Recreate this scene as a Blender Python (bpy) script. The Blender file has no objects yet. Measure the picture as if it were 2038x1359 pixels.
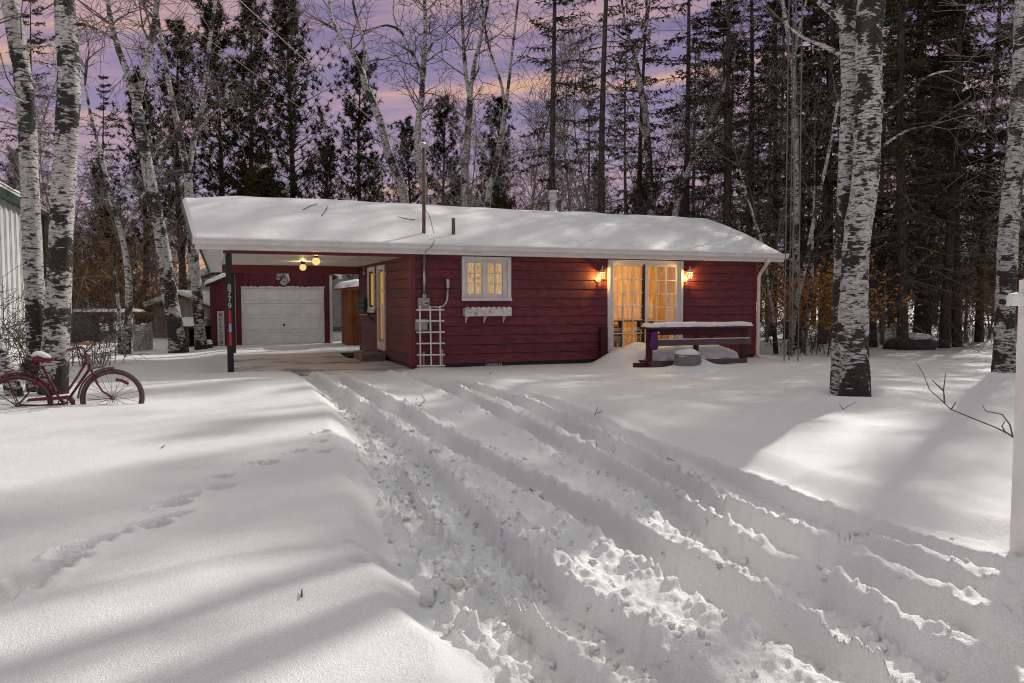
import bpy, math, random
import numpy as np
from mathutils import Vector, Matrix

scene = bpy.context.scene
COL = scene.collection
R = math.radians

# ------------------------------------------------------------------ camera
EYE, PITCH, FPX = 1.478, R(3.15), 1524.0
IW, IH = 2038.0, 1359.0
cam_d = bpy.data.cameras.new('camera')
cam_d.sensor_width = 36.0
cam_d.lens = FPX / IW * 36.0
cam_d.clip_start = 0.05
cam_d.clip_end = 2500
cam = bpy.data.objects.new('camera', cam_d)
COL.objects.link(cam)
cam.location = (0, 0, EYE)
cam.rotation_euler = (R(90) - PITCH, 0, 0)
scene.camera = cam

# ------------------------------------------------------------------ light
SUN_DIR = Vector((0.60, 0.80, 0.0)).normalized()      # towards the sun, on the ground
SUN_EL = R(34)
sun_d = bpy.data.lights.new('sun', 'SUN')
sun_d.energy = 3.6
sun_d.angle = R(1.0)
sun_d.color = (1.0, 0.95, 0.88)
sun = bpy.data.objects.new('sun', sun_d)
COL.objects.link(sun)
sd = Vector((SUN_DIR.x * math.cos(SUN_EL), SUN_DIR.y * math.cos(SUN_EL), math.sin(SUN_EL)))
sun.rotation_euler = sd.to_track_quat('Z', 'Y').to_euler()
sun.location = sd * 60

scene.view_settings.view_transform = 'Standard'
scene.view_settings.look = 'None'
scene.view_settings.exposure = 0.0
scene.view_settings.gamma = 1.0
scene.view_settings.use_curve_mapping = False
scene.render.engine = 'CYCLES'
cy = scene.cycles
cy.use_denoising = True
try:
    cy.denoiser = 'OPENIMAGEDENOISE'
    cy.denoising_input_passes = 'RGB_ALBEDO_NORMAL'
    cy.denoising_prefilter = 'FAST'
except Exception:
    pass
cy.max_bounces = 5
cy.diffuse_bounces = 2
cy.glossy_bounces = 2
cy.transmission_bounces = 4
cy.transparent_max_bounces = 8
cy.sample_clamp_indirect = 4.0
cy.filter_width = 1.1
cy.caustics_reflective = False
cy.caustics_refractive = False


# small node helper -------------------------------------------------
class NT:
    def __init__(s, tree):
        s.t = tree
        tree.nodes.clear()

    def n(s, typ, ins=None, **props):
        nd = s.t.nodes.new(typ)
        for k, v in props.items():
            setattr(nd, k, v)
        for k, v in (ins or {}).items():
            s.set(nd, k, v)
        return nd

    def set(s, nd, k, v):
        sock = nd.inputs[k]
        if isinstance(v, bpy.types.NodeSocket):
            s.t.links.new(v, sock)
        elif isinstance(v, bpy.types.Node):
            s.t.links.new(v.outputs[0], sock)
        else:
            if sock.type == 'RGBA' and len(v) == 3:
                v = (*v, 1.0)
            sock.default_value = v

    def math(s, op, a, b=0.0, c=0.0, clamp=False):
        nd = s.n('ShaderNodeMath', operation=op, use_clamp=clamp)
        s.set(nd, 0, a)
        s.set(nd, 1, b)
        s.set(nd, 2, c)
        return nd.outputs[0]

    def mix(s, f, a, b, blend='MIX'):
        nd = s.n('ShaderNodeMix', data_type='RGBA', blend_type=blend)
        s.set(nd, 0, f)
        s.set(nd, 6, a)
        s.set(nd, 7, b)
        return nd.outputs[2]

    def ramp(s, f, stops, interp='LINEAR'):
        nd = s.n('ShaderNodeValToRGB')
        cr = nd.color_ramp
        cr.interpolation = interp
        while len(cr.elements) < len(stops):
            cr.elements.new(0.5)
        for e, (p, c) in zip(cr.elements, stops):
            e.position = p
            e.color = (*c, 1.0) if len(c) == 3 else c
        s.set(nd, 0, f)
        return nd.outputs[0]

    def noise(s, vec, scale, detail=3.0, rough=0.55, dist=0.0):
        nd = s.n('ShaderNodeTexNoise', {'Scale': scale, 'Detail': detail, 'Roughness': rough, 'Distortion': dist})
        if vec is not None:
            s.set(nd, 'Vector', vec)
        return nd.outputs['Fac']

    def mapr(s, v, a, b, c=0.0, d=1.0):
        nd = s.n('ShaderNodeMapRange', {'Value': v, 'From Min': a, 'From Max': b, 'To Min': c, 'To Max': d}, interpolation_type='SMOOTHSTEP')
        return nd.outputs[0]

    def scalev(s, vec, sc):
        nd = s.n('ShaderNodeVectorMath', operation='MULTIPLY')
        s.set(nd, 0, vec)
        s.set(nd, 1, sc)
        return nd.outputs[0]


# ------------------------------------------------------------------ sky
world = bpy.data.worlds.new('World')
scene.world = world
world.use_nodes = True
w = NT(world.node_tree)
tc = w.n('ShaderNodeTexCoord')
dirv = tc.outputs['Generated']
sep = w.n('ShaderNodeSeparateXYZ', {0: dirv})
nish = w.n('ShaderNodeTexSky', sky_type='NISHITA', sun_disc=False, sun_elevation=SUN_EL,
           sun_rotation=math.atan2(SUN_DIR.x, SUN_DIR.y), air_density=1.0, dust_density=2.0, ozone_density=1.0)
# broad evening bands, tilted a little, broken into streaks
skew = w.n('ShaderNodeVectorRotate', {'Vector': dirv, 'Axis': (0, 1, 0), 'Angle': R(7)}, rotation_type='AXIS_ANGLE')
band = w.noise(w.scalev(skew.outputs[0], (1.5, 1.5, 9.0)), 1.25, 3.0, 0.55, 0.35)
streak = w.noise(w.scalev(skew.outputs[0], (2.4, 2.4, 34.0)), 1.6, 3.0, 0.6, 0.25)
cloudf = w.math('ADD', w.math('MULTIPLY', band, 0.68), w.math('MULTIPLY', streak, 0.32))
warm = w.mapr(cloudf, 0.44, 0.60)
hot = w.mapr(cloudf, 0.545, 0.64)
violet = w.ramp(w.mapr(sep.outputs[2], 0.0, 0.40), [(0.0, (0.46, 0.36, 0.47)), (0.5, (0.33, 0.265, 0.42)), (1.0, (0.185, 0.165, 0.32))])
c1 = w.mix(warm, violet, (0.50, 0.335, 0.40))
lowf = w.mapr(sep.outputs[2], 0.36, 0.22)
c2 = w.mix(w.math('MULTIPLY', hot, lowf), c1, (0.74, 0.43, 0.29))
# higher up the thin cloud is lit evenly and is nearly neutral
high = w.mix(0.82, w.mix(1.0, nish.outputs[0], (0.10, 0.10, 0.10), 'MULTIPLY'), (0.675, 0.69, 0.655))
up = w.mapr(sep.outputs[2], 0.36, 0.74)
skyc = w.mix(up, c2, high)
bg = w.n('ShaderNodeBackground', {'Color': skyc, 'Strength': 1.0})
wo = w.n('ShaderNodeOutputWorld', {'Surface': bg.outputs[0]})


# ------------------------------------------------------------------ frames
def ray(px, py):
    cx, cyy = (px - IW / 2) / FPX, (IH / 2 - py) / FPX
    cp, sp = math.cos(PITCH), math.sin(PITCH)
    return Vector((cx, cp + cyy * sp, -sp + cyy * cp))


def at_y(px, py, Y):
    d = ray(px, py)
    return Vector((0, 0, EYE)) + d * (Y / d.y)


def at_z(px, py, z=0.0):
    d = ray(px, py)
    return Vector((0, 0, EYE)) + d * ((z - EYE) / d.z)


# house frame: a along the front wall, b into the depth, z up
HANG = math.atan2(605.0, 1524.0)
HU = Vector((math.cos(HANG), math.sin(HANG), 0))
HV = Vector((-math.sin(HANG), math.cos(HANG), 0))
HO = at_y(820, 735, 16.2)
HO.z = 0.0


def HW(a, b, z=0.0):
    return HO + HU * a + HV * b + Vector((0, 0, z))


def WH(p):
    d = p - HO
    return Vector((d.x * HU.x + d.y * HU.y, d.x * HV.x + d.y * HV.y, p.z))


def on_b(px, py, b=0.0):          # where a line of sight meets the plane b of the house frame -> (a, z)
    d, o = ray(px, py), Vector((0, 0, EYE))
    t = ((HO + HV * b - o).dot(HV)) / d.dot(HV)
    q = WH(o + d * t)
    return q.x, q.z


def on_a(px, py, a=0.0):          # the same for a plane a = const -> (b, z)
    d, o = ray(px, py), Vector((0, 0, EYE))
    t = ((HO + HU * a - o).dot(HU)) / d.dot(HU)
    q = WH(o + d * t)
    return q.y, q.z


# ------------------------------------------------------------------ mesh building
def mesh_np(name, V, Q=None, T=None, smooth=False, mat_idx=None):
    me = bpy.data.meshes.new(name)
    V = np.asarray(V, dtype=np.float32)
    nq = 0 if Q is None else len(Q)
    nt = 0 if T is None else len(T)
    me.vertices.add(len(V))
    me.vertices.foreach_set('co', V.ravel())
    loops = []
    if nq:
        loops.append(np.asarray(Q, dtype=np.int32).ravel())
    if nt:
        loops.append(np.asarray(T, dtype=np.int32).ravel())
    loops = np.concatenate(loops)
    me.loops.add(len(loops))
    me.loops.foreach_set('vertex_index', loops)
    me.polygons.add(nq + nt)
    st = np.concatenate([np.arange(nq) * 4, nq * 4 + np.arange(nt) * 3]).astype(np.int32)
    me.polygons.foreach_set('loop_start', st)
    me.polygons.foreach_set('loop_total', np.concatenate([np.full(nq, 4), np.full(nt, 3)]).astype(np.int32))
    if smooth:
        me.polygons.foreach_set('use_smooth', np.ones(nq + nt, dtype=bool))
    me.update(calc_edges=True)
    me.validate()
    return me


def link(name, me, mats, parent=None):
    o = bpy.data.objects.new(name, me)
    COL.objects.link(o)
    if me is not None:
        for m in (mats if isinstance(mats, (list, tuple)) else [mats]):
            if me.materials.find(m.name) < 0:
                me.materials.append(m)
    if parent is not None:
        o.parent = parent
    return o


def tag(o, label=None, cat=None, group=None, kind=None):
    if label: o['label'] = label
    if cat: o['category'] = cat
    if group: o['group'] = group
    if kind: o['kind'] = kind
    return o


class Thing:
    """An Empty at the base of a thing; parts are written in the frame's coordinates."""
    def __init__(s, name, label, cat, origin, frame='W', group=None, kind=None):
        s.frame, s.o = frame, Vector(origin)
        e = bpy.data.objects.new(name, None)
        e.empty_display_size = 0.2
        COL.objects.link(e)
        if frame == 'H':
            e.location = HW(*s.o)
            e.rotation_euler = (0, 0, HANG)
        else:
            e.location = s.o
        tag(e, label, cat, group, kind)
        s.e = e


class MB:
    def __init__(s):
        s.v, s.f = [], []

    def add(s, vs, fs):
        k = len(s.v)
        s.v += [tuple(v) for v in vs]
        s.f += [tuple(i + k for i in f) for f in fs]
        return s

    def box(s, x0, x1, y0, y1, z0, z1):
        if x0 > x1: x0, x1 = x1, x0
        if y0 > y1: y0, y1 = y1, y0
        if z0 > z1: z0, z1 = z1, z0
        vs = [(x0, y0, z0), (x1, y0, z0), (x1, y1, z0), (x0, y1, z0), (x0, y0, z1), (x1, y0, z1), (x1, y1, z1), (x0, y1, z1)]
        return s.add(vs, [(0, 3, 2, 1), (4, 5, 6, 7), (0, 1, 5, 4), (1, 2, 6, 5), (2, 3, 7, 6), (3, 0, 4, 7)])

    def prism(s, poly, axis, lo, hi):
        """poly: 2D outline in the two other axes (order x,y,z without axis), pushed along axis."""
        n = len(poly)
        def mk(p, q):
            return {'x': (q, p[0], p[1]), 'y': (p[0], q, p[1]), 'z': (p[0], p[1], q)}[axis]
        vs = [mk(p, lo) for p in poly] + [mk(p, hi) for p in poly]
        fs = [tuple(range(n))[::-1], tuple(range(n, 2 * n))] + [(i, (i + 1) % n, n + (i + 1) % n, n + i) for i in range(n)]
        return s.add(vs, fs)

    def beam(s, p, q, wd, th, up=(0, 0, 1)):
        p, q = Vector(p), Vector(q)
        d = (q - p).normalized()
        u = Vector(up)
        sx = d.cross(u)
        if sx.length < 1e-4:
            sx = d.cross(Vector((1, 0, 0)))
        sx.normalize()
        u = sx.cross(d)
        vs = []
        for c in (p, q):
            for i, j in ((-1, -1), (1, -1), (1, 1), (-1, 1)):
                vs.append(c + sx * (i * wd / 2) + u * (j * th / 2))
        return s.add(vs, [(0, 3, 2, 1), (4, 5, 6, 7), (0, 1, 5, 4), (1, 2, 6, 5), (2, 3, 7, 6), (3, 0, 4, 7)])

    def tube(s, pts, rad, n=8, cap=True, closed=False):
        pts = [Vector(p) for p in pts]
        m = len(pts)
        if not isinstance(rad, (list, tuple)):
            rad = [rad] * m
        k = len(s.v)
        prev = None
        for i, p in enumerate(pts):
            if closed:
                t = (pts[(i + 1) % m] - pts[i - 1])
            else:
                t = pts[min(i + 1, m - 1)] - pts[max(i - 1, 0)]
            t.normalize()
            if prev is None:
                nx = t.cross(Vector((0, 0, 1)))
                if nx.length < 1e-3:
                    nx = t.cross(Vector((0, 1, 0)))
            else:
                nx = prev - t * prev.dot(t)
            nx.normalize()
            prev = nx
            ny = t.cross(nx)
            for j in range(n):
                an = 2 * math.pi * j / n
                s.v.append(tuple(p + (nx * math.cos(an) + ny * math.sin(an)) * rad[i]))
        rng = m if closed else m - 1
        for i in range(rng):
            i2 = (i + 1) % m
            for j in range(n):
                j2 = (j + 1) % n
                s.f.append((k + i * n + j, k + i * n + j2, k + i2 * n + j2, k + i2 * n + j))
        if cap and not closed:
            s.f.append(tuple(k + j for j in range(n))[::-1])
            s.f.append(tuple(k + (m - 1) * n + j for j in range(n)))
        return s

    def lathe(s, prof, c=(0, 0, 0), n=16, axis='z'):
        c = Vector(c)
        k = len(s.v)
        m = len(prof)
        for r, h in prof:
            for j in range(n):
                an = 2 * math.pi * j / n
                x, y = r * math.cos(an), r * math.sin(an)
                v = {'z': (x, y, h), 'y': (x, h, y), 'x': (h, x, y)}[axis]
                s.v.append(tuple(c + Vector(v)))
        for i in range(m - 1):
            for j in range(n):
                j2 = (j + 1) % n
                s.f.append((k + i * n + j, k + i * n + j2, k + (i + 1) * n + j2, k + (i + 1) * n + j))
        s.f.append(tuple(k + j for j in range(n))[::-1])
        s.f.append(tuple(k + (m - 1) * n + j for j in range(n)))
        return s

    def ball(s, c, r, n=12, m=8, sq=(1, 1, 1)):
        prof = [(max(1e-4, math.sin(math.pi * i / m)) * r, -math.cos(math.pi * i / m) * r) for i in range(m + 1)]
        k = len(s.v)
        s.lathe(prof, (0, 0, 0), n)
        for i in range(k, len(s.v)):
            v = s.v[i]
            s.v[i] = (c[0] + v[0] * sq[0], c[1] + v[1] * sq[1], c[2] + v[2] * sq[2])
        return s

    def mesh(s, name, off=(0, 0, 0), smooth=False):
        me = bpy.data.meshes.new(name)
        o = Vector(off)
        me.from_pydata([tuple(Vector(v) - o) for v in s.v], [], s.f)
        if smooth:
            me.polygons.foreach_set('use_smooth', np.ones(len(me.polygons), dtype=bool))
        me.update()
        return me

    def build(s, name, mat, th=None, part=None, smooth=False, bevel=0.0, label=None):
        """a part of thing th; with part given, a piece of that part"""
        off = th.o if th is not None else (0, 0, 0)
        o = link(name, s.mesh(name, off, smooth), mat, part if part is not None else (th.e if th else None))
        if bevel:
            b = o.modifiers.new('bevel', 'BEVEL')
            b.width, b.segments, b.limit_method = bevel, 2, 'ANGLE'
        if smooth and not bevel:
            pass
        if label: o['label'] = label
        return o

    def solo(s, name, mat, label, cat, origin=(0, 0, 0), frame='W', group=None, kind=None, smooth=False, bevel=0.0):
        """a thing that is one mesh"""
        o = link(name, s.mesh(name, origin, smooth), mat)
        if frame == 'H':
            o.location = HW(*origin)
            o.rotation_euler = (0, 0, HANG)
        else:
            o.location = Vector(origin)
        if bevel:
            b = o.modifiers.new('bevel', 'BEVEL')
            b.width, b.segments, b.limit_method = bevel, 2, 'ANGLE'
        return tag(o, label, cat, group, kind)


class Seg:
    """many thin tapered sticks made in one go"""
    def __init__(s):
        s.a, s.b, s.ra, s.rb = [], [], [], []

    def add(s, p, q, r0, r1):
        s.a.append(tuple(p)); s.b.append(tuple(q)); s.ra.append(r0); s.rb.append(r1)

    def arrays(s, n=3):
        A, B = np.array(s.a), np.array(s.b)
        ra, rb = np.array(s.ra)[:, None, None], np.array(s.rb)[:, None, None]
        d = B - A
        d /= np.linalg.norm(d, axis=1, keepdims=True) + 1e-9
        ref = np.where(np.abs(d[:, 2:3]) < 0.9, np.array([[0, 0, 1.0]]), np.array([[1.0, 0, 0]]))
        u = np.cross(d, ref)
        u /= np.linalg.norm(u, axis=1, keepdims=True) + 1e-9
        v = np.cross(d, u)
        an = np.arange(n) * 2 * math.pi / n
        ring = u[:, None, :] * np.cos(an)[None, :, None] + v[:, None, :] * np.sin(an)[None, :, None]
        V = np.concatenate([A[:, None, :] + ring * ra, B[:, None, :] + ring * rb], axis=1).reshape(-1, 3)
        k = (np.arange(len(A)) * 2 * n)[:, None]
        j = np.arange(n)[None, :]
        j2 = (j + 1) % n
        Q = np.stack([k + j, k + j2, k + n + j2, k + n + j], axis=2).reshape(-1, 4)
        return V, Q

    def mesh(s, name, n=3, smooth=True):
        V, Q = s.arrays(n)
        return mesh_np(name, V, Q, None, smooth)


# ------------------------------------------------------------------ numpy noise
def _h(ix, iy, seed):
    n = (ix.astype(np.int64) * 374761393 + iy.astype(np.int64) * 668265263 + seed * 974634777) & 0xFFFFFFFF
    n = ((n ^ (n >> 13)) * 1274126177) & 0xFFFFFFFF
    n = ((n ^ (n >> 16)) * 2246822519) & 0xFFFFFFFF
    return ((n ^ (n >> 15)) & 0xFFFFFF) / float(0xFFFFFF)


def vnoise(x, y, seed=0):
    x, y = np.asarray(x, float), np.asarray(y, float)
    ix, iy = np.floor(x), np.floor(y)
    fx, fy = x - ix, y - iy
    fx, fy = fx * fx * fx * (fx * (fx * 6 - 15) + 10), fy * fy * fy * (fy * (fy * 6 - 15) + 10)
    a, b = _h(ix, iy, seed), _h(ix + 1, iy, seed)
    c, d = _h(ix, iy + 1, seed), _h(ix + 1, iy + 1, seed)
    return (a + (b - a) * fx) * (1 - fy) + (c + (d - c) * fx) * fy - 0.5


def fbm(x, y, octv=4, seed=0, gain=0.5):
    s, amp = 0.0, 1.0
    for i in range(octv):
        s = s + amp * vnoise(x + 17.3 * i, y - 9.1 * i, seed + i)
        x, y, amp = x * 2.03 + 0.3 * y, y * 2.03 - 0.3 * x, amp * gain
    return s


def crumbs(x, y, cell, seed):
    """broken lumps: every cell holds one clod of its own size and height"""
    ix, iy = np.floor(x / cell), np.floor(y / cell)
    out = np.zeros(x.shape)
    for i in (-1, 0, 1):
        for j in (-1, 0, 1):
            cx_, cy_ = ix + i, iy + j
            px_, py_ = (cx_ + 0.15 + 0.7 * _h(cx_, cy_, seed)) * cell, (cy_ + 0.15 + 0.7 * _h(cx_, cy_, seed + 1)) * cell
            hh, rr_ = _h(cx_, cy_, seed + 2) ** 1.6, cell * (0.35 + 0.5 * _h(cx_, cy_, seed + 3))
            an = _h(cx_, cy_, seed + 4) * 6.283
            u, v = (x - px_) * np.cos(an) + (y - py_) * np.sin(an), (y - py_) * np.cos(an) - (x - px_) * np.sin(an)
            d = np.maximum(np.abs(u), np.maximum(np.abs(v) * 1.25, np.hypot(u, v) * 0.92)) / rr_
            np.maximum(out, hh * np.clip(1.25 * (1 - d), 0, 0.75 + 0.3 * u / rr_), out=out)
    return out


_T1 = {}


def n1(t, seed=0):
    """smooth noise along a line, looked up in a table"""
    if seed not in _T1:
        u = np.arange(-40, 400, 0.05)
        _T1[seed] = (u, fbm(u, u * 0 + 0.37 * seed, 2, 900 + seed))
    return np.interp(t, *_T1[seed])


def sstep(e0, e1, x):
    t = np.clip((x - e0) / (e1 - e0), 0, 1)
    return t * t * (3 - 2 * t)

# ------------------------------------------------------------------ materials
def new_mat(name):
    m = bpy.data.materials.new(name)
    m.use_nodes = True
    return m, NT(m.node_tree)


def finish(t, color, rough, bump=None, bstr=0.3, bdist=0.02, metallic=0.0, spec=0.5, **extra):
    p = t.n('ShaderNodeBsdfPrincipled', {'Base Color': color, 'Roughness': rough, 'Metallic': metallic, 'Specular IOR Level': spec})
    for k, v in extra.items():
        t.set(p, k, v)
    if bump is not None:
        b = t.n('ShaderNodeBump', {'Height': bump, 'Strength': bstr, 'Distance': bdist})
        t.set(p, 'Normal', b.outputs[0])
    t.n('ShaderNodeOutputMaterial', {'Surface': p.outputs[0]})
    return p


def mat(name, col, rough=0.6, var=0.15, scale=6.0, grain=(1, 1, 1), bump=0.15, bscale=40.0, metallic=0.0, spec=0.4, obj_var=0.0, dirt=None, dirt_amt=0.35):
    """plain surface: colour, uneven tint, fine relief, a little difference between pieces"""
    m, t = new_mat(name)
    co = t.n('ShaderNodeTexCoord').outputs['Object']
    info = t.n('ShaderNodeObjectInfo')
    offs = t.n('ShaderNodeVectorMath', operation='ADD')
    t.set(offs, 0, co)
    t.set(offs, 1, t.scalev(t.n('ShaderNodeCombineXYZ', {0: info.outputs['Random'], 1: info.outputs['Random'], 2: info.outputs['Random']}).outputs[0], (37, 53, 71)))
    v = t.scalev(offs.outputs[0], grain)
    n1 = t.noise(v, scale, 4.0, 0.6)
    n2 = t.noise(v, bscale, 3.0, 0.6)
    lo = tuple(c * (1 - var) for c in col)
    hi = tuple(min(1, c * (1 + var)) for c in col)
    c = t.mix(t.mapr(n1, 0.3, 0.7), lo, hi)
    if obj_var:
        k = t.mapr(info.outputs['Random'], 0, 1, 1 - obj_var, 1 + obj_var)
        c = t.mix(1.0, c, t.n('ShaderNodeCombineXYZ', {0: k, 1: k, 2: k}).outputs[0], 'MULTIPLY')
    if dirt:
        d = t.noise(co, scale * 0.6, 5.0, 0.65)
        c = t.mix(t.math('MULTIPLY', t.mapr(d, 0.52, 0.72), dirt_amt), c, dirt)
    finish(t, c, t.mapr(n1, 0.2, 0.8, max(0.02, rough - 0.1), min(1, rough + 0.1)), n2, bump, 0.01, metallic, spec)
    return m


def make_snow(name, grainscale=60.0, strength=0.35):
    m, t = new_mat(name)
    co = t.n('ShaderNodeTexCoord').outputs['Object']
    n1 = t.noise(co, 2.3, 1.0, 0.55)
    n2 = t.noise(co, grainscale, 2.0, 0.7)
    n3 = t.noise(co, grainscale * 5.0, 0.0, 0.6)
    c = t.mix(n1, (0.82, 0.81, 0.79), (0.90, 0.89, 0.87))
    c = t.mix(t.mapr(n3, 0.2, 0.8), c, (0.74, 0.73, 0.715))
    h = t.math('ADD', n2, t.math('MULTIPLY', n3, 0.6))
    finish(t, c, 0.55, h, strength, 0.014, 0.0, 0.3)
    return m


SNOW = make_snow('snow', 55.0, 0.55)
SNOW_ROOF = make_snow('roof_snow_surface', 34.0, 0.45)

# cottage siding: hardboard with a stipple, each board a little different
SIDING = mat('burgundy_siding', (0.145, 0.027, 0.033), 0.55, 0.28, 5.0, (1, 1, 3), 0.35, 120.0, 0, 0.35, 0.10, (0.09, 0.02, 0.03), 0.45)
SIDING_TRIM = mat('burgundy_trim', (0.165, 0.028, 0.036), 0.55, 0.15, 4.0, (1, 1, 1), 0.15, 60.0)
BEAM_RED = mat('dark_red_beam', (0.16, 0.022, 0.022), 0.55, 0.2, 5.0, (1, 1, 4), 0.2, 60.0)
DECK_RED = mat('dark_red_deck_paint', (0.065, 0.014, 0.022), 0.6, 0.3, 7.0, (1, 1, 3), 0.3, 50.0, 0, 0.3, 0.12, (0.02, 0.012, 0.012), 0.7)
DECK_GREY = mat('weathered_deck_grey', (0.10, 0.075, 0.08), 0.7, 0.3, 6.0, (1, 1, 3), 0.3, 50.0)
GARAGE_RED = mat('maroon_board', (0.13, 0.019, 0.032), 0.6, 0.28, 4.0, (4, 4, 0.6), 0.35, 50.0, 0, 0.35, 0.12)
WHITE = mat('white_paint', (0.72, 0.70, 0.66), 0.45, 0.07, 3.0, (1, 1, 1), 0.08, 30.0, 0, 0.4, 0.02, (0.45, 0.42, 0.38), 0.35)
WHITE_OLD = mat('peeling_white_paint', (0.68, 0.65, 0.61), 0.6, 0.1, 9.0, (1, 1, 1), 0.3, 40.0, 0, 0.3, 0.0, (0.12, 0.10, 0.09), 0.9)
WHITE_POST = mat('white_post_paint', (0.80, 0.775, 0.745), 0.65, 0.05, 3.0, (1, 1, 1), 0.25, 60.0, 0, 0.25)
SOFFIT = mat('white_soffit', (0.76, 0.74, 0.70), 0.5, 0.08, 4.0, (1, 8, 1), 0.12, 30.0)
DOOR_WHITE = mat('garage_door_white', (0.80, 0.795, 0.78), 0.45, 0.05, 3.0, (1, 1, 1), 0.18, 90.0, 0, 0.4, 0.02)
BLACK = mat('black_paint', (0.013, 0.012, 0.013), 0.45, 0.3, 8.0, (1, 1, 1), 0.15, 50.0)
DARK_METAL = mat('dark_metal', (0.03, 0.03, 0.032), 0.45, 0.3, 10.0, (1, 1, 1), 0.1, 60.0, 0.4)
GALV = mat('galvanised_steel', (0.42, 0.43, 0.44), 0.38, 0.2, 12.0, (1, 1, 1), 0.06, 60.0, 0.85)
GREY_BOX = mat('grey_meter_paint', (0.36, 0.36, 0.36), 0.5, 0.12, 9.0, (1, 1, 1), 0.08, 60.0, 0.2)
RUST = mat('rusty_pipe', (0.14, 0.085, 0.07), 0.75, 0.35, 14.0, (1, 1, 0.4), 0.3, 60.0, 0.1)
STEEL = mat('stainless_flue', (0.46, 0.455, 0.44), 0.34, 0.12, 9.0, (1, 1, 1), 0.04, 40.0, 1.0)
CONCRETE = mat('concrete', (0.20, 0.185, 0.17), 0.85, 0.25, 5.0, (1, 1, 1), 0.35, 45.0, 0, 0.2)
STONE_DARK = mat('dark_stone', (0.06, 0.055, 0.05), 0.9, 0.4, 5.0, (1, 1, 1), 0.6, 14.0)
TUB = mat('grey_plastic_tub', (0.20, 0.185, 0.17), 0.7, 0.2, 8.0, (1, 1, 1), 0.15, 40.0)
OLD_WOOD = mat('silvered_wood', (0.44, 0.42, 0.395), 0.85, 0.35, 5.0, (5, 5, 0.7), 0.45, 40.0, 0, 0.2, 0.18, (0.07, 0.06, 0.05), 0.8)
ORANGE_WOOD = mat('stained_wood', (0.26, 0.085, 0.022), 0.65, 0.4, 4.0, (5, 5, 0.6), 0.35, 40.0, 0, 0.3, 0.25, (0.03, 0.015, 0.008), 0.8)
BROWN_WOOD = mat('brown_wood', (0.10, 0.062, 0.042), 0.8, 0.35, 5.0, (5, 5, 0.7), 0.4, 40.0, 0, 0.2, 0.2)
GREY_WALL = mat('weathered_grey_board', (0.36, 0.33, 0.30), 0.85, 0.3, 4.0, (4, 4, 0.7), 0.3, 30.0, 0, 0.2, 0.1, (0.09, 0.07, 0.05), 0.6)
PALE_WALL = mat('pale_lap_siding', (0.50, 0.475, 0.44), 0.7, 0.15, 3.0, (1, 1, 3), 0.15, 30.0, 0, 0.2, 0.05, (0.20, 0.18, 0.15), 0.6)
METAL_WALL = mat('white_metal_cladding', (0.66, 0.665, 0.65), 0.42, 0.08, 2.0, (1, 1, 1), 0.08, 20.0, 0, 0.4, 0.0, (0.40, 0.41, 0.38), 0.35)
GREEN = mat('green_trim_paint', (0.020, 0.058, 0.036), 0.45, 0.2, 6.0, (1, 1, 1), 0.08, 30.0)
RAKE = mat('dark_grey_rake', (0.10, 0.115, 0.11), 0.55, 0.2, 6.0)
BIKE_RED = mat('bicycle_red', (0.12, 0.010, 0.024), 0.4, 0.3, 14.0, (1, 1, 1), 0.12, 60.0, 0.0, 0.4, 0, (0.05, 0.012, 0.014), 0.6)
BIKE_BROWN = mat('bicycle_leather', (0.20, 0.09, 0.045), 0.55, 0.3, 12.0)
TYRE = mat('faded_tyre_rubber', (0.10, 0.055, 0.065), 0.7, 0.2, 10.0)
SPOKE = mat('dull_spoke_steel', (0.13, 0.11, 0.10), 0.5, 0.2, 10.0, metallic=0.5)
PURPLE = mat('purple_plastic', (0.085, 0.010, 0.10), 0.45, 0.3, 12.0, (1, 1, 1), 0.5, 18.0)
RED_REFL = mat('red_reflector', (0.62, 0.012, 0.016), 0.35, 0.08, 10.0)
GREY_REFL = mat('silver_reflector', (0.42, 0.42, 0.42), 0.3, 0.06, 10.0)
SIGN_WHITE = mat('whitewashed_sign', (0.52, 0.50, 0.47), 0.7, 0.18, 9.0, (1, 1, 1), 0.2, 40.0)
HORSE = mat('pewter_horse', (0.34, 0.33, 0.30), 0.4, 0.45, 16.0, (1, 1, 1), 0.5, 22.0, 0.6)
ROOM_WALL = mat('pine_panelling', (0.56, 0.33, 0.09), 0.6, 0.3, 3.0, (6, 6, 0.5), 0.2, 20.0, obj_var=0.1)
ROOM_FLOOR = mat('room_floor', (0.34, 0.20, 0.09), 0.6, 0.2, 4.0)
FABRIC = mat('dark_upholstery', (0.13, 0.075, 0.035), 0.9, 0.25, 12.0)
CURTAIN = mat('gold_curtain', (0.62, 0.42, 0.17), 0.8, 0.3, 7.0, (3, 3, 0.8), 0.6, 14.0)
LAMP_IVORY = mat('ivory_lamp_metal', (0.70, 0.64, 0.46), 0.4, 0.12, 14.0)
TWIG = mat('twig_bark', (0.12, 0.092, 0.072), 0.85, 0.35, 9.0, obj_var=0.15)
TWIG_WARM = mat('brown_twig_bark', (0.24, 0.145, 0.085), 0.85, 0.4, 5.0, obj_var=0.25)
MAST_STEEL = mat('dull_mast_steel', (0.16, 0.155, 0.15), 0.55, 0.25, 9.0, metallic=0.3)
GREY_BARK = mat('grey_sapling_bark', (0.22, 0.19, 0.165), 0.85, 0.45, 3.0, (3, 3, 1), 0.3, 30.0, obj_var=0.3)
WIRE = mat('cable_sheath', (0.16, 0.14, 0.13), 0.6, 0.2, 10.0)


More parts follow.
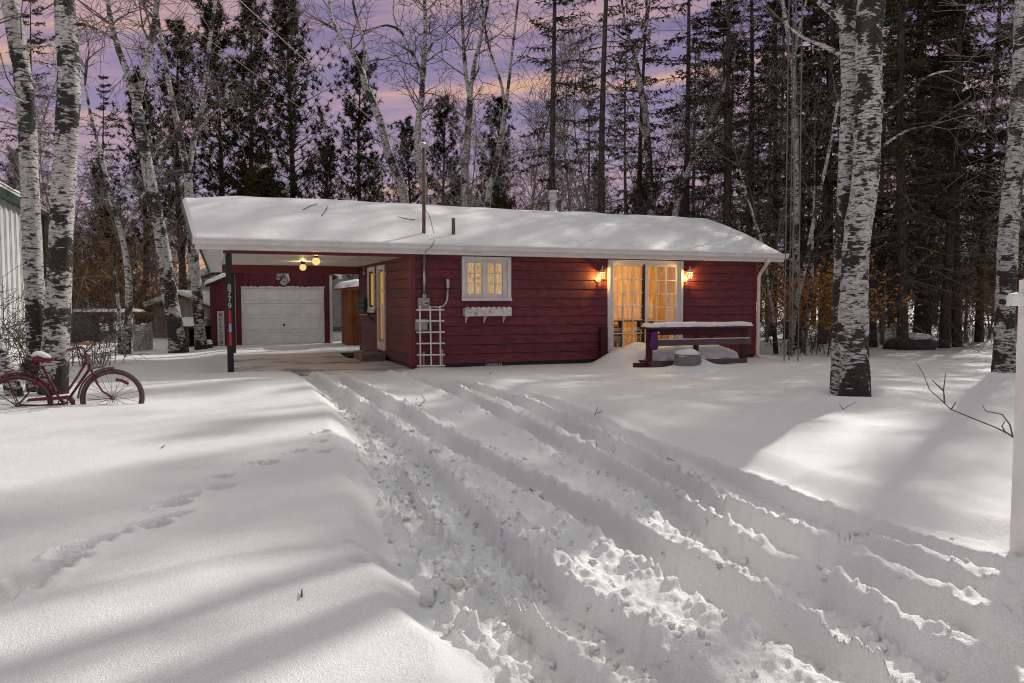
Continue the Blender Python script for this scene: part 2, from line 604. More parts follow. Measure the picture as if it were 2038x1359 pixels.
def make_glass():
    m, t = new_mat('window_glass')
    lw = t.n('ShaderNodeFresnel', {'IOR': 1.5})
    tr = t.n('ShaderNodeBsdfTransparent', {'Color': (0.93, 0.95, 0.93)})
    gl = t.n('ShaderNodeBsdfGlossy', {'Color': (1, 1, 1), 'Roughness': 0.02})
    f = t.math('MULTIPLY', lw.outputs[0], 1.3, clamp=True)
    mx = t.n('ShaderNodeMixShader', {0: f, 1: tr.outputs[0], 2: gl.outputs[0]})
    t.n('ShaderNodeOutputMaterial', {'Surface': mx.outputs[0]})
    return m


GLASS = make_glass()


def make_lit(name, lo, hi, strength, scale=9.0, grain=(1, 1, 1), rough=0.3, dist=0.0):
    """obscured glass or cloth, uneven; its own emission stands in for lamp light behind"""
    m, t = new_mat(name)
    co = t.n('ShaderNodeTexCoord').outputs['Object']
    n1 = t.noise(t.scalev(co, grain), scale, 5.0, 0.7, dist)
    c = t.ramp(n1, [(0.32, lo), (0.68, hi)])
    p = t.n('ShaderNodeBsdfPrincipled', {'Base Color': (0.25, 0.17, 0.08), 'Roughness': rough, 'Emission Color': c, 'Emission Strength': strength})
    t.n('ShaderNodeOutputMaterial', {'Surface': p.outputs[0]})
    return m


LIT_AMBER = make_lit('lit_amber_pane', (0.16, 0.07, 0.008), (0.62, 0.33, 0.055), 0.95, 60.0, (1, 1, 1))
LIT_SHADE = make_lit('lit_lamp_shade', (0.9, 0.62, 0.28), (1.0, 0.78, 0.42), 1.6, 5.0)


def make_lamp_glass(name, col, strength, clear):
    """thin lamp glass: glows, and lets the bulb's light out"""
    m, t = new_mat(name)
    em = t.n('ShaderNodeEmission', {'Color': col, 'Strength': strength})
    tr = t.n('ShaderNodeBsdfTransparent', {'Color': (1.0, 0.9, 0.7)})
    mx = t.n('ShaderNodeMixShader', {0: clear, 1: em.outputs[0], 2: tr.outputs[0]})
    t.n('ShaderNodeOutputMaterial', {'Surface': mx.outputs[0]})
    return m


LIT_GLOBE = make_lamp_glass('lit_globe', (1.0, 0.74, 0.30), 1.1, 0.35)
LIT_LANTERN = make_lamp_glass('lit_lantern_glass', (1.0, 0.68, 0.26), 1.0, 0.55)


def make_birch():
    m, t = new_mat('birch_bark')
    co = t.n('ShaderNodeTexCoord').outputs['Object']
    info = t.n('ShaderNodeObjectInfo')
    off = t.n('ShaderNodeVectorMath', operation='ADD')
    t.set(off, 0, co)
    t.set(off, 1, t.scalev(t.n('ShaderNodeCombineXYZ', {0: info.outputs['Random'], 1: info.outputs['Random'], 2: info.outputs['Random']}).outputs[0], (13, 29, 47)))
    v = off.outputs[0]
    sp = t.n('ShaderNodeSeparateXYZ', {0: co})
    big = t.noise(t.scalev(v, (1.0, 1.0, 0.8)), 1.9, 3.0, 0.6, 0.4)
    fleck = t.noise(t.scalev(v, (4.5, 4.5, 15.0)), 1.7, 4.0, 0.68, 0.5)
    line = t.noise(t.scalev(v, (7.0, 7.0, 62.0)), 1.5, 3.0, 0.7, 0.3)
    low = t.mapr(sp.outputs[2], 1.25, -0.1)
    thr = t.math('SUBTRACT', t.math('SUBTRACT', 0.574, t.math('MULTIPLY', t.mapr(big, 0.46, 0.62), 0.19)), t.math('MULTIPLY', low, 0.085))
    d1 = t.mapr(t.math('SUBTRACT', fleck, thr), -0.015, 0.035)
    d2 = t.math('MULTIPLY', t.mapr(line, 0.555, 0.62), 0.8)
    d = t.math('MAXIMUM', d1, d2)
    white = t.mix(t.noise(v, 4.0, 3.0, 0.6), (0.38, 0.36, 0.335), (0.70, 0.675, 0.64))
    dark = t.mix(line, (0.010, 0.009, 0.008), (0.055, 0.051, 0.045))
    c = t.mix(d, white, dark)
    moss = t.math('MULTIPLY', t.mapr(t.noise(v, 3.1, 3.0, 0.6), 0.57, 0.68), d)
    c = t.mix(t.math('MULTIPLY', moss, 0.5), c, (0.07, 0.095, 0.07))
    h = t.math('ADD', t.math('MULTIPLY', d, -0.8), t.math('MULTIPLY', line, 0.6))
    finish(t, c, 0.75, h, 0.9, 0.025, 0, 0.25)
    return m


BIRCH = make_birch()


def make_dark_bark():
    m, t = new_mat('conifer_bark')
    co = t.n('ShaderNodeTexCoord').outputs['Object']
    n = t.noise(t.scalev(co, (7, 7, 2.2)), 2.2, 5.0, 0.7)
    c = t.ramp(n, [(0.3, (0.022, 0.017, 0.014)), (0.7, (0.105, 0.088, 0.075))])
    finish(t, c, 0.9, n, 0.8, 0.03, 0, 0.2)
    return m


BARK = make_dark_bark()


def make_leaf(name, lo, hi, rough=0.7, trans=0.25):
    m, t = new_mat(name)
    co = t.n('ShaderNodeTexCoord').outputs['Object']
    info = t.n('ShaderNodeObjectInfo')
    n = t.noise(co, 1.1, 3.0, 0.6)
    n2 = t.noise(co, 11.0, 2.0, 0.6)
    c = t.mix(t.mapr(t.math('ADD', t.math('MULTIPLY', n, 0.6), t.math('MULTIPLY', n2, 0.4)), 0.38, 0.62), lo, hi)
    k = t.mapr(info.outputs['Random'], 0, 1, 0.75, 1.25)
    c = t.mix(1.0, c, t.n('ShaderNodeCombineXYZ', {0: k, 1: k, 2: k}).outputs[0], 'MULTIPLY')
    df = t.n('ShaderNodeBsdfDiffuse', {'Color': c, 'Roughness': 0.3})
    tl = t.n('ShaderNodeBsdfTranslucent', {'Color': c})
    mx = t.n('ShaderNodeMixShader', {0: trans, 1: df.outputs[0], 2: tl.outputs[0]})
    t.n('ShaderNodeOutputMaterial', {'Surface': mx.outputs[0]})
    return m


SPRUCE_N = make_leaf('spruce_needles', (0.018, 0.021, 0.012), (0.060, 0.064, 0.028))
PINE_N = make_leaf('pine_needles', (0.014, 0.021, 0.013), (0.050, 0.062, 0.024))
CEDAR_N = make_leaf('cedar_sprays', (0.030, 0.034, 0.012), (0.115, 0.105, 0.030))
BEECH_L = make_leaf('withered_leaves', (0.55, 0.22, 0.05), (0.85, 0.44, 0.13), 0.7, 0.5)
BRUSH_L = make_leaf('dry_brush_leaves', (0.16, 0.085, 0.035), (0.38, 0.20, 0.085), 0.7, 0.35)


def make_slab():
    m, t = new_mat('snow_dusted_concrete')
    co = t.n('ShaderNodeTexCoord').outputs['Object']
    n = t.noise(t.scalev(co, (0.7, 1.0, 1)), 0.9, 5.0, 0.62, 0.3)
    n2 = t.noise(co, 24.0, 3.0, 0.6)
    f = t.mapr(t.math('ADD', n, t.math('MULTIPLY', t.math('SUBTRACT', n2, 0.5), 0.12)), 0.36, 0.52)
    c = t.mix(f, (0.21, 0.205, 0.20), (0.64, 0.63, 0.615))
    finish(t, c, 0.8, n2, 0.3, 0.01, 0, 0.2)
    return m


SLAB = make_slab()

# ------------------------------------------------------------------ the snow-covered ground
def Z7(pts, z=-0.03):
    return [at_z(560 + x * 0.4628, 730 + y * 0.4628, z) for x, y in pts]


def Z8(pts, z=-0.03):
    return [at_z(1200 + x * 0.4627, 730 + y * 0.4627, z) for x, y in pts]


LEFT_EDGE = Z7([(70, 30), (180, 120), (290, 235), (330, 330), (385, 490), (425, 610), (450, 740), (560, 930), (640, 1000), (700, 1140), (870, 1290), (960, 1359)], 0.0)
RIGHT_EDGE = Z7([(490, 20), (870, 70), (1050, 110), (1250, 160), (1400, 240)], 0.05) + \
             Z8([(180, 300), (360, 355), (560, 420), (760, 490), (960, 550), (1130, 590), (1300, 640), (1450, 670), (1600, 700), (1740, 760), (1811, 800)], 0.05)
LX = np.array([p.x for p in LEFT_EDGE][::-1]); LY = np.array([p.y for p in LEFT_EDGE][::-1])
RX = np.array([p.x for p in RIGHT_EDGE][::-1]); RY = np.array([p.y for p in RIGHT_EDGE][::-1])


def edge(x0, y0, xs, ys, near_slope):
    r = np.interp(y0, ys, xs)
    return np.where(y0 < ys[0], xs[0] + (ys[0] - y0) * near_slope, r)


def base_h(x, y):
    x, y = np.asarray(x, float), np.asarray(y, float)
    dx, dy = x - HO.x, y - HO.y
    a, b = dx * HU.x + dy * HU.y, dx * HV.x + dy * HV.y
    le = edge(x, y, LX, LY, 0.1) + 0.05 * n1(y * 1.7, 5)
    re = edge(x, y, RX, RY, 1.6) + 0.05 * n1(y * 1.5, 6)
    near = 1 - sstep(11.5, 15.5, y)
    front = 1 - sstep(17, 19, y)
    h = 0.05 * fbm(x * 0.22, y * 0.22, 3, 11) + 0.02 * fbm(x * 0.8, y * 0.8, 3, 12)
    lawn_l = sstep(-0.05, 0.30, le - x) * (0.06 + 0.13 * near)
    lawn_r = sstep(-0.05, 0.45, x - re) * (0.05 + 0.07 * near)
    h = h * np.where((x > le) & (x < re), 0.35, 1.0) + (lawn_l + lawn_r) * front
    # long soft drifts across the lawns
    h = h + front * sstep(0.1, 1.0, x - re) * 0.07 * fbm(x * 0.45 - y * 0.2, y * 0.7 + x * 0.25, 3, 31)
    h = h + front * sstep(0.1, 1.2, le - x) * 0.035 * fbm(x * 0.5, y * 0.35 + x * 0.1, 3, 33)
    # under the carport the floor is bare; snow again before the garage
    car = sstep(-4.3, -3.7, a) * (1 - sstep(-0.1, 0.1, a)) * sstep(-0.55, -0.1, b) * (1 - sstep(3.6, 4.6, b))
    h = h * (1 - car) - 0.05 * car
    apron = sstep(-4.6, -3.6, a) * (1 - sstep(0.4, 1.2, a)) * sstep(3.8, 4.8, b) * (1 - sstep(9.0, 12.0, b))
    h = h * (1 - apron) + apron * (0.05 + 0.03 * fbm(x * 1.3, y * 1.3, 3, 40))
    # along the cottage wall
    wall = sstep(0.3, 1.0, a) * (1 - sstep(9.2, 10.5, a)) * (1 - sstep(0.5, 2.2, np.abs(b + 0.2)))
    h = h * (1 - wall * 0.8) + wall * 0.0
    # drifted ramp on the steps at the left of the deck, mound round the tub
    h = h + 0.36 * np.exp(-(((a - 4.72) / 0.62) ** 2 + ((b + 0.85) / 0.62) ** 2) ** 1.5)
    h = h + 0.20 * np.exp(-(((a - 5.50) / 0.36) ** 2 + ((b + 2.30) / 0.26) ** 2))
    # gentle rise into the wood
    h = h + 0.25 * sstep(22, 60, y) * (1 + 0.8 * fbm(x * 0.08, y * 0.08, 3, 50))
    # hollows and collars at the two birches on the lawn, and where the bicycle stands
    h = h + 0.05 * np.exp(-(((x + 5.35) / 1.1) ** 2 + ((y - 9.0) / 0.8) ** 2))
    for (tx, ty, s) in WELLS:
        d2 = (x - tx) ** 2 + (y - ty) ** 2
        h = h - 0.10 * np.exp(-d2 / (s * 0.55) ** 2) + 0.06 * np.exp(-((np.sqrt(d2) - s) / (0.4 * s)) ** 2)
    return h


WELLS = []
p = at_z(1692, 795, 0.08); WELLS.append((p.x + 0.05, p.y, 0.62)); BIRCH_R = p
p = at_z(1997, 752, 0.05); WELLS.append((p.x, p.y, 0.40)); BIRCH_E = p

# groove lines of the wheels: points, half width, depth, berm height, roughness
GROOVES = [
    (Z7([(40, 10), (150, 60), (330, 200), (480, 330), (640, 500), (720, 620), (830, 740), (930, 860), (1060, 960), (1230, 1080), (1500, 1300), (1700, 1480)]), 0.17, 0.13, 0.06, 1.0),
    (Z7([(60, 30), (190, 130), (300, 260), (430, 430), (520, 590), (620, 760), (740, 900), (900, 1090), (1050, 1250), (1250, 1480)]), 0.15, 0.10, 0.07, 1.2),
    (Z7([(180, 20), (300, 95), (480, 200), (620, 290), (780, 375), (900, 450), (1080, 535), (1290, 655), (1480, 750), (1640, 850), (1815, 965)]) + Z8([(600, 1080), (820, 1200), (1080, 1330), (1300, 1480)]), 0.17, 0.15, 0.05, 0.45),
    (Z7([(470, 10), (650, 70), (780, 135), (900, 190), (1050, 265), (1200, 345), (1350, 440), (1500, 530), (1650, 620), (1815, 730)]) + Z8([(560, 840), (720, 920), (900, 1020), (1100, 1150), (1300, 1260), (1560, 1400)]), 0.16, 0.13, 0.05, 0.8),
    (Z7([(520, 25), (700, 70), (900, 125), (1060, 180), (1210, 250), (1380, 340)]) + Z8([(30, 370), (200, 480), (430, 590), (640, 715), (860, 825), (1060, 915), (1250, 1010), (1500, 1130), (1811, 1290), (2100, 1400)]), 0.17, 0.15, 0.07, 0.7),
    (Z7([(560, 20), (760, 55), (950, 100), (1130, 160), (1300, 230)]) + Z8([(60, 320), (220, 385), (400, 460), (560, 560), (800, 660), (1020, 745), (1250, 835), (1500, 950), (1811, 1075), (2100, 1180)]), 0.15, 0.11, 0.06, 0.5),
    (Z8([(300, 390), (470, 455), (700, 560), (900, 640), (1130, 710), (1400, 800), (1700, 890), (1811, 930), (2100, 1040)]), 0.13, 0.12, 0.04, 0.3),
]

# fine raster over the drive and the near lawn
RES = 0.0150
GX0, GX1, GY0, GY1 = -5.6, 6.0, 1.4, 17.6
gx = np.arange(GX0, GX1, RES)
gy = np.arange(GY0, GY1, RES)
XX, YY = np.meshgrid(gx, gy)
H = base_h(XX, YY)
rng = np.random.default_rng(7)


def seg_field(pts):
    best = np.full(XX.shape, 9.0)
    along = np.zeros(XX.shape)
    s0 = 0.0
    for p, q in zip(pts[:-1], pts[1:]):
        ax, ay, bx, by = p.x, p.y, q.x, q.y
        L = math.hypot(bx - ax, by - ay)
        if L < 1e-4:
            continue
        m = 0.9
        i0 = max(0, int((min(ay, by) - m - GY0) / RES)); i1 = min(len(gy), int((max(ay, by) + m - GY0) / RES) + 1)
        j0 = max(0, int((min(ax, bx) - m - GX0) / RES)); j1 = min(len(gx), int((max(ax, bx) + m - GX0) / RES) + 1)
        if i0 < i1 and j0 < j1:
            x, y = XX[i0:i1, j0:j1], YY[i0:i1, j0:j1]
            t = np.clip(((x - ax) * (bx - ax) + (y - ay) * (by - ay)) / (L * L), 0, 1)
            d = np.hypot(x - ax - t * (bx - ax), y - ay - t * (by - ay))
            bb, al = best[i0:i1, j0:j1], along[i0:i1, j0:j1]
            k = d < bb
            bb[k] = d[k]
            al[k] = (s0 + t * L)[k]
        s0 += L
    return best, along


wob = 0.012 * fbm(XX * 2.0, YY * 2.0, 2, 70) + 0.020 * fbm(XX * 11, YY * 11, 2, 71)
cut = np.zeros(XX.shape)
berm = np.zeros(XX.shape)
churn = np.zeros(XX.shape)
def chaikin(pts, n=3):
    for _ in range(n):
        out = [pts[0]]
        for p, q in zip(pts[:-1], pts[1:]):
            out += [p.lerp(q, 0.25), p.lerp(q, 0.75)]
        pts = out + [pts[-1]]
    return pts


for gi, (pts, hw, dep, bh, ro) in enumerate(GROOVES):
    pts = [p for k, p in enumerate(pts) if k % 2 == 0 or k == len(pts) - 1]
    d, s = seg_field(chaikin(pts, 2))
    K = np.nonzero(d < 0.62)
    d, s, wb = d[K], s[K], wob[K]
    dd = d + wb
    wv = hw * (1 + 0.22 * n1(s * 0.8, 80 + gi))
    prof = 1 - sstep(wv * 0.78, wv * 1.04, dd)
    tread = 0.006 * np.sin(s * 2 * math.pi / 0.055 + 6 * (d / hw) ** 2) * (n1(s * 0.8, 90 + gi) > -0.05)
    depth = dep * 1.05 * (0.9 + 0.5 * n1(s * 0.6, 60 + gi))
    cut[K] = np.maximum(cut[K], prof * depth + prof * tread)
    bb = 0.8 * bh * np.exp(-((dd - wv * 1.25) / 0.10) ** 2) * (0.9 + 0.5 * n1(s * 1.1, 100 + gi) + 0.7 * fbm(XX[K] * 7, YY[K] * 7, 2, 100 + gi))
    berm[K] = np.maximum(berm[K], bb)
    churn[K] = np.maximum(churn[K], ro * np.exp(-((dd - wv * 0.75) / (0.13 + 0.10 * ro)) ** 2))
le = edge(XX, YY, LX, LY, 0.1)
re = edge(XX, YY, RX, RY, 1.6)
inside = sstep(-0.1, 0.12, XX - le) * sstep(-0.06, 0.12, re - XX)
inside = inside * (1 - sstep(14.2, 15.2, YY))
nearf = 1 - sstep(3.2, 6.5, YY)
leftf = sstep(1.9, 0.5, XX - le)
churn = np.clip(churn * (0.62 + 0.6 * leftf + 0.30 * nearf) + 0.30 * inside * leftf * (0.5 + 0.7 * nearf), 0, 1.3) * inside
churn *= np.clip(0.75 + 1.3 * fbm(XX * 1.1, YY * 1.1, 3, 130), 0.1, 1.5)
H = H - cut * inside + np.clip(berm, 0, 1) * (1 - np.clip(cut / 0.08, 0, 1)) * sstep(-0.3, 0.05, XX - le) * sstep(-0.3, 0.05, re - XX)
K = np.nonzero(churn > 0.02)
H[K] += churn[K] * (0.022 * fbm(XX[K] * 6.5, YY[K] * 6.5, 2, 140) + 0.034 * np.abs(fbm(XX[K] * 14, YY[K] * 14, 3, 141)))
# crumbly lip on the right-hand bank and the left one
lip = np.exp(-((re - XX - 0.02) / 0.10) ** 2) + 0.7 * np.exp(-((XX - le + 0.03) / 0.09) ** 2)
K = np.nonzero(lip > 0.03)
H[K] += lip[K] * 0.03 * np.abs(fbm(XX[K] * 8, YY[K] * 8, 3, 150))


def stamp_dome(x, y, r, hgt, sink=0.3, asp=1.0, ang=0.0, flat=0.0):
    j, i = (x - GX0) / RES, (y - GY0) / RES
    k = int(r * max(asp, 1) / RES) + 2
    j0, j1, i0, i1 = int(j) - k, int(j) + k + 1, int(i) - k, int(i) + k + 1
    if j0 < 0 or i0 < 0 or j1 >= len(gx) or i1 >= len(gy):
        return
    X, Y = XX[i0:i1, j0:j1] - x, YY[i0:i1, j0:j1] - y
    c, s = math.cos(ang), math.sin(ang)
    u, v = (X * c + Y * s) / asp, -X * s + Y * c
    q = 1 - (u * u + v * v) / (r * r)
    dome = np.sqrt(np.clip(q, 0, 1)) * hgt
    if flat:
        dome = np.minimum(dome, hgt * flat)
    h0 = H[int(i), int(j)] - sink * r
    sub = H[i0:i1, j0:j1]
    np.maximum(sub, np.where(q > 0, h0 + dome, -9), out=sub)


def stamp_dent(x, y, r, dep, asp=1.0, ang=0.0, rim=0.25):
    j, i = (x - GX0) / RES, (y - GY0) / RES
    k = int(2.2 * r * max(asp, 1) / RES) + 2
    j0, j1, i0, i1 = max(0, int(j) - k), int(j) + k + 1, max(0, int(i) - k), int(i) + k + 1
    X, Y = XX[i0:i1, j0:j1] - x, YY[i0:i1, j0:j1] - y
    c, s = math.cos(ang), math.sin(ang)
    u, v = (X * c + Y * s) / asp, -X * s + Y * c
    q = np.sqrt(u * u + v * v) / r
    H[i0:i1, j0:j1] += -dep * (1 - sstep(0.55, 1.0, q)) + dep * rim * np.exp(-((q - 1.2) / 0.22) ** 2)


# boot holes trodden along the left bank
for (zx, zy, r) in [(430, 460, 0.08), (400, 380, 0.08), (380, 300, 0.08), (360, 860, 0.06), (300, 840, 0.05), (450, 540, 0.07), (470, 620, 0.07), (330, 930, 0.08)]:
    q = Z7([(zx, zy)], 0.05)[0]
    stamp_dent(q.x, q.y, r * 0.62, 0.03 + r * 0.25, 1.5, rng.uniform(0, 3), 0.12)
# an animal's trail over the left lawn
TRAIL = [(1615, 97, .07, 1.5), (1605, 145, .06, 1.5), (1630, 190, .05, 1.2), (1490, 190, .06, 2), (1345, 245, .06, 2), (1275, 245, .05, 1.5), (1120, 312, .06, 2),
         (1110, 365, .07, 2), (920, 418, .06, 2.4), (870, 455, .075, 2), (840, 520, .065, 3), (770, 568, .08, 1.6), (520, 640, .06, 3), (430, 675, .075, 2.4),
         (360, 705, .08, 1.8), (300, 765, .06, 3), (200, 810, .075, 2.4), (110, 862, .08, 2.2), (20, 915, .08, 2.5), (-120, 980, .08, 2.2)]
for zx, zy, r, asp in TRAIL:
    q = at_z(zx * 0.3966, 820 + zy * 0.3966, 0.2)
    stamp_dent(q.x, q.y, r * 0.85, 0.10, asp, math.atan2(2.0, 1.4), 0.18)
# faint old prints on the right lawn
for px, py in [(1180, 800), (1230, 792), (1335, 770), (1380, 766), (1490, 778), (1500, 782), (1560, 770), (1890, 728), (1830, 720), (1955, 742)]:
    q = at_z(px, py, 0.1)
    if q.x < GX1 - 0.5:
        stamp_dent(q.x, q.y, 0.07, 0.05, 1.8, rng.uniform(0, 3), 0.15)

# thrown lumps
cand = rng.random((120000, 2)) * [GX1 - GX0 - 0.4, GY1 - GY0 - 0.4] + [GX0 + 0.2, GY0 + 0.2]
cw = churn[((cand[:, 1] - GY0) / RES).astype(int), ((cand[:, 0] - GX0) / RES).astype(int)]
keep = rng.random(len(cand)) < cw * (1.0 - 0.5 * sstep(7, 13, cand[:, 1]))
lum = cand[keep][:2200]

for (x, y) in lum:
    r = min(0.065, 0.009 * math.exp(abs(rng.normal(0, 0.62))))
    stamp_dome(x, y, r, r * rng.uniform(0.6, 1.0), rng.uniform(0.1, 0.5), rng.uniform(1, 1.6), rng.uniform(0, 3.1), rng.uniform(0.7, 1.2))
K = np.nonzero(inside > 0.02)
ck, xk, yk = np.clip(churn[K], 0, 1), XX[K], YY[K]
bk_ = np.clip(berm[K] / 0.05, 0, 1)
rough_ = np.clip(ck * 1.1 + 0.35 * bk_, 0, 1.1)
H[K] += (0.10 * inside[K] + np.minimum(rough_, 0.9)) * (0.026 * fbm(xk * 17, yk * 17, 3, 170, 0.62))
H[K] += np.clip(rough_ * 1.3 - 0.15 + 0.5 * fbm(xk * 1.7, yk * 1.7, 2, 175), 0, 1.1) * (0.060 * crumbs(xk + 0.02 * fbm(xk * 30, yk * 30, 1, 3), yk, 0.085, 180) + 0.030 * crumbs(xk, yk, 0.042, 190))
H[K] += np.clip(0.25 + rough_, 0, 1) * 0.012 * crumbs(xk, yk, 0.03, 195) * inside[K]
# bare snow is never perfectly smooth
H += 0.004 * fbm(XX * 5, YY * 5, 3, 160) 


def ground_h(x, y):
    x, y = np.atleast_1d(np.asarray(x, float)), np.atleast_1d(np.asarray(y, float))
    out = np.zeros(x.shape)
    m = (x > GX0 + 0.02) & (x < GX1 - 0.05) & (y > GY0 + 0.02) & (y < GY1 - 0.05)
    ed = np.minimum.reduce([x - GX0, GX1 - x, y - GY0, GY1 - y])
    rest = ~m | (ed < 0.5)
    out[rest] = base_h(x[rest], y[rest])
    if m.any():
        j, i = (x[m] - GX0) / RES, (y[m] - GY0) / RES
        j0, i0 = j.astype(int), i.astype(int)
        fj, fi = j - j0, i - i0
        v = (H[i0, j0] * (1 - fj) + H[i0, j0 + 1] * fj) * (1 - fi) + (H[i0 + 1, j0] * (1 - fj) + H[i0 + 1, j0 + 1] * fj) * fi
        k = sstep(0.0, 0.5, ed[m])
        out[m] = out[m] * (1 - k) + v * k
    return out


def gz(x, y):
    return float(ground_h(x, y)[0])


# one sheet: rings round the viewpoint, dense where the drive lies, out to the horizon
rr = [0.35]
while rr[-1] < 1.9: rr.append(rr[-1] * 1.08)
while rr[-1] < 19.0: rr.append(rr[-1] * 1.0042)
while rr[-1] < 70.0: rr.append(rr[-1] * 1.022)
while rr[-1] < 1500.0: rr.append(rr[-1] * 1.12)
rr = np.array(rr)
ang = np.concatenate([np.arange(-180, -46, 4.0), np.arange(-46, -36, 0.5), np.arange(-36, 36, 0.1), np.arange(36, 46, 0.5), np.arange(46, 180, 4.0)]) * math.pi / 180
GXp = rr[:, None] * np.sin(ang)[None, :]
GYp = rr[:, None] * np.cos(ang)[None, :]
GZ = ground_h(GXp.ravel(), GYp.ravel())
GZ = GZ * (1 - sstep(300, 900, np.hypot(GXp, GYp).ravel()))
V = np.column_stack([GXp.ravel(), GYp.ravel(), GZ])
nr, na = GXp.shape
i, j = np.meshgrid(np.arange(nr - 1), np.arange(na), indexing='ij')
j2 = (j + 1) % na
Q = np.stack([i * na + j, i * na + j2, (i + 1) * na + j2, (i + 1) * na + j], axis=2).reshape(-1, 4)[:, ::-1]
V = np.vstack([V, [[0, 0, gz(0, 0)]]])
jj = np.arange(na)
T = np.column_stack([np.full(na, len(V) - 1), jj, (jj + 1) % na])[:, ::-1]
g = link('ground', mesh_np('ground', V, Q, T, True), SNOW)
tag(g, 'deep white snow over the yard, rutted by wheels along the drive', 'snow ground', kind='structure')

# loose clods on the rutted drive: far too many to count
clods = cand[keep][2200:3600]
ph = (1 + 5 ** 0.5) / 2
ICO = np.array([(-1, ph, 0), (1, ph, 0), (-1, -ph, 0), (1, -ph, 0), (0, -1, ph), (0, 1, ph), (0, -1, -ph), (0, 1, -ph), (ph, 0, -1), (ph, 0, 1), (-ph, 0, -1), (-ph, 0, 1)], float) / math.hypot(1, ph)
IF = [(0, 11, 5), (0, 5, 1), (0, 1, 7), (0, 7, 10), (0, 10, 11), (1, 5, 9), (5, 11, 4), (11, 10, 2), (10, 7, 6), (7, 1, 8), (3, 9, 4), (3, 4, 2), (3, 2, 6), (3, 6, 8), (3, 8, 9), (4, 9, 5), (2, 4, 11), (6, 2, 10), (8, 6, 7), (9, 8, 1)]
# one subdivision
mid, vs, fs = {}, [tuple(v) for v in ICO], []
def _m(p, q):
    k = (min(p, q), max(p, q))
    if k not in mid:
        v = (np.array(vs[p]) + np.array(vs[q])); v /= np.linalg.norm(v)
        mid[k] = len(vs); vs.append(tuple(v))
    return mid[k]
for a_, b_, c_ in IF:
    ab, bc, ca = _m(a_, b_), _m(b_, c_), _m(c_, a_)
    fs += [(a_, ab, ca), (b_, bc, ab), (c_, ca, bc), (ab, bc, ca)]
ICO2, IF2 = np.array(vs), np.array(fs)
Vs, Ts = [], []
for k, (x, y) in enumerate(clods):
    r = min(0.05, 0.008 * math.exp(abs(rng.normal(0, 0.55))))
    bmp = 1 + rng.normal(0, 0.24, (len(ICO2), 1))
    v = ICO2 * bmp * r * rng.uniform(0.7, 1.2, 3)
    dx, dy = rng.normal(0, 0.04, 2)
    v = v + [x + dx, y + dy, gz(x + dx, y + dy) + r * 0.12]
    Ts.append(IF2 + k * len(ICO2)); Vs.append(v)
o = link('snow_clods', mesh_np('snow_clods', np.vstack(Vs), None, np.vstack(Ts), True), SNOW)
tag(o, 'loose crumbs and clods of snow thrown along the wheel ruts', 'snow clods', kind='stuff')

# ------------------------------------------------------------------ the red cottage with its carport
WT = 2.42                                   # top of the walls
AE = on_b(1501, 650)[0]                     # right-hand end of the front wall
BD = 5.85                                   # depth of the house
EXPO = 0.2035
WIN = (on_b(918, 509)[0], on_b(1016, 597)[0], on_b(965, 597)[1], on_b(965, 511)[1])
DOOR = (on_b(1208, 600)[0], on_b(1357, 600)[0], on_b(1283, 698)[1], on_b(1283, 518)[1])

house = Thing('red_cottage', 'low burgundy lap-sided cottage with white eaves and an open carport', 'house', (0, 0, 0), 'H')


def cells(lo, hi, z0, z1, holes):
    """what is left of the strip lo..hi x z0..z1 round the openings"""
    hs = sorted(h for h in holes if h[2] < z1 - 1e-4 and h[3] > z0 + 1e-4 and h[0] < hi and h[1] > lo)
    out, x = [], lo
    for h in hs:
        if h[0] > x:
            out.append((x, h[0], z0, z1))
        if h[2] > z0 + 0.01:
            out.append((max(x, h[0]), min(hi, h[1]), z0, h[2]))
        if h[3] < z1 - 0.01:
            out.append((max(x, h[0]), min(hi, h[1]), h[3], z1))
        x = h[1]
    if x < hi - 1e-3:
        out.append((x, hi, z0, z1))
    return out


def lap_wall(part, plane, lo, hi, z0, z1, holes, along, m, seed, th, gap=0.017):
    """lap boards, one object each, over a wall that faces -b (along 'a') or -a (along 'b')"""
    rg = random.Random(seed)
    k = 0
    z = z0
    while z < z1 - 0.02:
        zt = min(z + EXPO, z1)
        for (x0, x1, q0, q1) in cells(lo, hi, z + gap, zt, holes):
            cuts = [x0]
            while x1 - cuts[-1] > 4.2:
                cuts.append(cuts[-1] + rg.uniform(2.6, 3.7))
            cuts.append(x1)
            for c0, c1 in zip(cuts[:-1], cuts[1:]):
                pr = lambda q: plane - 0.032 + 0.020 * (q - z) / EXPO + rg.uniform(-0.001, 0.001)
                poly = [(plane - 0.001, q0), (pr(q0), q0), (pr(q1), q1), (plane - 0.001, q1)]
                mb = MB()
                if along == 'a':
                    mb.prism(poly, 'x', c0 + 0.0015, c1 - 0.0015)
                else:
                    mb.prism([(p_, q_) for p_, q_ in poly], 'y', c0 + 0.0015, c1 - 0.0015)
                mb.build('siding_board', m, th, part)
                k += 1
        z = zt
    return k


# front wall and its boards
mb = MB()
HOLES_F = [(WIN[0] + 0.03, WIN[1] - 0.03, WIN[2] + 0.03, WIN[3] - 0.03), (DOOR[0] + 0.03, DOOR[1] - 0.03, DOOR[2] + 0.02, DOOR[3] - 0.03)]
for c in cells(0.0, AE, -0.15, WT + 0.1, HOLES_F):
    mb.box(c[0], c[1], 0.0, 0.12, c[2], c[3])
front = mb.build('front_wall', BLACK, house)  # black core shows in the board gaps, painting the laps' shadow lines
lap_wall(front, 0.0, 0.075, AE - 0.05, 0.075, WT, HOLES_F, 'a', SIDING, 1, house)
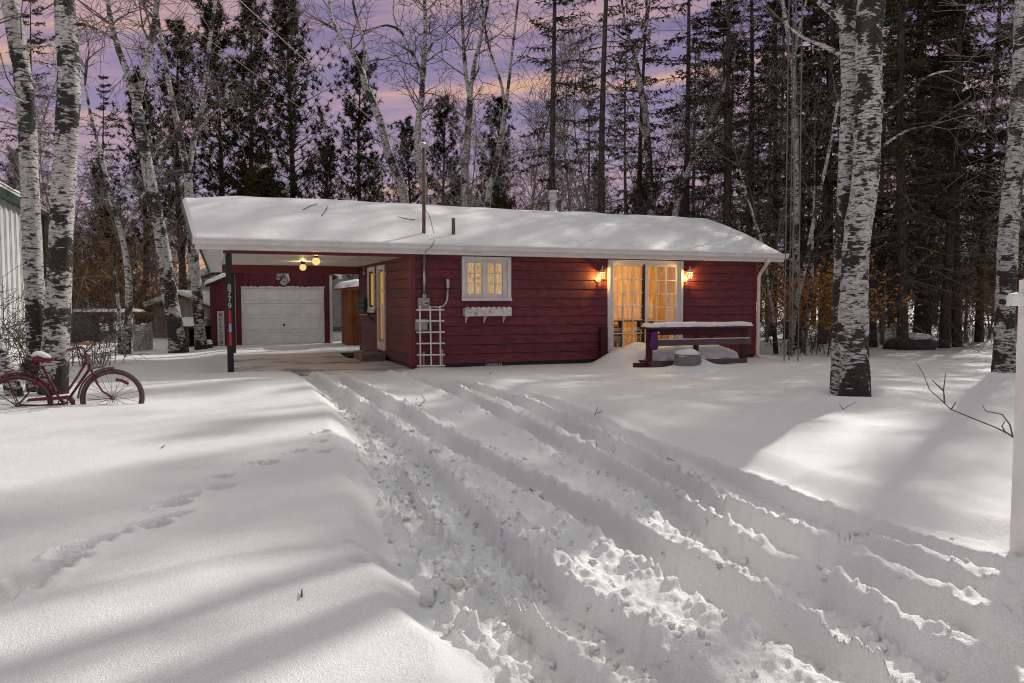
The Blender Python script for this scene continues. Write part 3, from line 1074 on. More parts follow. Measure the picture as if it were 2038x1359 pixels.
# carport side wall
SD = (on_a(769, 600)[0], on_a(754, 600)[0], on_a(765, 697)[1], on_a(765, 527)[1])
SW = (on_a(748.5, 600)[0], on_a(735, 600)[0], on_a(742, 620)[1], on_a(742, 531)[1])
HOLES_S = [(SD[0] + 0.02, SD[1] - 0.02, SD[2] + 0.02, SD[3] - 0.02), (SW[0] + 0.02, SW[1] - 0.02, SW[2] + 0.02, SW[3] - 0.02)]
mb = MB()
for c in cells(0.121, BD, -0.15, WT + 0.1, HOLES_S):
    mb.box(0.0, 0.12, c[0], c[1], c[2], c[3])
side = mb.build('side_wall', BLACK, house)  # black again, so the gaps draw shadow lines under the side boards
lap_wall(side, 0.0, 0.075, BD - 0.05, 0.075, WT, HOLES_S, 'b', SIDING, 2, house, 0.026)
MB().box(AE - 0.12, AE, 0.121, BD, -0.15, WT + 0.1).build('end_wall', SIDING, house)
MB().box(0.121, AE - 0.121, BD - 0.12, BD, -0.15, WT + 0.1).build('rear_wall', SIDING, house)
mb = MB().box(-0.032, 0.0, -0.034, 0.072, 0.04, WT)
mb.box(0.0, 0.072, -0.034, -0.002, 0.04, WT)
mb.build('corner_board', SIDING_TRIM, house)
MB().box(AE - 0.048, AE + 0.03, -0.034, -0.002, 0.04, WT).build('corner_board', SIDING_TRIM, house)
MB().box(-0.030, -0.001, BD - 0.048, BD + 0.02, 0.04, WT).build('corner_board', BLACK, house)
mb = MB().box(0.02, AE - 0.02, 0.004, 0.05, -0.3, 0.072)
mb.box(0.004, 0.05, 0.06, BD - 0.02, -0.3, 0.072)
fnd = mb.build('foundation', STONE_DARK, house)
va, vb = on_b(967, 730)[0], on_b(1000, 730)[0]
for i in range(9):
    MB().box(va + (vb - va) * i / 9, va + (vb - va) * (i + 0.6) / 9, -0.012, 0.003, -0.02, 0.066).build('vent_slat', GALV, house, fnd)


# windows -----------------------------------------------------------
def frame4(mb, x0, x1, z0, z1, w, y0, y1):
    mb.box(x0, x0 + w, y0, y1, z0, z1)
    mb.box(x1 - w, x1, y0, y1, z0, z1)
    mb.box(x0 + w, x1 - w, y0, y1, z1 - w, z1)
    mb.box(x0 + w, x1 - w, y0, y1, z0, z0 + w)
    return mb


def glazed(part, x0, x1, z0, z1, nx, nz, yb, bar=0.022, skip=None):
    """bars and single panes"""
    for i in range(1, nx):
        x = x0 + (x1 - x0) * i / nx
        MB().box(x - bar / 2, x + bar / 2, yb - 0.024, yb + 0.008, z0, z1).build('muntin', WHITE, house, part)
    for k in range(1, nz):
        z = z0 + (z1 - z0) * k / nz
        MB().box(x0, x1, yb - 0.0265, yb + 0.0055, z - bar / 2, z + bar / 2).build('muntin', WHITE, house, part)
    for i in range(nx):
        for k in range(nz):
            a0, a1 = x0 + (x1 - x0) * i / nx, x0 + (x1 - x0) * (i + 1) / nx
            b0, b1 = z0 + (z1 - z0) * k / nz, z0 + (z1 - z0) * (k + 1) / nz
            rr_ = random.Random(i * 31 + k * 7 + int(x0 * 100))
            t1, t2 = rr_.uniform(-.0012, .0012), rr_.uniform(-.0012, .0012)
            m_ = MB().add([(a0, yb + 0.012 + t1, b0), (a1, yb + 0.012 - t1, b0), (a1, yb + 0.012 + t2, b1), (a0, yb + 0.012 - t2, b1),
                           (a0, yb + 0.016 + t1, b0), (a1, yb + 0.016 - t1, b0), (a1, yb + 0.016 + t2, b1), (a0, yb + 0.016 - t2, b1)],
                          [(0, 1, 2, 3), (7, 6, 5, 4), (0, 4, 5, 1), (1, 5, 6, 2), (2, 6, 7, 3), (3, 7, 4, 0)])
            m_.build('pane', GLASS, house, part)


w0, w1, wz0, wz1 = WIN
win = frame4(MB(), w0, w1, wz0, wz1, 0.075, -0.05, 0.03).box(w0 - 0.012, w1 + 0.012, -0.075, -0.0505, wz0 - 0.02, wz0 + 0.05).build('window', WHITE, house, bevel=0.006)
frame4(MB(), w0 + 0.076, w1 - 0.076, wz0 + 0.076, wz1 - 0.076, 0.035, -0.030, 0.06).build('sash_frame', WHITE, house, win, bevel=0.004)
gl0, gl1 = on_b(930.5, 550)[0], on_b(959.7, 550)[0]
gr0, gr1 = on_b(970.5, 550)[0], on_b(1000.2, 550)[0]
gz0, gz1 = on_b(945, 585.2)[1], on_b(945, 523.2)[1]
mb = MB().box(gl1, gr0, -0.018, 0.05, wz0 + 0.112, wz1 - 0.112)
for x0, x1 in ((w0 + 0.112, gl0), (gr1, w1 - 0.112)):
    mb.box(x0, x1, -0.014, 0.05, wz0 + 0.112, wz1 - 0.112)
mb.box(gl0, gl1, -0.012, 0.05, wz0 + 0.112, gz0).box(gr0, gr1, -0.012, 0.05, wz0 + 0.112, gz0)
mb.box(gl0, gl1, -0.012, 0.05, gz1, wz1 - 0.112).box(gr0, gr1, -0.012, 0.05, gz1, wz1 - 0.112)
mb.build('sash', WHITE, house, win, bevel=0.004)
glazed(win, gl0, gl1, gz0, gz1, 2, 3, 0.012)
glazed(win, gr0, gr1, gz0, gz1, 2, 3, 0.012)

d0, d1, dz0, dz1 = DOOR
door = frame4(MB(), d0, d1, dz0, dz1, 0.060, -0.06, 0.04).build('sliding_door', WHITE, house, bevel=0.006)
frame4(MB(), d0 + 0.061, d1 - 0.061, dz0 + 0.061, dz1 - 0.061, 0.03, -0.035, 0.09).build('track_frame', WHITE, house, door, bevel=0.003)
l0, l1 = on_b(1221, 600)[0], on_b(1279, 600)[0]
m0, m1 = on_b(1282.5, 600)[0], on_b(1287.5, 600)[0]
r1_ = on_b(1345.5, 600)[0]
lz1, lz0 = on_b(1250, 528.5)[1], on_b(1250, 690)[1]
rz1, rz0 = on_b(1316, 531)[1], on_b(1316, 691)[1]
mb = MB().box(d0 + 0.092, l0, -0.02, 0.05, dz0 + 0.092, dz1 - 0.092).box(l0, l1, -0.02, 0.05, lz1, dz1 - 0.092).box(l0, l1, -0.02, 0.05, dz0 + 0.092, lz0)
mb.build('sash', WHITE, house, door, bevel=0.004)
MB().box(l1, m0 - 0.002, -0.028, 0.05, dz0 + 0.092, dz1 - 0.092).build('screen_edge', DARK_METAL, house, door)
mb = MB().box(m0, m1, -0.034, 0.02, dz0 + 0.092, dz1 - 0.092).box(r1_, d1 - 0.092, 0.0, 0.07, dz0 + 0.092, dz1 - 0.092)
mb.box(m1, r1_, 0.0, 0.07, rz1, dz1 - 0.092).box(m1, r1_, 0.0, 0.07, dz0 + 0.092, rz0)
mb.build('sash', WHITE, house, door, bevel=0.004)
glazed(door, l0, l1, lz0, lz1, 3, 6, 0.012)
glazed(door, m1, r1_, rz0, rz1, 3, 6, 0.035)

# narrow lights of the carport door and window (frames stand on the a = 0 face)
def side_frame(mb, b0, b1, z0, z1, w, a0, a1):
    mb.box(a0, a1, b0, b0 + w, z0, z1)
    mb.box(a0, a1, b1 - w, b1, z0, z1)
    mb.box(a0, a1, b0 + w, b1 - w, z1 - w, z1)
    mb.box(a0, a1, b0 + w, b1 - w, z0, z0 + w)
    return mb


b0, b1, z0, z1 = SD
dr = side_frame(MB(), b0, b1, z0, z1, 0.10, -0.055, 0.03).box(-0.05, 0.03, b0 + 0.10, b1 - 0.10, z0 + 0.10, z0 + 0.20).build('side_door', WHITE, house, bevel=0.004)
side_frame(MB(), b0 + 0.101, b1 - 0.101, z0 + 0.201, z1 - 0.101, 0.06, -0.02, 0.04).build('door_stile', GREY_BOX, house, dr)
zs = [z0 + 0.26, z0 + 0.26 + 0.86, z0 + 0.26 + 1.20, z1 - 0.16]
bm_ = (b0 + b1) / 2
for k in (1, 2):
    MB().box(-0.018, 0.04, b0 + 0.161, b1 - 0.161, zs[k] - 0.025, zs[k] + 0.025).build('door_rail', WHITE, house, dr)
MB().box(-0.018, 0.04, bm_ - 0.035, bm_ + 0.035, zs[0], zs[1] - 0.025).build('door_rail', WHITE, house, dr)
MB().box(0.012, 0.018, b0 + 0.161, bm_ - 0.035, zs[0], zs[1] - 0.025).build('pane', LIT_AMBER, house, dr)
MB().box(0.012, 0.018, bm_ + 0.035, b1 - 0.161, zs[0], zs[1] - 0.025).build('pane', LIT_AMBER, house, dr)
MB().box(0.012, 0.018, b0 + 0.161, b1 - 0.161, zs[1] + 0.025, zs[2] - 0.025).build('pane', LIT_AMBER, house, dr)
MB().box(0.012, 0.018, b0 + 0.161, b1 - 0.161, zs[2] + 0.025, zs[3]).build('pane', LIT_AMBER, house, dr)
MB().lathe([(0.022, 0.0), (0.03, 0.03), (0.02, 0.055)], (-0.08, b1 - 0.15, z0 + 1.0), 10, 'x').build('door_knob', GALV, house, dr, True)
b0, b1, z0, z1 = SW
sw = side_frame(MB(), b0, b1, z0, z1, 0.12, -0.05, 0.03).box(-0.07, -0.0505, b0 - 0.02, b1 + 0.02, z0 - 0.03, z0 + 0.05).build('side_window', WHITE, house, bevel=0.004)
side_frame(MB(), b0 + 0.121, b1 - 0.121, z0 + 0.121, z1 - 0.121, 0.045, -0.02, 0.04).build('sash', BLACK, house, sw)
MB().box(0.012, 0.018, b0 + 0.166, b1 - 0.166, z0 + 0.166, z1 - 0.166).build('pane', LIT_AMBER, house, sw)

# rooms behind the glass ---------------------------------------------
mb = MB().box(0.14, AE - 0.14, 0.14, BD - 0.14, 0.16, 0.20)
mb.build('room_floor', ROOM_FLOOR, house)
mb = MB()
x = 3.4
while x < AE - 0.2:
    mb.box(x, min(x + 0.145, AE - 0.13), 3.6, 3.63 + 0.006 * ((x * 10) % 2), 0.2, 2.44)
    x += 0.15
mb.build('room_wall', ROOM_WALL, house)
MB().box(3.3, 3.4, 0.13, 3.6, 0.2, 2.44).build('room_wall', ROOM_WALL, house)
MB().box(AE - 0.16, AE - 0.125, 0.13, 3.6, 0.2, 2.44).build('room_wall', ROOM_WALL, house)
MB().box(3.3, AE - 0.13, 0.13, 3.62, 2.44, 2.48).build('room_ceiling', ROOM_WALL, house)
CURT = make_lit('glowing_curtain', (0.20, 0.09, 0.025), (0.92, 0.60, 0.30), 0.9, 9.0, (1.6, 1.0, 1.0), 0.8, 2.2)  # cloth emits this glow itself, in place of lamp light coming through
me_v, me_f = [], []
n = 60
for i in range(n + 1):
    a = w0 - 0.1 + (w1 - w0 + 0.2) * i / n
    for k in range(13):
        z = wz0 - 0.1 + (wz1 - wz0 + 0.2) * k / 12
        me_v.append((a, 0.26 + 0.035 * math.sin(i * 1.05 + 0.5 * math.sin(k * 0.7)) + 0.012 * math.sin(k * 1.9 + i * 0.6), z))
for i in range(n):
    for k in range(12):
        me_f.append((i * 13 + k, (i + 1) * 13 + k, (i + 1) * 13 + k + 1, i * 13 + k + 1))
o = MB().add(me_v, me_f).solo('curtain', CURT, 'crinkled gold curtain behind the small white window', 'curtain', ((w0 + w1) / 2, 0.26, wz0 - 0.1), 'H', smooth=True)
sf = o.modifiers.new('solid', 'SOLIDIFY'); sf.thickness = 0.006
# sofa, table and lamp seen through the sliding door
th = Thing('sofa', 'brown sofa standing inside behind the glass door', 'sofa', (5.4, 2.6, 0.2), 'H')
MB().box(4.7, 6.1, 2.2, 3.0, 0.3, 0.62).build('seat', FABRIC, th, bevel=0.05)
MB().box(4.7, 6.1, 3.0, 3.25, 0.3, 1.05).build('backrest', FABRIC, th, bevel=0.06)
for x in (4.5, 6.1):
    MB().box(x, x + 0.2, 2.2, 3.2, 0.3, 0.82).build('armrest', FABRIC, th, bevel=0.05)
for x in (4.6, 6.2):
    for y in (2.3, 3.1):
        MB().box(x - .03, x + .03, y - .03, y + .03, 0.2, 0.31).build('leg', BROWN_WOOD, th)
th = Thing('dining_table', 'small wooden table inside the room near the glass door', 'table', (6.0, 1.3, 0.2), 'H')
MB().box(5.5, 6.6, 0.9, 1.7, 0.92, 0.96).build('tabletop', BROWN_WOOD, th, bevel=0.008)
for x in (5.6, 6.5):
    for y in (1.0, 1.6):
        MB().box(x - .035, x + .035, y - .035, y + .035, 0.2, 0.92).build('leg', BROWN_WOOD, th)

def point(name, a, b, z, watts, col, rad=0.05, parent=None):
    ld = bpy.data.lights.new(name, 'POINT')
    ld.energy, ld.color, ld.shadow_soft_size = watts, col, rad
    lo = bpy.data.objects.new(name, ld)
    COL.objects.link(lo)
    if parent is not None:
        lo.parent = parent.e
        lo.location = Vector((a, b, z)) - parent.o
    else:
        lo.location = HW(a, b, z)
    return lo


point('room_light', 5.6, 1.9, 2.25, 115, (1.0, 0.71, 0.34), 0.12, house)
point('room_light', 7.4, 1.9, 2.25, 92, (1.0, 0.71, 0.34), 0.12, house)

# roof ---------------------------------------------------------------
RB, RS, EB, BB = 2.85, 0.335, -0.50, 6.9        # ridge, slope, front and rear eave


def roofz(b):
    return 3.70 - RS * abs(b - RB)


def aleft(b):
    return np.interp(b, [EB, RB, BB], [-4.20, -4.46, -3.92])


AR = AE + 0.44
mb = MB()
TH = 0.12
sec = [(EB, roofz(EB)), (RB, roofz(RB)), (BB, roofz(BB)), (BB, roofz(BB) - TH), (RB, roofz(RB) - TH), (EB, roofz(EB) - TH)]
vs = [(float(aleft(b)), b, z) for b, z in sec] + [(AR, b, z) for b, z in sec]
fs = [(0, 1, 4, 5), (1, 2, 3, 4), (11, 10, 7, 6), (10, 9, 8, 7), (0, 6, 7, 1), (1, 7, 8, 2), (2, 8, 9, 3), (3, 9, 10, 4), (4, 10, 11, 5), (5, 11, 6, 0)]
roof = mb.add(vs, fs).build('roof', SOFFIT, house)
# gable infill above the walls
for nm, aa in (('gable_panel', 0.02), ('gable_panel', AE - 0.14)):
    MB().prism([(0.0, WT + 0.1), (BD, WT + 0.1), (BD, roofz(BD) - TH), (RB, roofz(RB) - TH), (0.0, roofz(0) - TH)], 'x', aa, aa + 0.1).build(nm, SIDING_TRIM, house)
MB().prism([(0.0, 2.44), (5.9, 2.44), (5.9, roofz(5.9) - TH), (RB, roofz(RB) - TH), (0.0, roofz(0) - TH)], 'x', -3.66, -3.58).build('gable_panel', SOFFIT, house)
# rake boards on the left, front and back slope
MB().beam((-4.225, EB - 0.02, roofz(EB) - 0.08), (-4.485, RB, roofz(RB) - 0.08), 0.03, 0.17).build('rake_board', RAKE, house)
MB().beam((-3.945, BB, roofz(BB) - 0.08), (-4.485, RB + 0.02, roofz(RB) - 0.08), 0.03, 0.17).build('rake_board', RAKE, house)
MB().beam((AR + 0.017, EB - 0.02, roofz(EB) - 0.08), (AR + 0.017, RB, roofz(RB) - 0.08), 0.03, 0.17).build('rake_board', WHITE, house)
# fascia, gutter, soffit
MB().box(-4.2, AR, EB - 0.03, EB - 0.002, 2.435, 2.60).build('fascia_board', WHITE, house)
gut = [(EB - 0.031, 2.485), (EB - 0.09, 2.485), (EB - 0.115, 2.515), (EB - 0.12, 2.555), (EB - 0.145, 2.585), (EB - 0.145, 2.605), (EB - 0.13, 2.605), (EB - 0.125, 2.575), (EB - 0.031, 2.55)]
gutter = MB().prism(gut, 'x', -4.24, AR + 0.06).build('gutter', WHITE, house)
MB().prism([(EB - 0.031, 2.48), (EB - 0.09, 2.48), (EB - 0.125, 2.515), (EB - 0.15, 2.58), (EB - 0.15, 2.612), (EB - 0.031, 2.612)], 'x', AR + 0.06, AR + 0.066).build('gutter_end', WHITE, house, gutter)
MB().box(-4.2, AR, EB - 0.03, EB + 0.02, 2.405, 2.434).build('drip_edge', WHITE, house)
mb = MB()
x = -4.2
while x < AR - 0.05:
    mb.box(x, min(AR, x + 0.29), EB + 0.021, -0.036, 2.424, 2.436)
    x += 0.296
mb.build('soffit', SOFFIT, house)
# downspout at the right-hand corner
pd = [on_b(px, py, b) for px, py, b in ((1529, 520, -0.56), (1529, 532, -0.54), (1505, 548, -0.10))]
ds = [(pd[0][0], -0.56, 2.49), (pd[0][0], -0.56, 2.40), (AE + 0.10, -0.10, 2.16), (AE + 0.06, -0.075, 2.05), (AE + 0.06, -0.075, 0.12), (AE + 0.10, -0.12, 0.03), (AE + 0.45, -0.42, -0.01)]
MB().tube(ds, 0.043, 8).build('downspout', WHITE, house, bevel=0)

# header and rear beam, ceiling and posts of the carport
AP = on_b(457, 620)[0]
mb = MB().box(AP - 0.10, -0.034, -0.045, 0.045, WT - 0.055, WT - 0.0)
mb.build('header_beam', BEAM_RED, house, bevel=0.004)
MB().box(AP - 0.02, -0.034, BD - 0.06, BD + 0.06, 2.18, 2.395).build('rear_beam', BEAM_RED, house, bevel=0.004)
mb = MB()
y = 0.05
while y < BD - 0.1:
    mb.box(AP + 0.04, -0.032, y, min(y + 0.236, BD - 0.062), 2.396, 2.41)
    mb.box(AP + 0.04, -0.032, y + 0.236, min(y + 0.242, BD - 0.062), 2.402, 2.41)
    y += 0.242
mb.build('carport_ceiling', SOFFIT, house)
h0, h1 = -1.05, -0.35
mb = frame4(MB(), 0, 1, 0, 1, 0.1, 0, 1); mb = MB()
for x0, x1, y0, y1 in ((h0, h1, 0.9, 0.96), (h0, h1, 1.9, 1.96), (h0, h0 + 0.06, 0.96, 1.9), (h1 - 0.06, h1, 0.96, 1.9)):
    mb.box(x0, x1, y0, y1, 2.375, 2.3955)
hatch = mb.build('attic_hatch', GREY_BOX, house)
MB().box(h0 + 0.061, h1 - 0.061, 0.961, 1.899, 2.385, 2.3955).build('hatch_panel', WHITE, house, hatch)
ca, cb = -0.62, 2.0
mb = MB().tube([(ca, cb, 2.395), (ca, cb, 2.10)], 0.004, 5).lathe([(0.004, 2.11), (0.012, 2.08), (0.028, 2.06), (0.026, 2.055)], (ca, cb, 0), 10)
mb.build('pull_cord', WHITE_OLD, house)

# front post with house number and reflectors
post = MB().box(AP - 0.058, AP + 0.058, -0.044, 0.044, -0.1, WT - 0.056).build('post', BLACK, house, bevel=0.004)
a2 = on_b(464.5, 650, 6.0)[0]
MB().box(a2 - 0.055, a2 + 0.055, 5.95, 6.05, -0.05, 2.18).build('post', BLACK, house, bevel=0.004)


def arc(cx_, cy_, rx, ry, t0, t1, n=14):
    return [(cx_ + rx * math.cos(R(t0 + (t1 - t0) * i / n)), cy_ + ry * math.sin(R(t0 + (t1 - t0) * i / n))) for i in range(n + 1)]


# letterforms as stroke paths in a 1 x 1.4 cell: (points, width)
GLYPH = {
    '8': [(arc(.5, 1.05, .27, .29, 0, 360), .13), (arc(.5, .37, .34, .33, 0, 360), .15)],
    '7': [([(.14, 1.34), (.88, 1.34)], .15), ([(.86, 1.32), (.55, .75), (.42, .02)], .17), ([(.16, 1.36), (.16, 1.12)], .09)],
    '9': [(arc(.5, .96, .32, .37, 0, 360), .15), ([(.82, .96), (.80, .55), (.62, .18), (.30, .06)], .14), ([(.30, .06), (.18, .2)], .1)],
    'W': [([(.06, 1.36), (.28, .05)], .17), ([(.28, .05), (.5, 1.2)], .12), ([(.5, 1.2), (.72, .05)], .17), ([(.72, .05), (.95, 1.36)], .12), ([(-.05, 1.37), (.22, 1.37)], .06), ([(.82, 1.37), (1.06, 1.37)], .06)],
    'E': [([(.22, .02), (.22, 1.38)], .18), ([(.06, 1.36), (.86, 1.36)], .07), ([(.06, .04), (.88, .04)], .07), ([(.22, .72), (.64, .72)], .07), ([(.84, 1.38), (.84, 1.08)], .07), ([(.87, .02), (.87, .34)], .07), ([(.64, .86), (.64, .58)], .06)],
    'L': [([(.28, .02), (.28, 1.38)], .18), ([(.10, 1.36), (.48, 1.36)], .07), ([(.10, .04), (.88, .04)], .07), ([(.87, .02), (.87, .40)], .07)],
    'C': [(arc(.55, .70, .42, .64, 50, 310), .15), ([(.83, 1.2), (.85, 1.02)], .09), ([(.83, .2), (.86, .36)], .07)],
    'O': [(arc(.5, .70, .40, .63, 0, 360), .15)],
    'M': [([(.16, .02), (.16, 1.36)], .08), ([(.16, 1.36), (.5, .12)], .17), ([(.5, .12), (.84, 1.36)], .08), ([(.84, 1.36), (.84, .02)], .18), ([(.02, .04), (.30, .04)], .06), ([(.68, .04), (1.0, .04)], .06), ([(.02, 1.36), (.22, 1.36)], .06), ([(.80, 1.36), (1.0, 1.36)], .06)],
}


def glyph(ch, x, z, wdt, hgt, yf, yb):
    """raised letter facing -b"""
    mb = MB()
    for k, (pts, wd) in enumerate(GLYPH[ch]):
        q = [Vector((x + p[0] * wdt, 0, z + p[1] / 1.4 * hgt)) for p in pts]
        hw_ = wd * wdt / 2
        L, Rr = [], []
        for i, p in enumerate(q):
            t = (q[min(i + 1, len(q) - 1)] - q[max(i - 1, 0)])
            if (q[0] - q[-1]).length < 1e-6 and i in (0, len(q) - 1):
                t = q[1] - q[-2]
            t.normalize()
            nrm = Vector((-t.z, 0, t.x)) * hw_
            L.append(p + nrm); Rr.append(p - nrm)
        f = yf - 0.0004 * k
        m_ = len(q)
        vs = [(v.x, f, v.z) for v in L] + [(v.x, f, v.z) for v in Rr] + [(v.x, yb, v.z) for v in L] + [(v.x, yb, v.z) for v in Rr]
        fs = []
        for i in range(m_ - 1):
            fs += [(i, i + 1, m_ + i + 1, m_ + i), (i, 2 * m_ + i, 2 * m_ + i + 1, i + 1), (m_ + i, m_ + i + 1, 3 * m_ + i + 1, 3 * m_ + i)]
        fs += [(0, m_, 3 * m_, 2 * m_), (m_ - 1, 3 * m_ - 1, 4 * m_ - 1, 2 * m_ - 1)]
        mb.add(vs, fs)
    return mb


for ch, yc in zip('8779', (570.5, 583.0, 595.5, 608.0)):
    zc = on_b(458, yc)[1]
    glyph(ch, AP - 0.040, zc - 0.052, 0.080, 0.104, -0.050, -0.043).build('house_digit', WHITE, house, post)
for y0, y1, m_ in ((617, 642, RED_REFL), (643.5, 661, GREY_REFL), (662.5, 688, RED_REFL)):
    MB().box(AP - 0.022, AP + 0.028, -0.049, -0.0445, on_b(458, y1)[1], on_b(458, y0)[1]).build('reflector', m_, house, post)

# service mast, vent pipe and flue on the roof
ma, mbb = on_b(843.5, 463, 0.12)[0], 0.12
mt = on_b(843, 292, 0.12)[1]
MB().tube([(ma, mbb, 2.6), (ma + 0.012, mbb, mt)], 0.038, 10).build('service_mast', RUST, house, roof, True)
MB().tube([(ma + 0.012, mbb, mt - 0.02), (ma, mbb - 0.02, mt + 0.05), (ma - 0.06, mbb - 0.05, mt + 0.06), (ma - 0.10, mbb - 0.06, mt + 0.0)], [0.045, 0.05, 0.045, 0.03], 10).build('weatherhead', GALV, house, roof, True)
va = on_b(902.5, 460, 0.15)[0]
MB().tube([(va, 0.15, 2.6), (va, 0.15, on_b(902.5, 434, 0.15)[1])], 0.04, 10).build('vent_pipe', RUST, house, roof, True)
fa = on_b(1100.5, 420, RB)[0]
fz = on_b(1100, 420, RB)[1] - 0.05
k = 22.0 / 1524
MB().lathe([(0.24, fz - 0.3), (0.19, fz), (0.105, fz + 0.05), (0.105, fz + 0.36), (0.11, fz + 0.37)], (fa, RB, 0), 20).build('flue_pipe', STEEL, house, roof, True)
MB().lathe([(0.10, fz + 0.345), (0.145, fz + 0.35), (0.145, fz + 0.57), (0.12, fz + 0.59), (0.018, fz + 0.605)], (fa, RB, 0), 20).build('flue_cap', STEEL, house, roof, True)

# snow on the roof ----------------------------------------------------
na_, nb_ = 300, 110
ga = np.linspace(0, 1, na_)
gb = np.linspace(EB + 0.0, BB + 0.06, nb_)
AA, BBm = np.meshgrid(ga, gb)
AL = aleft(BBm) - 0.03
PA = AL + (AR + 0.02 - AL) * AA
de = np.minimum.reduce([PA - AL, AR + 0.02 - PA, (BBm - EB) * 1.0, BB + 0.06 - BBm])
thick = (0.03 + 0.125 * sstep(0.0, 1.6, BBm - EB) * (0.25 + 0.75 * sstep(0.0, 1.3, PA - AL))) * np.sqrt(np.clip(1 - (1 - np.clip(de / 0.06, 0, 1)) ** 2, 0, 1))
base = 3.70 - RS * (np.sqrt((BBm - RB) ** 2 + 0.16 ** 2) - 0.05)
top = base + 0.012 + thick * (1 + 0.25 * fbm(PA * 0.5, BBm * 0.6, 3, 201)) + 0.022 * fbm(PA * 1.2 + BBm * 0.8, BBm * 2.2, 3, 202) * np.clip(de / 0.3, 0, 1)
# small dimples low on the slope, where drips fell
top += -0.012 * np.clip(fbm(PA * 9, BBm * 9, 2, 203) - 0.12, 0, 1) * 3 * np.exp(-((BBm - EB - 0.35) / 0.2) ** 2)
EBx = np.where(BBm < EB + 1e-6, EB - 0.02, BBm)
Vt = np.column_stack([PA.ravel(), EBx.ravel(), top.ravel()])
low = np.column_stack([PA.ravel(), EBx.ravel(), np.minimum(top, 3.70 - RS * np.abs(BBm - RB) + 0.004).ravel()])
ii, jj = np.meshgrid(np.arange(nb_ - 1), np.arange(na_ - 1), indexing='ij')
q = np.stack([ii * na_ + jj, ii * na_ + jj + 1, (ii + 1) * na_ + jj + 1, (ii + 1) * na_ + jj], axis=2).reshape(-1, 4)
N = na_ * nb_
rim = list(range(na_)) + [r * na_ + na_ - 1 for r in range(1, nb_)] + [(nb_ - 1) * na_ + c for c in range(na_ - 2, -1, -1)] + [r * na_ for r in range(nb_ - 2, 0, -1)]
rim = np.array(rim)
r2 = np.roll(rim, -1)
qs = np.column_stack([rim, rim + N, r2 + N, r2])
o = link('roof_snow', mesh_np('roof_snow', np.vstack([Vt, low]), np.vstack([q, qs]), None, True), SNOW_ROOF)
o.location = HW(0, 0, 0); o.rotation_euler = (0, 0, HANG)
tag(o, 'thick smooth snow blanket lying on the cottage roof', 'snow')
MB().box(AP + 0.1, 0.0, -0.5, 4.6, -0.2, 0.006).solo('carport_floor', SLAB, 'bare concrete floor under the carport dusted with snow', 'floor', (AP / 2, 2, 0), 'H', kind='structure')

# ------------------------------------------------------------------ things fixed to the cottage
def lantern(px, py, label):
    """white carriage lamp: round back plate, arm, tapered glass with ribs, roof and finial"""
    a, z = on_b(px, py, -0.16)
    th = Thing('wall_lantern', label, 'wall lamp', (a, 0.0, z), 'H', 'carriage lamps beside the sliding door')
    b = -0.16
    al, zl = a - 0.045, z - 0.10
    MB().lathe([(0.012, -0.045), (0.045, -0.04), (0.068, -0.030), (0.070, -0.024)], (al, 0, zl), 18, 'y').build('back_plate', LAMP_IVORY, th, smooth=True)
    MB().tube([(al, -0.03, zl), (al + 0.012, -0.10, zl - 0.03), (a - 0.01, -0.15, zl - 0.035), (a, b, zl + 0.005)], 0.012, 8).build('arm', LAMP_IVORY, th, smooth=True)
    MB().lathe([(0.010, zl - 0.055), (0.013, zl - 0.045), (0.010, zl - 0.02), (0.03, zl + 0.0), (0.042, zl + 0.012), (0.046, zl + 0.02)], (a, b, 0), 12).build('cup', LAMP_IVORY, th, smooth=True)
    MB().lathe([(0.040, zl + 0.021), (0.066, zl + 0.165)], (a, b, 0), 6).build('glass', LIT_LANTERN, th)
    for k in range(6):
        t = k * math.pi / 3
        MB().beam((a + 0.043 * math.cos(t), b + 0.043 * math.sin(t), zl + 0.018), (a + 0.070 * math.cos(t), b + 0.070 * math.sin(t), zl + 0.168), 0.010, 0.010).build('rib', LAMP_IVORY, th)
    MB().lathe([(0.094, zl + 0.168), (0.096, zl + 0.174), (0.078, zl + 0.19), (0.066, zl + 0.215), (0.045, zl + 0.24), (0.012, zl + 0.255), (0.012, zl + 0.27), (0.017, zl + 0.285), (0.010, zl + 0.31), (0.003, zl + 0.325)], (a, b, 0), 12).build('cap', LAMP_IVORY, th, smooth=True)
    point('lantern_light', a, b, zl + 0.10, 42.0, (1.0, 0.60, 0.17), 0.02, th)


lantern(1199, 548, 'lit ivory carriage lamp on the wall between the window and the sliding door')
lantern(1373, 548, 'lit ivory carriage lamp on the wall right above the deck railing')


def ceiling_lamp(a, b, label):
    th = Thing('ceiling_lamp', label, 'ceiling lamp', (a, b, 2.396), 'H', 'globe lamps under the carport ceiling')
    MB().lathe([(0.062, 2.3955), (0.060, 2.37), (0.045, 2.33), (0.042, 2.315)], (a, b, 0), 16).build('fitting', BLACK, th, smooth=True)
    MB().ball((a, b, 2.255), 0.082, 18, 12).build('globe', LIT_GLOBE, th, smooth=True)
    point('globe_light', a, b, 2.255, 26.0, (1.0, 0.66, 0.28), 0.03, th)


ceiling_lamp(-1.84, 3.35, 'lit round globe on a black fitting at the middle of the carport ceiling')
ceiling_lamp(-1.93, 0.22, 'lit round globe half hidden behind the front beam of the carport')

# electric meter, conduits and boxes
def pb(px, py, b=-0.03):
    a, z = on_b(px, py, b)
    return Vector((a, b, z))


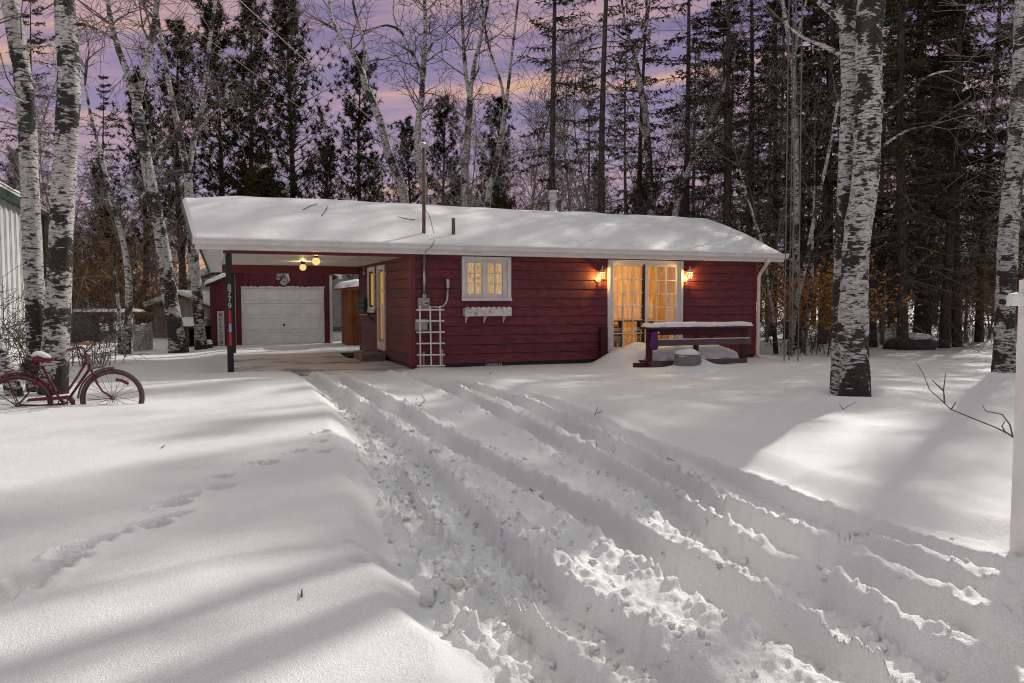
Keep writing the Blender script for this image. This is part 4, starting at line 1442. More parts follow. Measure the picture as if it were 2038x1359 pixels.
p = pb(844, 604, -0.06)
th = Thing('electric_meter', 'grey electric meter with conduits on the wall behind the white trellis', 'meter', (p.x, 0, p.z), 'H')
p0, p1 = pb(833.5, 615, -0.14), pb(855, 592.5, -0.14)
MB().box(p0.x, p1.x, -0.14, -0.024, p0.z, p1.z).build('meter_box', GREY_BOX, th, bevel=0.008)
c = pb(846, 603.5, -0.14)
MB().lathe([(0.075, -0.141), (0.078, -0.165), (0.070, -0.17)], (c.x, 0, c.z), 20, 'y').build('meter_ring', GALV, th, smooth=True)
MB().lathe([(0.064, -0.165), (0.062, -0.21), (0.045, -0.235), (0.005, -0.24)], (c.x, 0, c.z), 20, 'y').build('meter_glass', GREY_REFL, th, smooth=True)
MB().box(c.x - 0.035, c.x + 0.035, -0.2425, -0.239, c.z - 0.012, c.z + 0.018).build('dial_plate', BLACK, th)
t0, t1 = pb(845, 507, -0.09), pb(844.5, 592, -0.09)
MB().tube([t0, t1], 0.034, 10).build('conduit', GALV, th, smooth=True)
MB().lathe([(0.042, t1.z + 0.0), (0.042, t1.z + 0.07)], (t1.x, t1.y, 0), 10).build('coupling', GALV, th)
pts = [pb(855, 611, -0.08), pb(874, 611.5, -0.08), pb(882, 609, -0.08), pb(888, 602, -0.08), pb(890, 592, -0.08), pb(891, 572, -0.08)]
MB().tube(pts, 0.026, 10).build('conduit', GALV, th, smooth=True)
MB().tube([pb(891, 573, -0.08), pb(891, 555.5, -0.08)], 0.042, 10).build('conduit_end', GALV, th, smooth=False)
wpts = [pb(865, 478, -0.62), pb(858, 492, -0.66), pb(847, 500, -0.62), pb(846, 520, -0.13), pb(848, 560, -0.13), pb(845, 590, -0.13)]
MB().tube(wpts, 0.006, 5).build('service_wire', BLACK, th)
p0, p1 = pb(827.5, 657, -0.12), pb(850, 635, -0.12)
th = Thing('junction_box', 'grey junction box low on the wall behind the white trellis', 'electric box', (p0.x, 0, p0.z), 'H')
MB().box(p0.x, p1.x, -0.12, -0.024, p0.z, p1.z).build('box', GREY_BOX, th, bevel=0.012)
MB().box(p0.x - 0.006, p1.x + 0.006, -0.128, -0.1205, p0.z - 0.006, p1.z + 0.006).build('cover', GREY_BOX, th, bevel=0.003)
for x in (p0.x + 0.02, p1.x - 0.02):
    MB().lathe([(0.008, -0.134), (0.009, -0.1285)], (x, 0, (p0.z + p1.z) / 2), 8, 'y').build('screw', DARK_METAL, th)
for k, (x, yy0, yy1) in enumerate(((843, 700, 735), (855, 662, 735), (880, 695, 735))):
    q0, q1 = pb(x, yy1, -0.06), pb(x, yy0, -0.06)
    MB().tube([q0, q1], 0.022 if k != 1 else 0.016, 8).solo('pipe', GALV if k != 1 else BLACK,
        ['short grey pipe stub low on the wall, leftmost behind the trellis', 'black cable pipe down the wall behind the middle of the trellis', 'grey pipe stub on the wall at the right-hand edge of the trellis'][k],
        'pipe', (q0.x, -0.06, q0.z), 'H', 'pipes low on the cottage wall')
# white trellis, leaning on the wall
a0, z0 = on_b(835.5, 738, -0.26)
th = Thing('trellis', 'white slatted trellis standing against the cottage corner', 'trellis', (a0 + 0.2, -0.26, z0), 'H')
for xt, xb in ((835.5, 837), (856, 858.5), (875.5, 877)):
    MB().beam(pb(xb, 740, -0.27), pb(xt, 609, -0.27), 0.030, 0.016, (0, 1, 0)).build('upright', WHITE, th, bevel=0.002)
for k, yy in enumerate((616.5, 638.7, 661.0, 683.3, 706.0, 727.5)):
    MB().beam(pb(828 + k * 0.4, yy + 0.3, -0.289), pb(884 + k * 0.4, yy - 0.3, -0.289), 0.020, 0.030).build('slat', WHITE, th, bevel=0.002)

# scalloped window box on three brackets
p0, p1 = pb(926, 629.5, -0.2), pb(1018, 612, -0.2)
th = Thing('window_box', 'empty white window box with a scalloped edge below the small window', 'planter', (p0.x, 0, p0.z), 'H')
x0, x1, zb, zt = p0.x, p1.x, p0.z, p1.z
n = 9
prof = [(x0, zb), (x1, zb)]
top = []
for k in range(n):
    c = x0 + (x1 - x0) * (k + 0.5) / n
    hw_ = (x1 - x0) / n / 2
    top += [(c + hw_ * math.cos(R(t)), zt - 0.03 + 0.052 * math.sin(R(t))) for t in (12, 40, 65, 90, 115, 140, 168)][::1] if False else [(c - hw_ * math.cos(R(t)), zt - 0.03 + 0.052 * math.sin(R(t))) for t in (10, 40, 65, 90, 115, 140, 170)]
poly = [(x0, zb)] + top + [(x1, zb)]
MB().prism([(x, z) for x, z in poly][::-1], 'y', -0.215, -0.198).build('front_panel', WHITE_OLD, th)
MB().box(x0, x0 + 0.016, -0.197, -0.03, zb, zt).build('end_panel', WHITE_OLD, th)
MB().box(x1 - 0.016, x1, -0.197, -0.03, zb, zt).build('end_panel', WHITE_OLD, th)
MB().box(x0 + 0.017, x1 - 0.017, -0.197, -0.03, zb, zb + 0.016).build('bottom', WHITE_OLD, th)
MB().box(x0 + 0.017, x1 - 0.017, -0.044, -0.028, zb + 0.017, zt).build('back_panel', WHITE_OLD, th)
for px in (929, 966, 1004):
    q = pb(px, 632, -0.12)
    MB().box(q.x - 0.012, q.x + 0.012, -0.195, -0.028, zb - 0.02, zb - 0.001).build('bracket', WHITE, th)
    MB().prism([(-0.046, zb - 0.021), (-0.028, zb - 0.021), (-0.028, zb - 0.145), (-0.046, zb - 0.145)], 'x', q.x - 0.012, q.x + 0.012).build('bracket', WHITE, th)
    MB().beam((q.x, -0.046, zb - 0.125), (q.x, -0.16, zb - 0.022), 0.018, 0.018).build('bracket', WHITE, th)

# black rack and wire basket on the carport wall, door step
def pa(px, py, a=-0.03):
    b, z = on_a(px, py, a)
    return Vector((a, b, z))


q0, q1 = pa(733, 628, -0.04), pa(717, 592, -0.04)
th = Thing('wall_rack', 'black iron rack of small pockets on the far end of the carport wall', 'rack', (0, (q0.y + q1.y) / 2, q0.z), 'H')
yb0, yb1 = q0.y, BD - 0.05
for i in range(2):
    for k in range(3):
        ys, zs_ = yb0 + (yb1 - yb0) * i / 2, q0.z + 0.08 + (q1.z - q0.z - 0.05) * k / 3
        MB().box(-0.15, -0.035, ys + 0.02, ys + (yb1 - yb0) / 2 - 0.02, zs_, zs_ + 0.11).build('pocket', BLACK, th, bevel=0.01)
MB().box(-0.034, -0.026, yb0, yb1, q0.z + 0.05, q1.z + 0.05).build('back_plate', DARK_METAL, th)
MB().box(-0.20, -0.035, yb0 + 0.05, yb0 + 0.4, q0.z + 0.015, q0.z + 0.035).build('tray', WHITE, th)
q0, q1 = pa(745, 634, -0.1), pa(733, 622, -0.1)
th = Thing('wire_basket', 'black half-round wire basket on the carport wall beside the rack', 'basket', (0, (q0.y + q1.y) / 2, q0.z), 'H')
yc, rad_ = (q0.y + q1.y) / 2, 0.30
for k in range(7):
    t = R(-60 + 20 * k)
    MB().tube([(-0.03, yc + rad_ * math.sin(t), q1.z), (-0.16 * math.cos(t) - 0.03, yc + rad_ * 0.85 * math.sin(t), q1.z - 0.03), (-0.12 * math.cos(t) - 0.03, yc + rad_ * 0.55 * math.sin(t), q1.z - 0.14), (-0.03, yc + 0.1 * math.sin(t), q1.z - 0.2)], 0.006, 5).build('wire', BLACK, th)
MB().tube([(-0.03 - 0.18 * math.cos(R(t)), yc + rad_ * math.sin(R(t)), q1.z) for t in range(-90, 91, 20)], 0.008, 5).build('rim', BLACK, th)
MB().box(-0.62, -0.04, 2.35, 3.45, -0.03, 0.17).solo('door_step', CONCRETE, 'low grey block step in front of the carport door', 'step', (-0.3, 2.9, 0), 'H', bevel=0.015)
MB().box(-0.75, -0.15, 3.5, 4.9, 0.012, 0.05).solo('door_mat', mat('dark_mat', (0.035, 0.03, 0.028), 0.9, 0.4, 12.0, bump=0.5, bscale=30), 'dark mat lying on the carport floor past the step', 'mat', (-0.45, 4.2, 0), 'H', bevel=0.01)

# ------------------------------------------------------------------ deck with railing, tub, bag
DB = -1.92
dl, dr_ = on_b(1293, 700, DB)[0], on_b(1479, 700, DB)[0]
th = Thing('deck', 'dark red wooden deck with a snow-capped railing before the sliding door', 'deck', ((dl + dr_) / 2, -1.0, 0), 'H')
plat = MB().box(dl, dr_ + 0.02, DB + 0.03, -0.12, 0.06, 0.13).build('platform', DECK_RED, th)
x = dl + 0.003
while x < dr_ - 0.08:
    MB().box(x, x + 0.135, DB - 0.02, -0.06, 0.1305, 0.165).build('deck_board', DECK_RED, th, plat)
    x += 0.142
for px, w_ in ((1291.5, 0.105), (1478.5, 0.12)):
    a = on_b(px, 700, DB)[0]
    MB().box(a - w_ / 2, a + w_ / 2, DB - 0.06, DB + 0.05, -0.25, on_b(px, 653, DB)[1]).build('post', DECK_RED, th, bevel=0.005)
for px in (1386, 1415):
    bb_ = DB if px == 1386 else -0.9
    a = on_b(px, 660, bb_)[0]
    MB().box(a - 0.045, a + 0.045, bb_ - 0.03, bb_ + 0.05, 0.1, on_b(px, 655, bb_)[1]).build('post', DECK_RED, th, bevel=0.005)
zt = on_b(1380, 649.5, DB)[1]
MB().box(dl - 0.13, dr_ + 0.13, DB - 0.22, DB + 0.20, zt - 0.04, zt).build('rail_cap', DECK_RED, th, bevel=0.006)
MB().box(dl - 0.06, dr_ + 0.06, DB - 0.085, DB - 0.061, zt - 0.17, zt - 0.041).build('top_rail', DECK_RED, th, bevel=0.004)
zm = on_b(1380, 684.5, DB)[1]
MB().box(dl - 0.05, dr_ + 0.14, DB - 0.10, DB - 0.062, zm - 0.02, zm + 0.105).build('middle_rail', DECK_GREY, th, bevel=0.005)
MB().box(dl - 0.02, dr_ + 0.05, DB - 0.09, DB - 0.062, 0.03, 0.17).build('lower_board', DECK_GREY, th, bevel=0.004)
a2_ = on_b(1452, 715, DB)[0]
MB().box(a2_ - 0.04, a2_ + 0.04, DB - 0.05, DB + 0.02, -0.2, 0.06).build('post', DECK_GREY, th)
# rail along the right end of the deck, back to the wall
MB().box(dr_ - 0.02, dr_ + 0.03, DB + 0.1, -0.05, 0.62, 0.72).build('end_rail', DECK_RED, th, bevel=0.004)
MB().box(dr_ - 0.02, dr_ + 0.03, DB + 0.1, -0.05, zt - 0.17, zt - 0.05).build('end_rail', DECK_RED, th, bevel=0.004)
# stub rail on the other side of the door
aw = on_b(1201, 680, -0.1)[0]
MB().box(aw - 0.09, aw + 0.05, -0.16, -0.04, -0.1, on_b(1201, 651, -0.1)[1]).build('wall_post', DECK_RED, th, bevel=0.006)
MB().box(dl - 0.35, dl - 0.05, DB + 0.02, DB + 0.10, -0.1, 0.14).build('step_board', DECK_RED, th, bevel=0.01)


def snow_pad(name, a0, a1, b0, b1, zf, hgt, seed, label, edge_=0.1, nx=50, ny=16, frame='H', cat='snow'):
    """rounded pad of snow on a flat thing; zf(a,b) is the surface it lies on"""
    u, v = np.meshgrid(np.linspace(a0, a1, nx), np.linspace(b0, b1, ny))
    d = np.minimum.reduce([u - a0, a1 - u, v - b0, b1 - v])
    t = np.sqrt(np.clip(1 - (1 - np.clip(d / edge_, 0, 1)) ** 2, 0, 1))
    z0_ = zf(u, v)
    zt_ = z0_ + 0.002 + hgt * t * (1 + 0.35 * fbm(u * 2.3, v * 2.3, 3, seed))
    ov = 0.02 * fbm(u * 6, v * 6, 2, seed + 9) * (t < 0.5)
    Vv = np.vstack([np.column_stack([(u + ov).ravel(), (v + ov).ravel(), zt_.ravel()]), np.column_stack([u.ravel(), v.ravel(), z0_.ravel() + 0.001])])
    i_, j_ = np.meshgrid(np.arange(ny - 1), np.arange(nx - 1), indexing='ij')
    q_ = np.stack([i_ * nx + j_, i_ * nx + j_ + 1, (i_ + 1) * nx + j_ + 1, (i_ + 1) * nx + j_], axis=2).reshape(-1, 4)
    N_ = nx * ny
    rim_ = np.array(list(range(nx)) + [r * nx + nx - 1 for r in range(1, ny)] + [(ny - 1) * nx + c for c in range(nx - 2, -1, -1)] + [r * nx for r in range(ny - 2, 0, -1)])
    r2_ = np.roll(rim_, -1)
    org = Vector(((a0 + a1) / 2, (b0 + b1) / 2, float(z0_.min())))
    Vv = Vv - np.array(org)
    o_ = link(name, mesh_np(name, Vv, np.vstack([q_, q_[:, ::-1] + N_, np.column_stack([rim_, rim_ + N_, r2_ + N_, r2_])]), None, True), SNOW)
    if frame == 'H':
        o_.location = HW(*org); o_.rotation_euler = (0, 0, HANG)
    else:
        o_.location = org
    tag(o_, label, cat)
    return o_


snow_pad('rail_snow', dl - 0.12, dr_ + 0.12, DB - 0.21, DB + 0.19, lambda a, b: np.full(a.shape, zt), 0.085, 301, 'band of snow lying along the top of the deck railing', 0.07, 70, 12)
snow_pad('deck_snow', dl + 0.06, dr_ - 0.02, DB + 0.06, -0.05, lambda a, b: np.full(a.shape, 0.166) , 0.30, 302, 'smooth drift of snow filling the deck behind the railing', 0.5, 60, 30)
snow_pad('rail_snow', dl + 0.0, dr_ + 0.13, DB - 0.098, DB - 0.064, lambda a, b: np.full(a.shape, zm + 0.105), 0.022, 303, 'thin line of snow on the middle rail of the deck', 0.02, 60, 5)
# purple bag hanging on the left-hand deck post
a, z = on_b(1300, 676, DB - 0.12)
th = Thing('purple_bag', 'wet purple bag hanging on the deck railing post', 'bag', (a, DB - 0.12, z - 0.2), 'H')
mb = MB()
zz = [on_b(1300, yy, DB - 0.12)[1] for yy in (696, 694, 688, 676, 668, 662, 658)]
prof = [(0.03, zz[0]), (0.085, zz[1]), (0.105, zz[2]), (0.098, zz[3]), (0.075, zz[4]), (0.095, zz[5]), (0.05, zz[6])]
mb.lathe(prof, (a, DB - 0.15, 0), 16)
rg = random.Random(5)
mb.v = [(v[0] + rg.uniform(-.01, .01), DB - 0.15 + (v[1] - DB + 0.15) * 0.7 + rg.uniform(-.01, .01), v[2] + rg.uniform(-.008, .008)) for v in mb.v]
mb.build('pouch', PURPLE, th, smooth=True)
MB().tube([(a - 0.05, DB - 0.15, zz[6]), (a - 0.03, DB - 0.10, zz[6] + 0.07), (a + 0.03, DB - 0.10, zz[6] + 0.07), (a + 0.05, DB - 0.15, zz[6])], 0.009, 6).build('handle', PURPLE, th)
MB().ball((a + 0.08, DB - 0.17, zz[5] + 0.0), 0.035, 10, 7, (1.1, 0.8, 0.8)).build('snow_cap', SNOW, th, smooth=True)
# tub with a cap of snow before the deck
ta, tb = on_b(1372, 738, -2.42)[0], -2.35
th = Thing('planter_tub', 'round grey tub capped with snow in front of the deck', 'planter', (ta, tb, 0), 'H')
MB().lathe([(0.29, -0.15), (0.305, 0.0), (0.275, 0.22), (0.27, 0.31), (0.285, 0.33), (0.275, 0.34), (0.25, 0.33)], (ta, tb, 0), 24).build('tub', TUB, th, smooth=True)
for k in range(10):
    t = 2 * math.pi * k / 10
    MB().beam((ta + 0.306 * math.cos(t), tb + 0.306 * math.sin(t), 0.0), (ta + 0.279 * math.cos(t), tb + 0.279 * math.sin(t), 0.22), 0.03, 0.012, (math.cos(t), math.sin(t), 0)).build('rib', TUB, th)
mb = MB().ball((ta, tb, 0.33), 0.28, 20, 12, (0.98, 0.98, 0.42))
rg = random.Random(9)
mb.v = [(v[0], v[1], v[2] + 0.03 * math.sin(v[0] * 14) * math.sin(v[1] * 11 + 1)) for v in mb.v]
mb.build('snow_cap', SNOW, th, smooth=True)
# timber edging and snow beyond the corner
q = pb(1502, 716, 1.1); q2 = pb(1545, 712, 1.6)
MB().beam((AE + 0.25, 0.9, 0.06), (AE + 1.0, 1.25, 0.07), 0.16, 0.13).solo('timber', BROWN_WOOD, 'short brown timber lying in the snow beyond the cottage corner', 'timber', (AE + 0.6, 1.0, 0), 'H', bevel=0.012)

# ------------------------------------------------------------------ garage behind the carport
GB = 9.64
g0, g1 = on_b(469.5, 620, GB)[0], on_b(656, 620, GB)[0]
k0, k1 = on_b(480.5, 620, GB)[0], on_b(645, 620, GB)[0]
kz1, kz0 = on_b(562, 571, GB)[1], -0.05
gar = Thing('garage', 'maroon board garage with a white panelled door behind the carport', 'garage', ((g0 + g1) / 2, GB, 0), 'H')
gm, GE = (g0 + g1) / 2, 2.30
gw = MB()
for c in cells(g0, g1, -0.1, GE, [(k0, k1, -0.2, kz1)]):
    gw.box(c[0], c[1], GB, GB + 0.1, c[2], c[3])
gw.prism([(g0, GE), (g1, GE), (gm, GE + 0.75)], 'y', GB, GB + 0.1)
gwall = gw.box(g0, g0 + 0.1, GB + 0.101, GB + 6.0, -0.1, GE).box(g1 - 0.1, g1, GB + 0.101, GB + 6.0, -0.1, GE).box(g0 + 0.101, g1 - 0.101, GB + 5.9, GB + 6, -0.1, GE).build('front_wall', GARAGE_RED, gar)
x = g0 + 0.002
while x < g1 - 0.05:
    x2 = min(x + 0.205, g1)
    for c in cells(x, x2, -0.08, GE + 0.05, [(k0 - 0.002, k1 + 0.002, -0.2, kz1 + 0.004)]):
        if c[1] - c[0] > 0.02:
            MB().box(c[0] + 0.006, c[1] - 0.006, GB - 0.020, GB - 0.001, c[2], c[3]).build('board', GARAGE_RED, gar, gwall)
    x = x2
mb = MB()
for sgn, e in ((-1, g0), (1, g1)):
    mb.beam((gm, GB + 2.85, GE + 0.78), (e + sgn * 0.30, GB + 2.85, GE - 0.02), 6.4, 0.10, (sgn * 0.3, 0, 1))
groof = mb.build('roof', GREY_BOX, gar)
for sgn, e in ((-1, g0), (1, g1)):
    MB().beam((gm, GB - 0.37, GE + 0.77), (e + sgn * 0.31, GB - 0.37, GE - 0.03), 0.03, 0.16, (sgn * 0.3, 0, 1)).build('fascia_board', WHITE, gar, groof)
    MB().box(e - 0.05 if sgn < 0 else e + 0.002, e - 0.002 if sgn < 0 else e + 0.09, GB - 0.03, GB + 0.08, -0.1, GE - 0.05).build('corner_board', WHITE, gar)
    MB().box(e + sgn * 0.31 - 0.05, e + sgn * 0.31 + 0.05, GB - 0.35, GB + 5.9, GE - 0.16, GE - 0.04).build('gutter', WHITE, gar)
gd = frame4(MB(), k0, k1, kz0 - 0.3, kz1, 0.055, GB - 0.028, GB + 0.02).build('garage_door', WHITE, gar)
rows, cols_ = 4, 4
dzh = (kz1 - 0.06 - kz0) / rows
for r_ in range(rows):
    z0_, z1_ = kz0 + r_ * dzh, kz0 + (r_ + 1) * dzh
    MB().box(k0 + 0.056, k1 - 0.056, GB + 0.004, GB + 0.04, z0_ + 0.003, z1_ - 0.003).build('door_section', DOOR_WHITE, gar, gd, bevel=0.003)
    for c_ in range(cols_):
        w_ = (k1 - k0 - 0.112) / cols_
        x0_, x1_ = k0 + 0.056 + c_ * w_ + 0.07, k0 + 0.056 + (c_ + 1) * w_ - 0.07
        za, zb_ = z0_ + 0.085, z1_ - 0.085
        m_ = frame4(MB(), x0_, x1_, za, zb_, 0.014, GB - 0.006, GB + 0.0035)
        m_.add([(x0_ + .014, GB + .0032, za + .014), (x1_ - .014, GB + .0032, za + .014), (x1_ - .014, GB + .0032, zb_ - .014), (x0_ + .014, GB + .0032, zb_ - .014), (x0_ + .05, GB - .008, za + .05), (x1_ - .05, GB - .008, za + .05), (x1_ - .05, GB - .008, zb_ - .05), (x0_ + .05, GB - .008, zb_ - .05)],
               [(4, 5, 6, 7), (0, 1, 5, 4), (1, 2, 6, 5), (2, 3, 7, 6), (3, 0, 4, 7)])
        m_.build('door_panel', DOOR_WHITE, gar, gd)
hz = kz0 + dzh * 1.55
MB().lathe([(0.03, GB - 0.012), (0.032, GB + 0.003)], (gm, 0, hz), 12, 'y').box(gm - 0.012, gm + 0.012, GB - 0.05, GB - 0.012, hz - 0.06, hz + 0.02).build('lock_handle', DARK_METAL, gar, gd)
# frost and snow crumbs left on top of the door frame
mb = MB()
rg = random.Random(3)
for i in range(26):
    x_ = k0 + (k1 - k0) * (i + rg.random()) / 26
    mb.ball((x_, GB - 0.03, kz1 + 0.003), rg.uniform(0.015, 0.04), 8, 5, (1.8, 0.6, 0.7))
mb.build('snow_crust', SNOW, gar, smooth=True)
# pewter horse head plaque over the garage door
def hp(zx, zy):       # from an enlarged view of that corner
    a_, z_ = on_b(500 + zx / 10.19, 500 + zy / 10.19, GB - 0.06)
    return (a_, z_)


outline = [hp(*q_) for q_ in ((515, 470), (500, 540), (505, 572), (560, 585), (590, 560), (605, 520), (640, 490), (632, 540), (595, 600), (577, 655), (640, 690), (690, 700), (735, 660), (785, 615), (790, 590), (770, 500), (745, 420), (700, 360), (660, 330), (648, 290), (630, 335), (600, 350), (560, 400))]
th = Thing('horse_head_plaque', 'pewter grey horse head plaque hung above the garage door', 'plaque', (outline[0][0], GB, outline[0][1]), 'H')
MB().prism(outline[::-1], 'y', GB - 0.07, GB - 0.021).build('head', HORSE, th, bevel=0.012)
MB().prism([hp(*q_) for q_ in ((700, 370), (745, 430), (770, 510), (786, 590), (760, 600), (735, 520), (705, 450))][::-1], 'y', GB - 0.085, GB - 0.0705).build('mane', WHITE_OLD, th, bevel=0.005)
MB().prism([hp(*q_) for q_ in ((520, 505), (560, 520), (600, 505), (604, 520), (560, 538), (515, 520))][::-1], 'y', GB - 0.082, GB - 0.0705).build('bridle', BLACK, th)
MB().prism([hp(*q_) for q_ in ((636, 400), (660, 470), (700, 560), (690, 570), (648, 480), (626, 405))][::-1], 'y', GB - 0.082, GB - 0.0705).build('bridle', BLACK, th)

# lean-to on the garage's left with the sign
s0, s1 = on_b(419, 640, GB - 0.3)[0], g0 - 0.06
sz0, sz1 = on_b(419, 568, GB - 0.3)[1], on_b(452, 556, GB - 0.3)[1] + 0.12
th = Thing('lean_to_shed', 'maroon lean-to with a snowy slanting roof at the garage wall', 'shed', ((s0 + s1) / 2, GB - 0.3, 0), 'H')
lw = MB().prism([(s0, -0.1), (s1, -0.1), (s1, sz1), (s0, sz0)], 'y', GB - 0.28, GB + 1.8).build('wall', GARAGE_RED, th)
x = s0
while x < s1 - 0.03:
    x2 = min(x + 0.16, s1)
    f_ = lambda q_: sz0 + (sz1 - sz0) * (q_ - s0) / (s1 - s0)
    MB().prism([(x + .005, -0.08), (x2 - .005, -0.08), (x2 - .005, f_(x2)), (x + .005, f_(x))], 'y', GB - 0.30, GB - 0.281).build('board', GARAGE_RED, th, lw)
    x = x2
MB().beam((s0 - 0.12, GB + 0.75, sz0 - 0.01), (s1, GB + 0.75, sz1 + 0.04), 2.4, 0.05).build('roof', BROWN_WOOD, th)
sl = (sz1 + 0.05 - sz0) / (s1 - s0 + 0.12)
snow_pad('shed_snow', s0 - 0.16, s1 - 0.02, GB - 0.52, GB + 1.9, lambda a, b: sz0 + 0.02 + (a - s0 + 0.12) * sl, 0.13, 310, 'slanting cushion of snow on the maroon lean-to roof', 0.12, 30, 30)
a0, zb = on_b(433.5, 690, GB - 0.42); a1, zt_ = on_b(446, 619, GB - 0.42)
th = Thing('welcome_sign', 'tall narrow white sign reading WELCOME leaning on the maroon lean-to', 'sign', ((a0 + a1) / 2, GB - 0.42, zb), 'H')
zb2 = zb - 0.14
MB().box(a0, a1, GB - 0.43, GB - 0.405, zb2, zt_).build('board', SIGN_WHITE, th, bevel=0.004)
hgt = (zt_ - zb2 - 0.06) / 7
for k, ch in enumerate('WELCOME'):
    glyph(ch, a0 + 0.05, zt_ - 0.03 - (k + 1) * hgt + 0.022, (a1 - a0) - 0.10, hgt * 0.78, GB - 0.4345, GB - 0.4302).build('letter', BLACK, th)
q = on_b(412, 688, GB - 0.9)
MB().box(q[0] - 0.1, q[0] + 0.16, GB - 1.0, GB - 0.6, -0.05, 0.14).solo('wooden_block', BROWN_WOOD, 'small wooden block with snow at the foot of the lean-to', 'block', (q[0], GB - 0.8, 0), 'H', bevel=0.01)
snow_pad('block_snow', q[0] - 0.1, q[0] + 0.16, GB - 1.0, GB - 0.6, lambda a, b: np.full(a.shape, 0.141), 0.12, 311, 'cap of snow on the small wooden block by the lean-to', 0.08, 14, 14)

# stained board shed seen through the gap, and the pale building behind
qa, qb = on_b(694, 640, 8.2)[0], on_b(722, 640, 8.2)[0] + 0.5
zt_ = on_b(700, 577, 8.2)[1]
th = Thing('board_shed', 'orange stained board shed with a snowy rounded roof beyond the carport', 'shed', ((qa + qb) / 2, 8.2, 0), 'H')
w_ = MB().box(qa, qb, 8.22, 9.6, -0.1, zt_).build('wall', ORANGE_WOOD, th)
x = qa
while x < qb - 0.02:
    MB().box(x + 0.004, min(x + 0.11, qb), 8.19, 8.219, -0.05, zt_ + 0.1 * (x - qa)).build('board', ORANGE_WOOD, th, w_)
    x += 0.115
MB().beam((qa - 0.22, 8.9, zt_ + 0.02), (qb, 8.9, zt_ + 0.16), 1.7, 0.06).build('roof', ORANGE_WOOD, th)
snow_pad('shed_snow', qa - 0.24, qb, 8.02, 9.7, lambda a, b: zt_ + 0.055 + (a - qa + 0.22) * 0.14 / (qb - qa + 0.22), 0.20, 312, 'rounded cushion of snow on the orange board shed', 0.28, 30, 24)
GB2 = 18.0
qa, qb = on_b(600, 640, GB2)[0], on_b(760, 640, GB2)[0]
zb, zt_ = on_b(675, 663, GB2)[1], on_b(675, 500, GB2)[1]
th = Thing('pale_building', 'pale lap-sided building behind the gap between garage and cottage', 'building', ((qa + qb) / 2, GB2, 0), 'H')
mb = MB()
z = zb + 0.28
while z < zt_:
    mb.prism([(GB2 + 0.02, z), (GB2 - 0.025, z), (GB2 - 0.005, z + 0.115), (GB2 + 0.02, z + 0.115)], 'x', qa, qb)
    z += 0.115
mb.build('wall', PALE_WALL, th)
MB().box(qa, qb, GB2 + 0.021, GB2 + 5, -0.2, zt_).build('side_wall', PALE_WALL, th)
MB().box(qa, qb, GB2 - 0.01, GB2 + 0.02, -0.2, zb + 0.279).build('foundation', CONCRETE, th)
MB().box(qa - 0.3, qb + 0.3, GB2 - 0.3, GB2 + 5.2, zt_, zt_ + 0.25).build('roof', SNOW, th, bevel=0.08)

# ------------------------------------------------------------------ metal building on the left
c_ = at_y(45, 691, 23.4)
MA = WH(c_).x
bq = WH(at_y(0, 600, 22.6)).y - 4.5
be = on_a(88, 600, MA)[0]
zt_ = on_a(45, 418, MA)[1]
th = Thing('metal_building', 'white ribbed metal building with green trim and snow on its eave', 'building', (MA, (bq + be) / 2, 0), 'H')
mb = MB()
y = bq
while y < be - 0.01:
    y2 = min(y + 0.62, be)
    for s0_, s1_, o_ in ((0.0, 0.20, 0.0), (0.20, 0.25, 0.8), (0.25, 0.40, 1.7), (0.40, 0.45, 0.8), (0.45, 0.50, 0.0), (0.50, 0.54, 0.6), (0.54, 0.62, 0.0)):
        if y + s0_ < be:
            mb.box(MA, MA + 0.02 + 0.028 * o_, y + s0_, min(y + s1_, be), 0.05, zt_)
    y = y2
mb.build('ribbed_wall', METAL_WALL, th)
MB().box(MA - 6, MA - 0.001, bq, be, -0.2, zt_).build('shell', METAL_WALL, th)
MB().box(MA + 0.0, MA + 0.065, be + 0.001, be + 0.10, 0.05, zt_).build('corner_trim', GREEN, th)
MB().box(MA - 0.01, MA + 0.03, bq, be, -0.15, 0.049).build('base_trim', WHITE, th)
MB().box(MA - 0.1, MA + 0.32, bq - 0.2, be + 0.35, zt_ + 0.001, zt_ + 0.17).build('eave_trim', GREEN, th)
MB().box(MA - 0.1, MA + 0.33, bq - 0.2, be + 0.36, zt_ + 0.171, zt_ + 0.24).build('drip_edge', WHITE, th)
MB().prism([(MA - 6.2, zt_ + 1.4), (MA + 0.34, zt_ + 0.241), (MA + 0.34, zt_ + 0.25), (MA - 6.2, zt_ + 1.45)], 'y', bq - 0.25, be + 0.4).build('roof', METAL_WALL, th)
snow_pad('eave_snow', MA - 6.0, MA + 0.36, bq - 0.25, be + 0.4, lambda a, b: zt_ + 0.255 + (MA + 0.34 - a) * 0.189, 0.17, 320, 'layer of snow on the roof of the white metal building', 0.15, 20, 60)

# ------------------------------------------------------------------ trees
def rnd_perp(d, rg):
    v = Vector((rg.uniform(-1, 1), rg.uniform(-1, 1), rg.uniform(-1, 1)))
    v = v - d * v.dot(d)
    if v.length < 1e-3:
        v = d.cross(Vector((0, 0, 1)))
    return v.normalized()


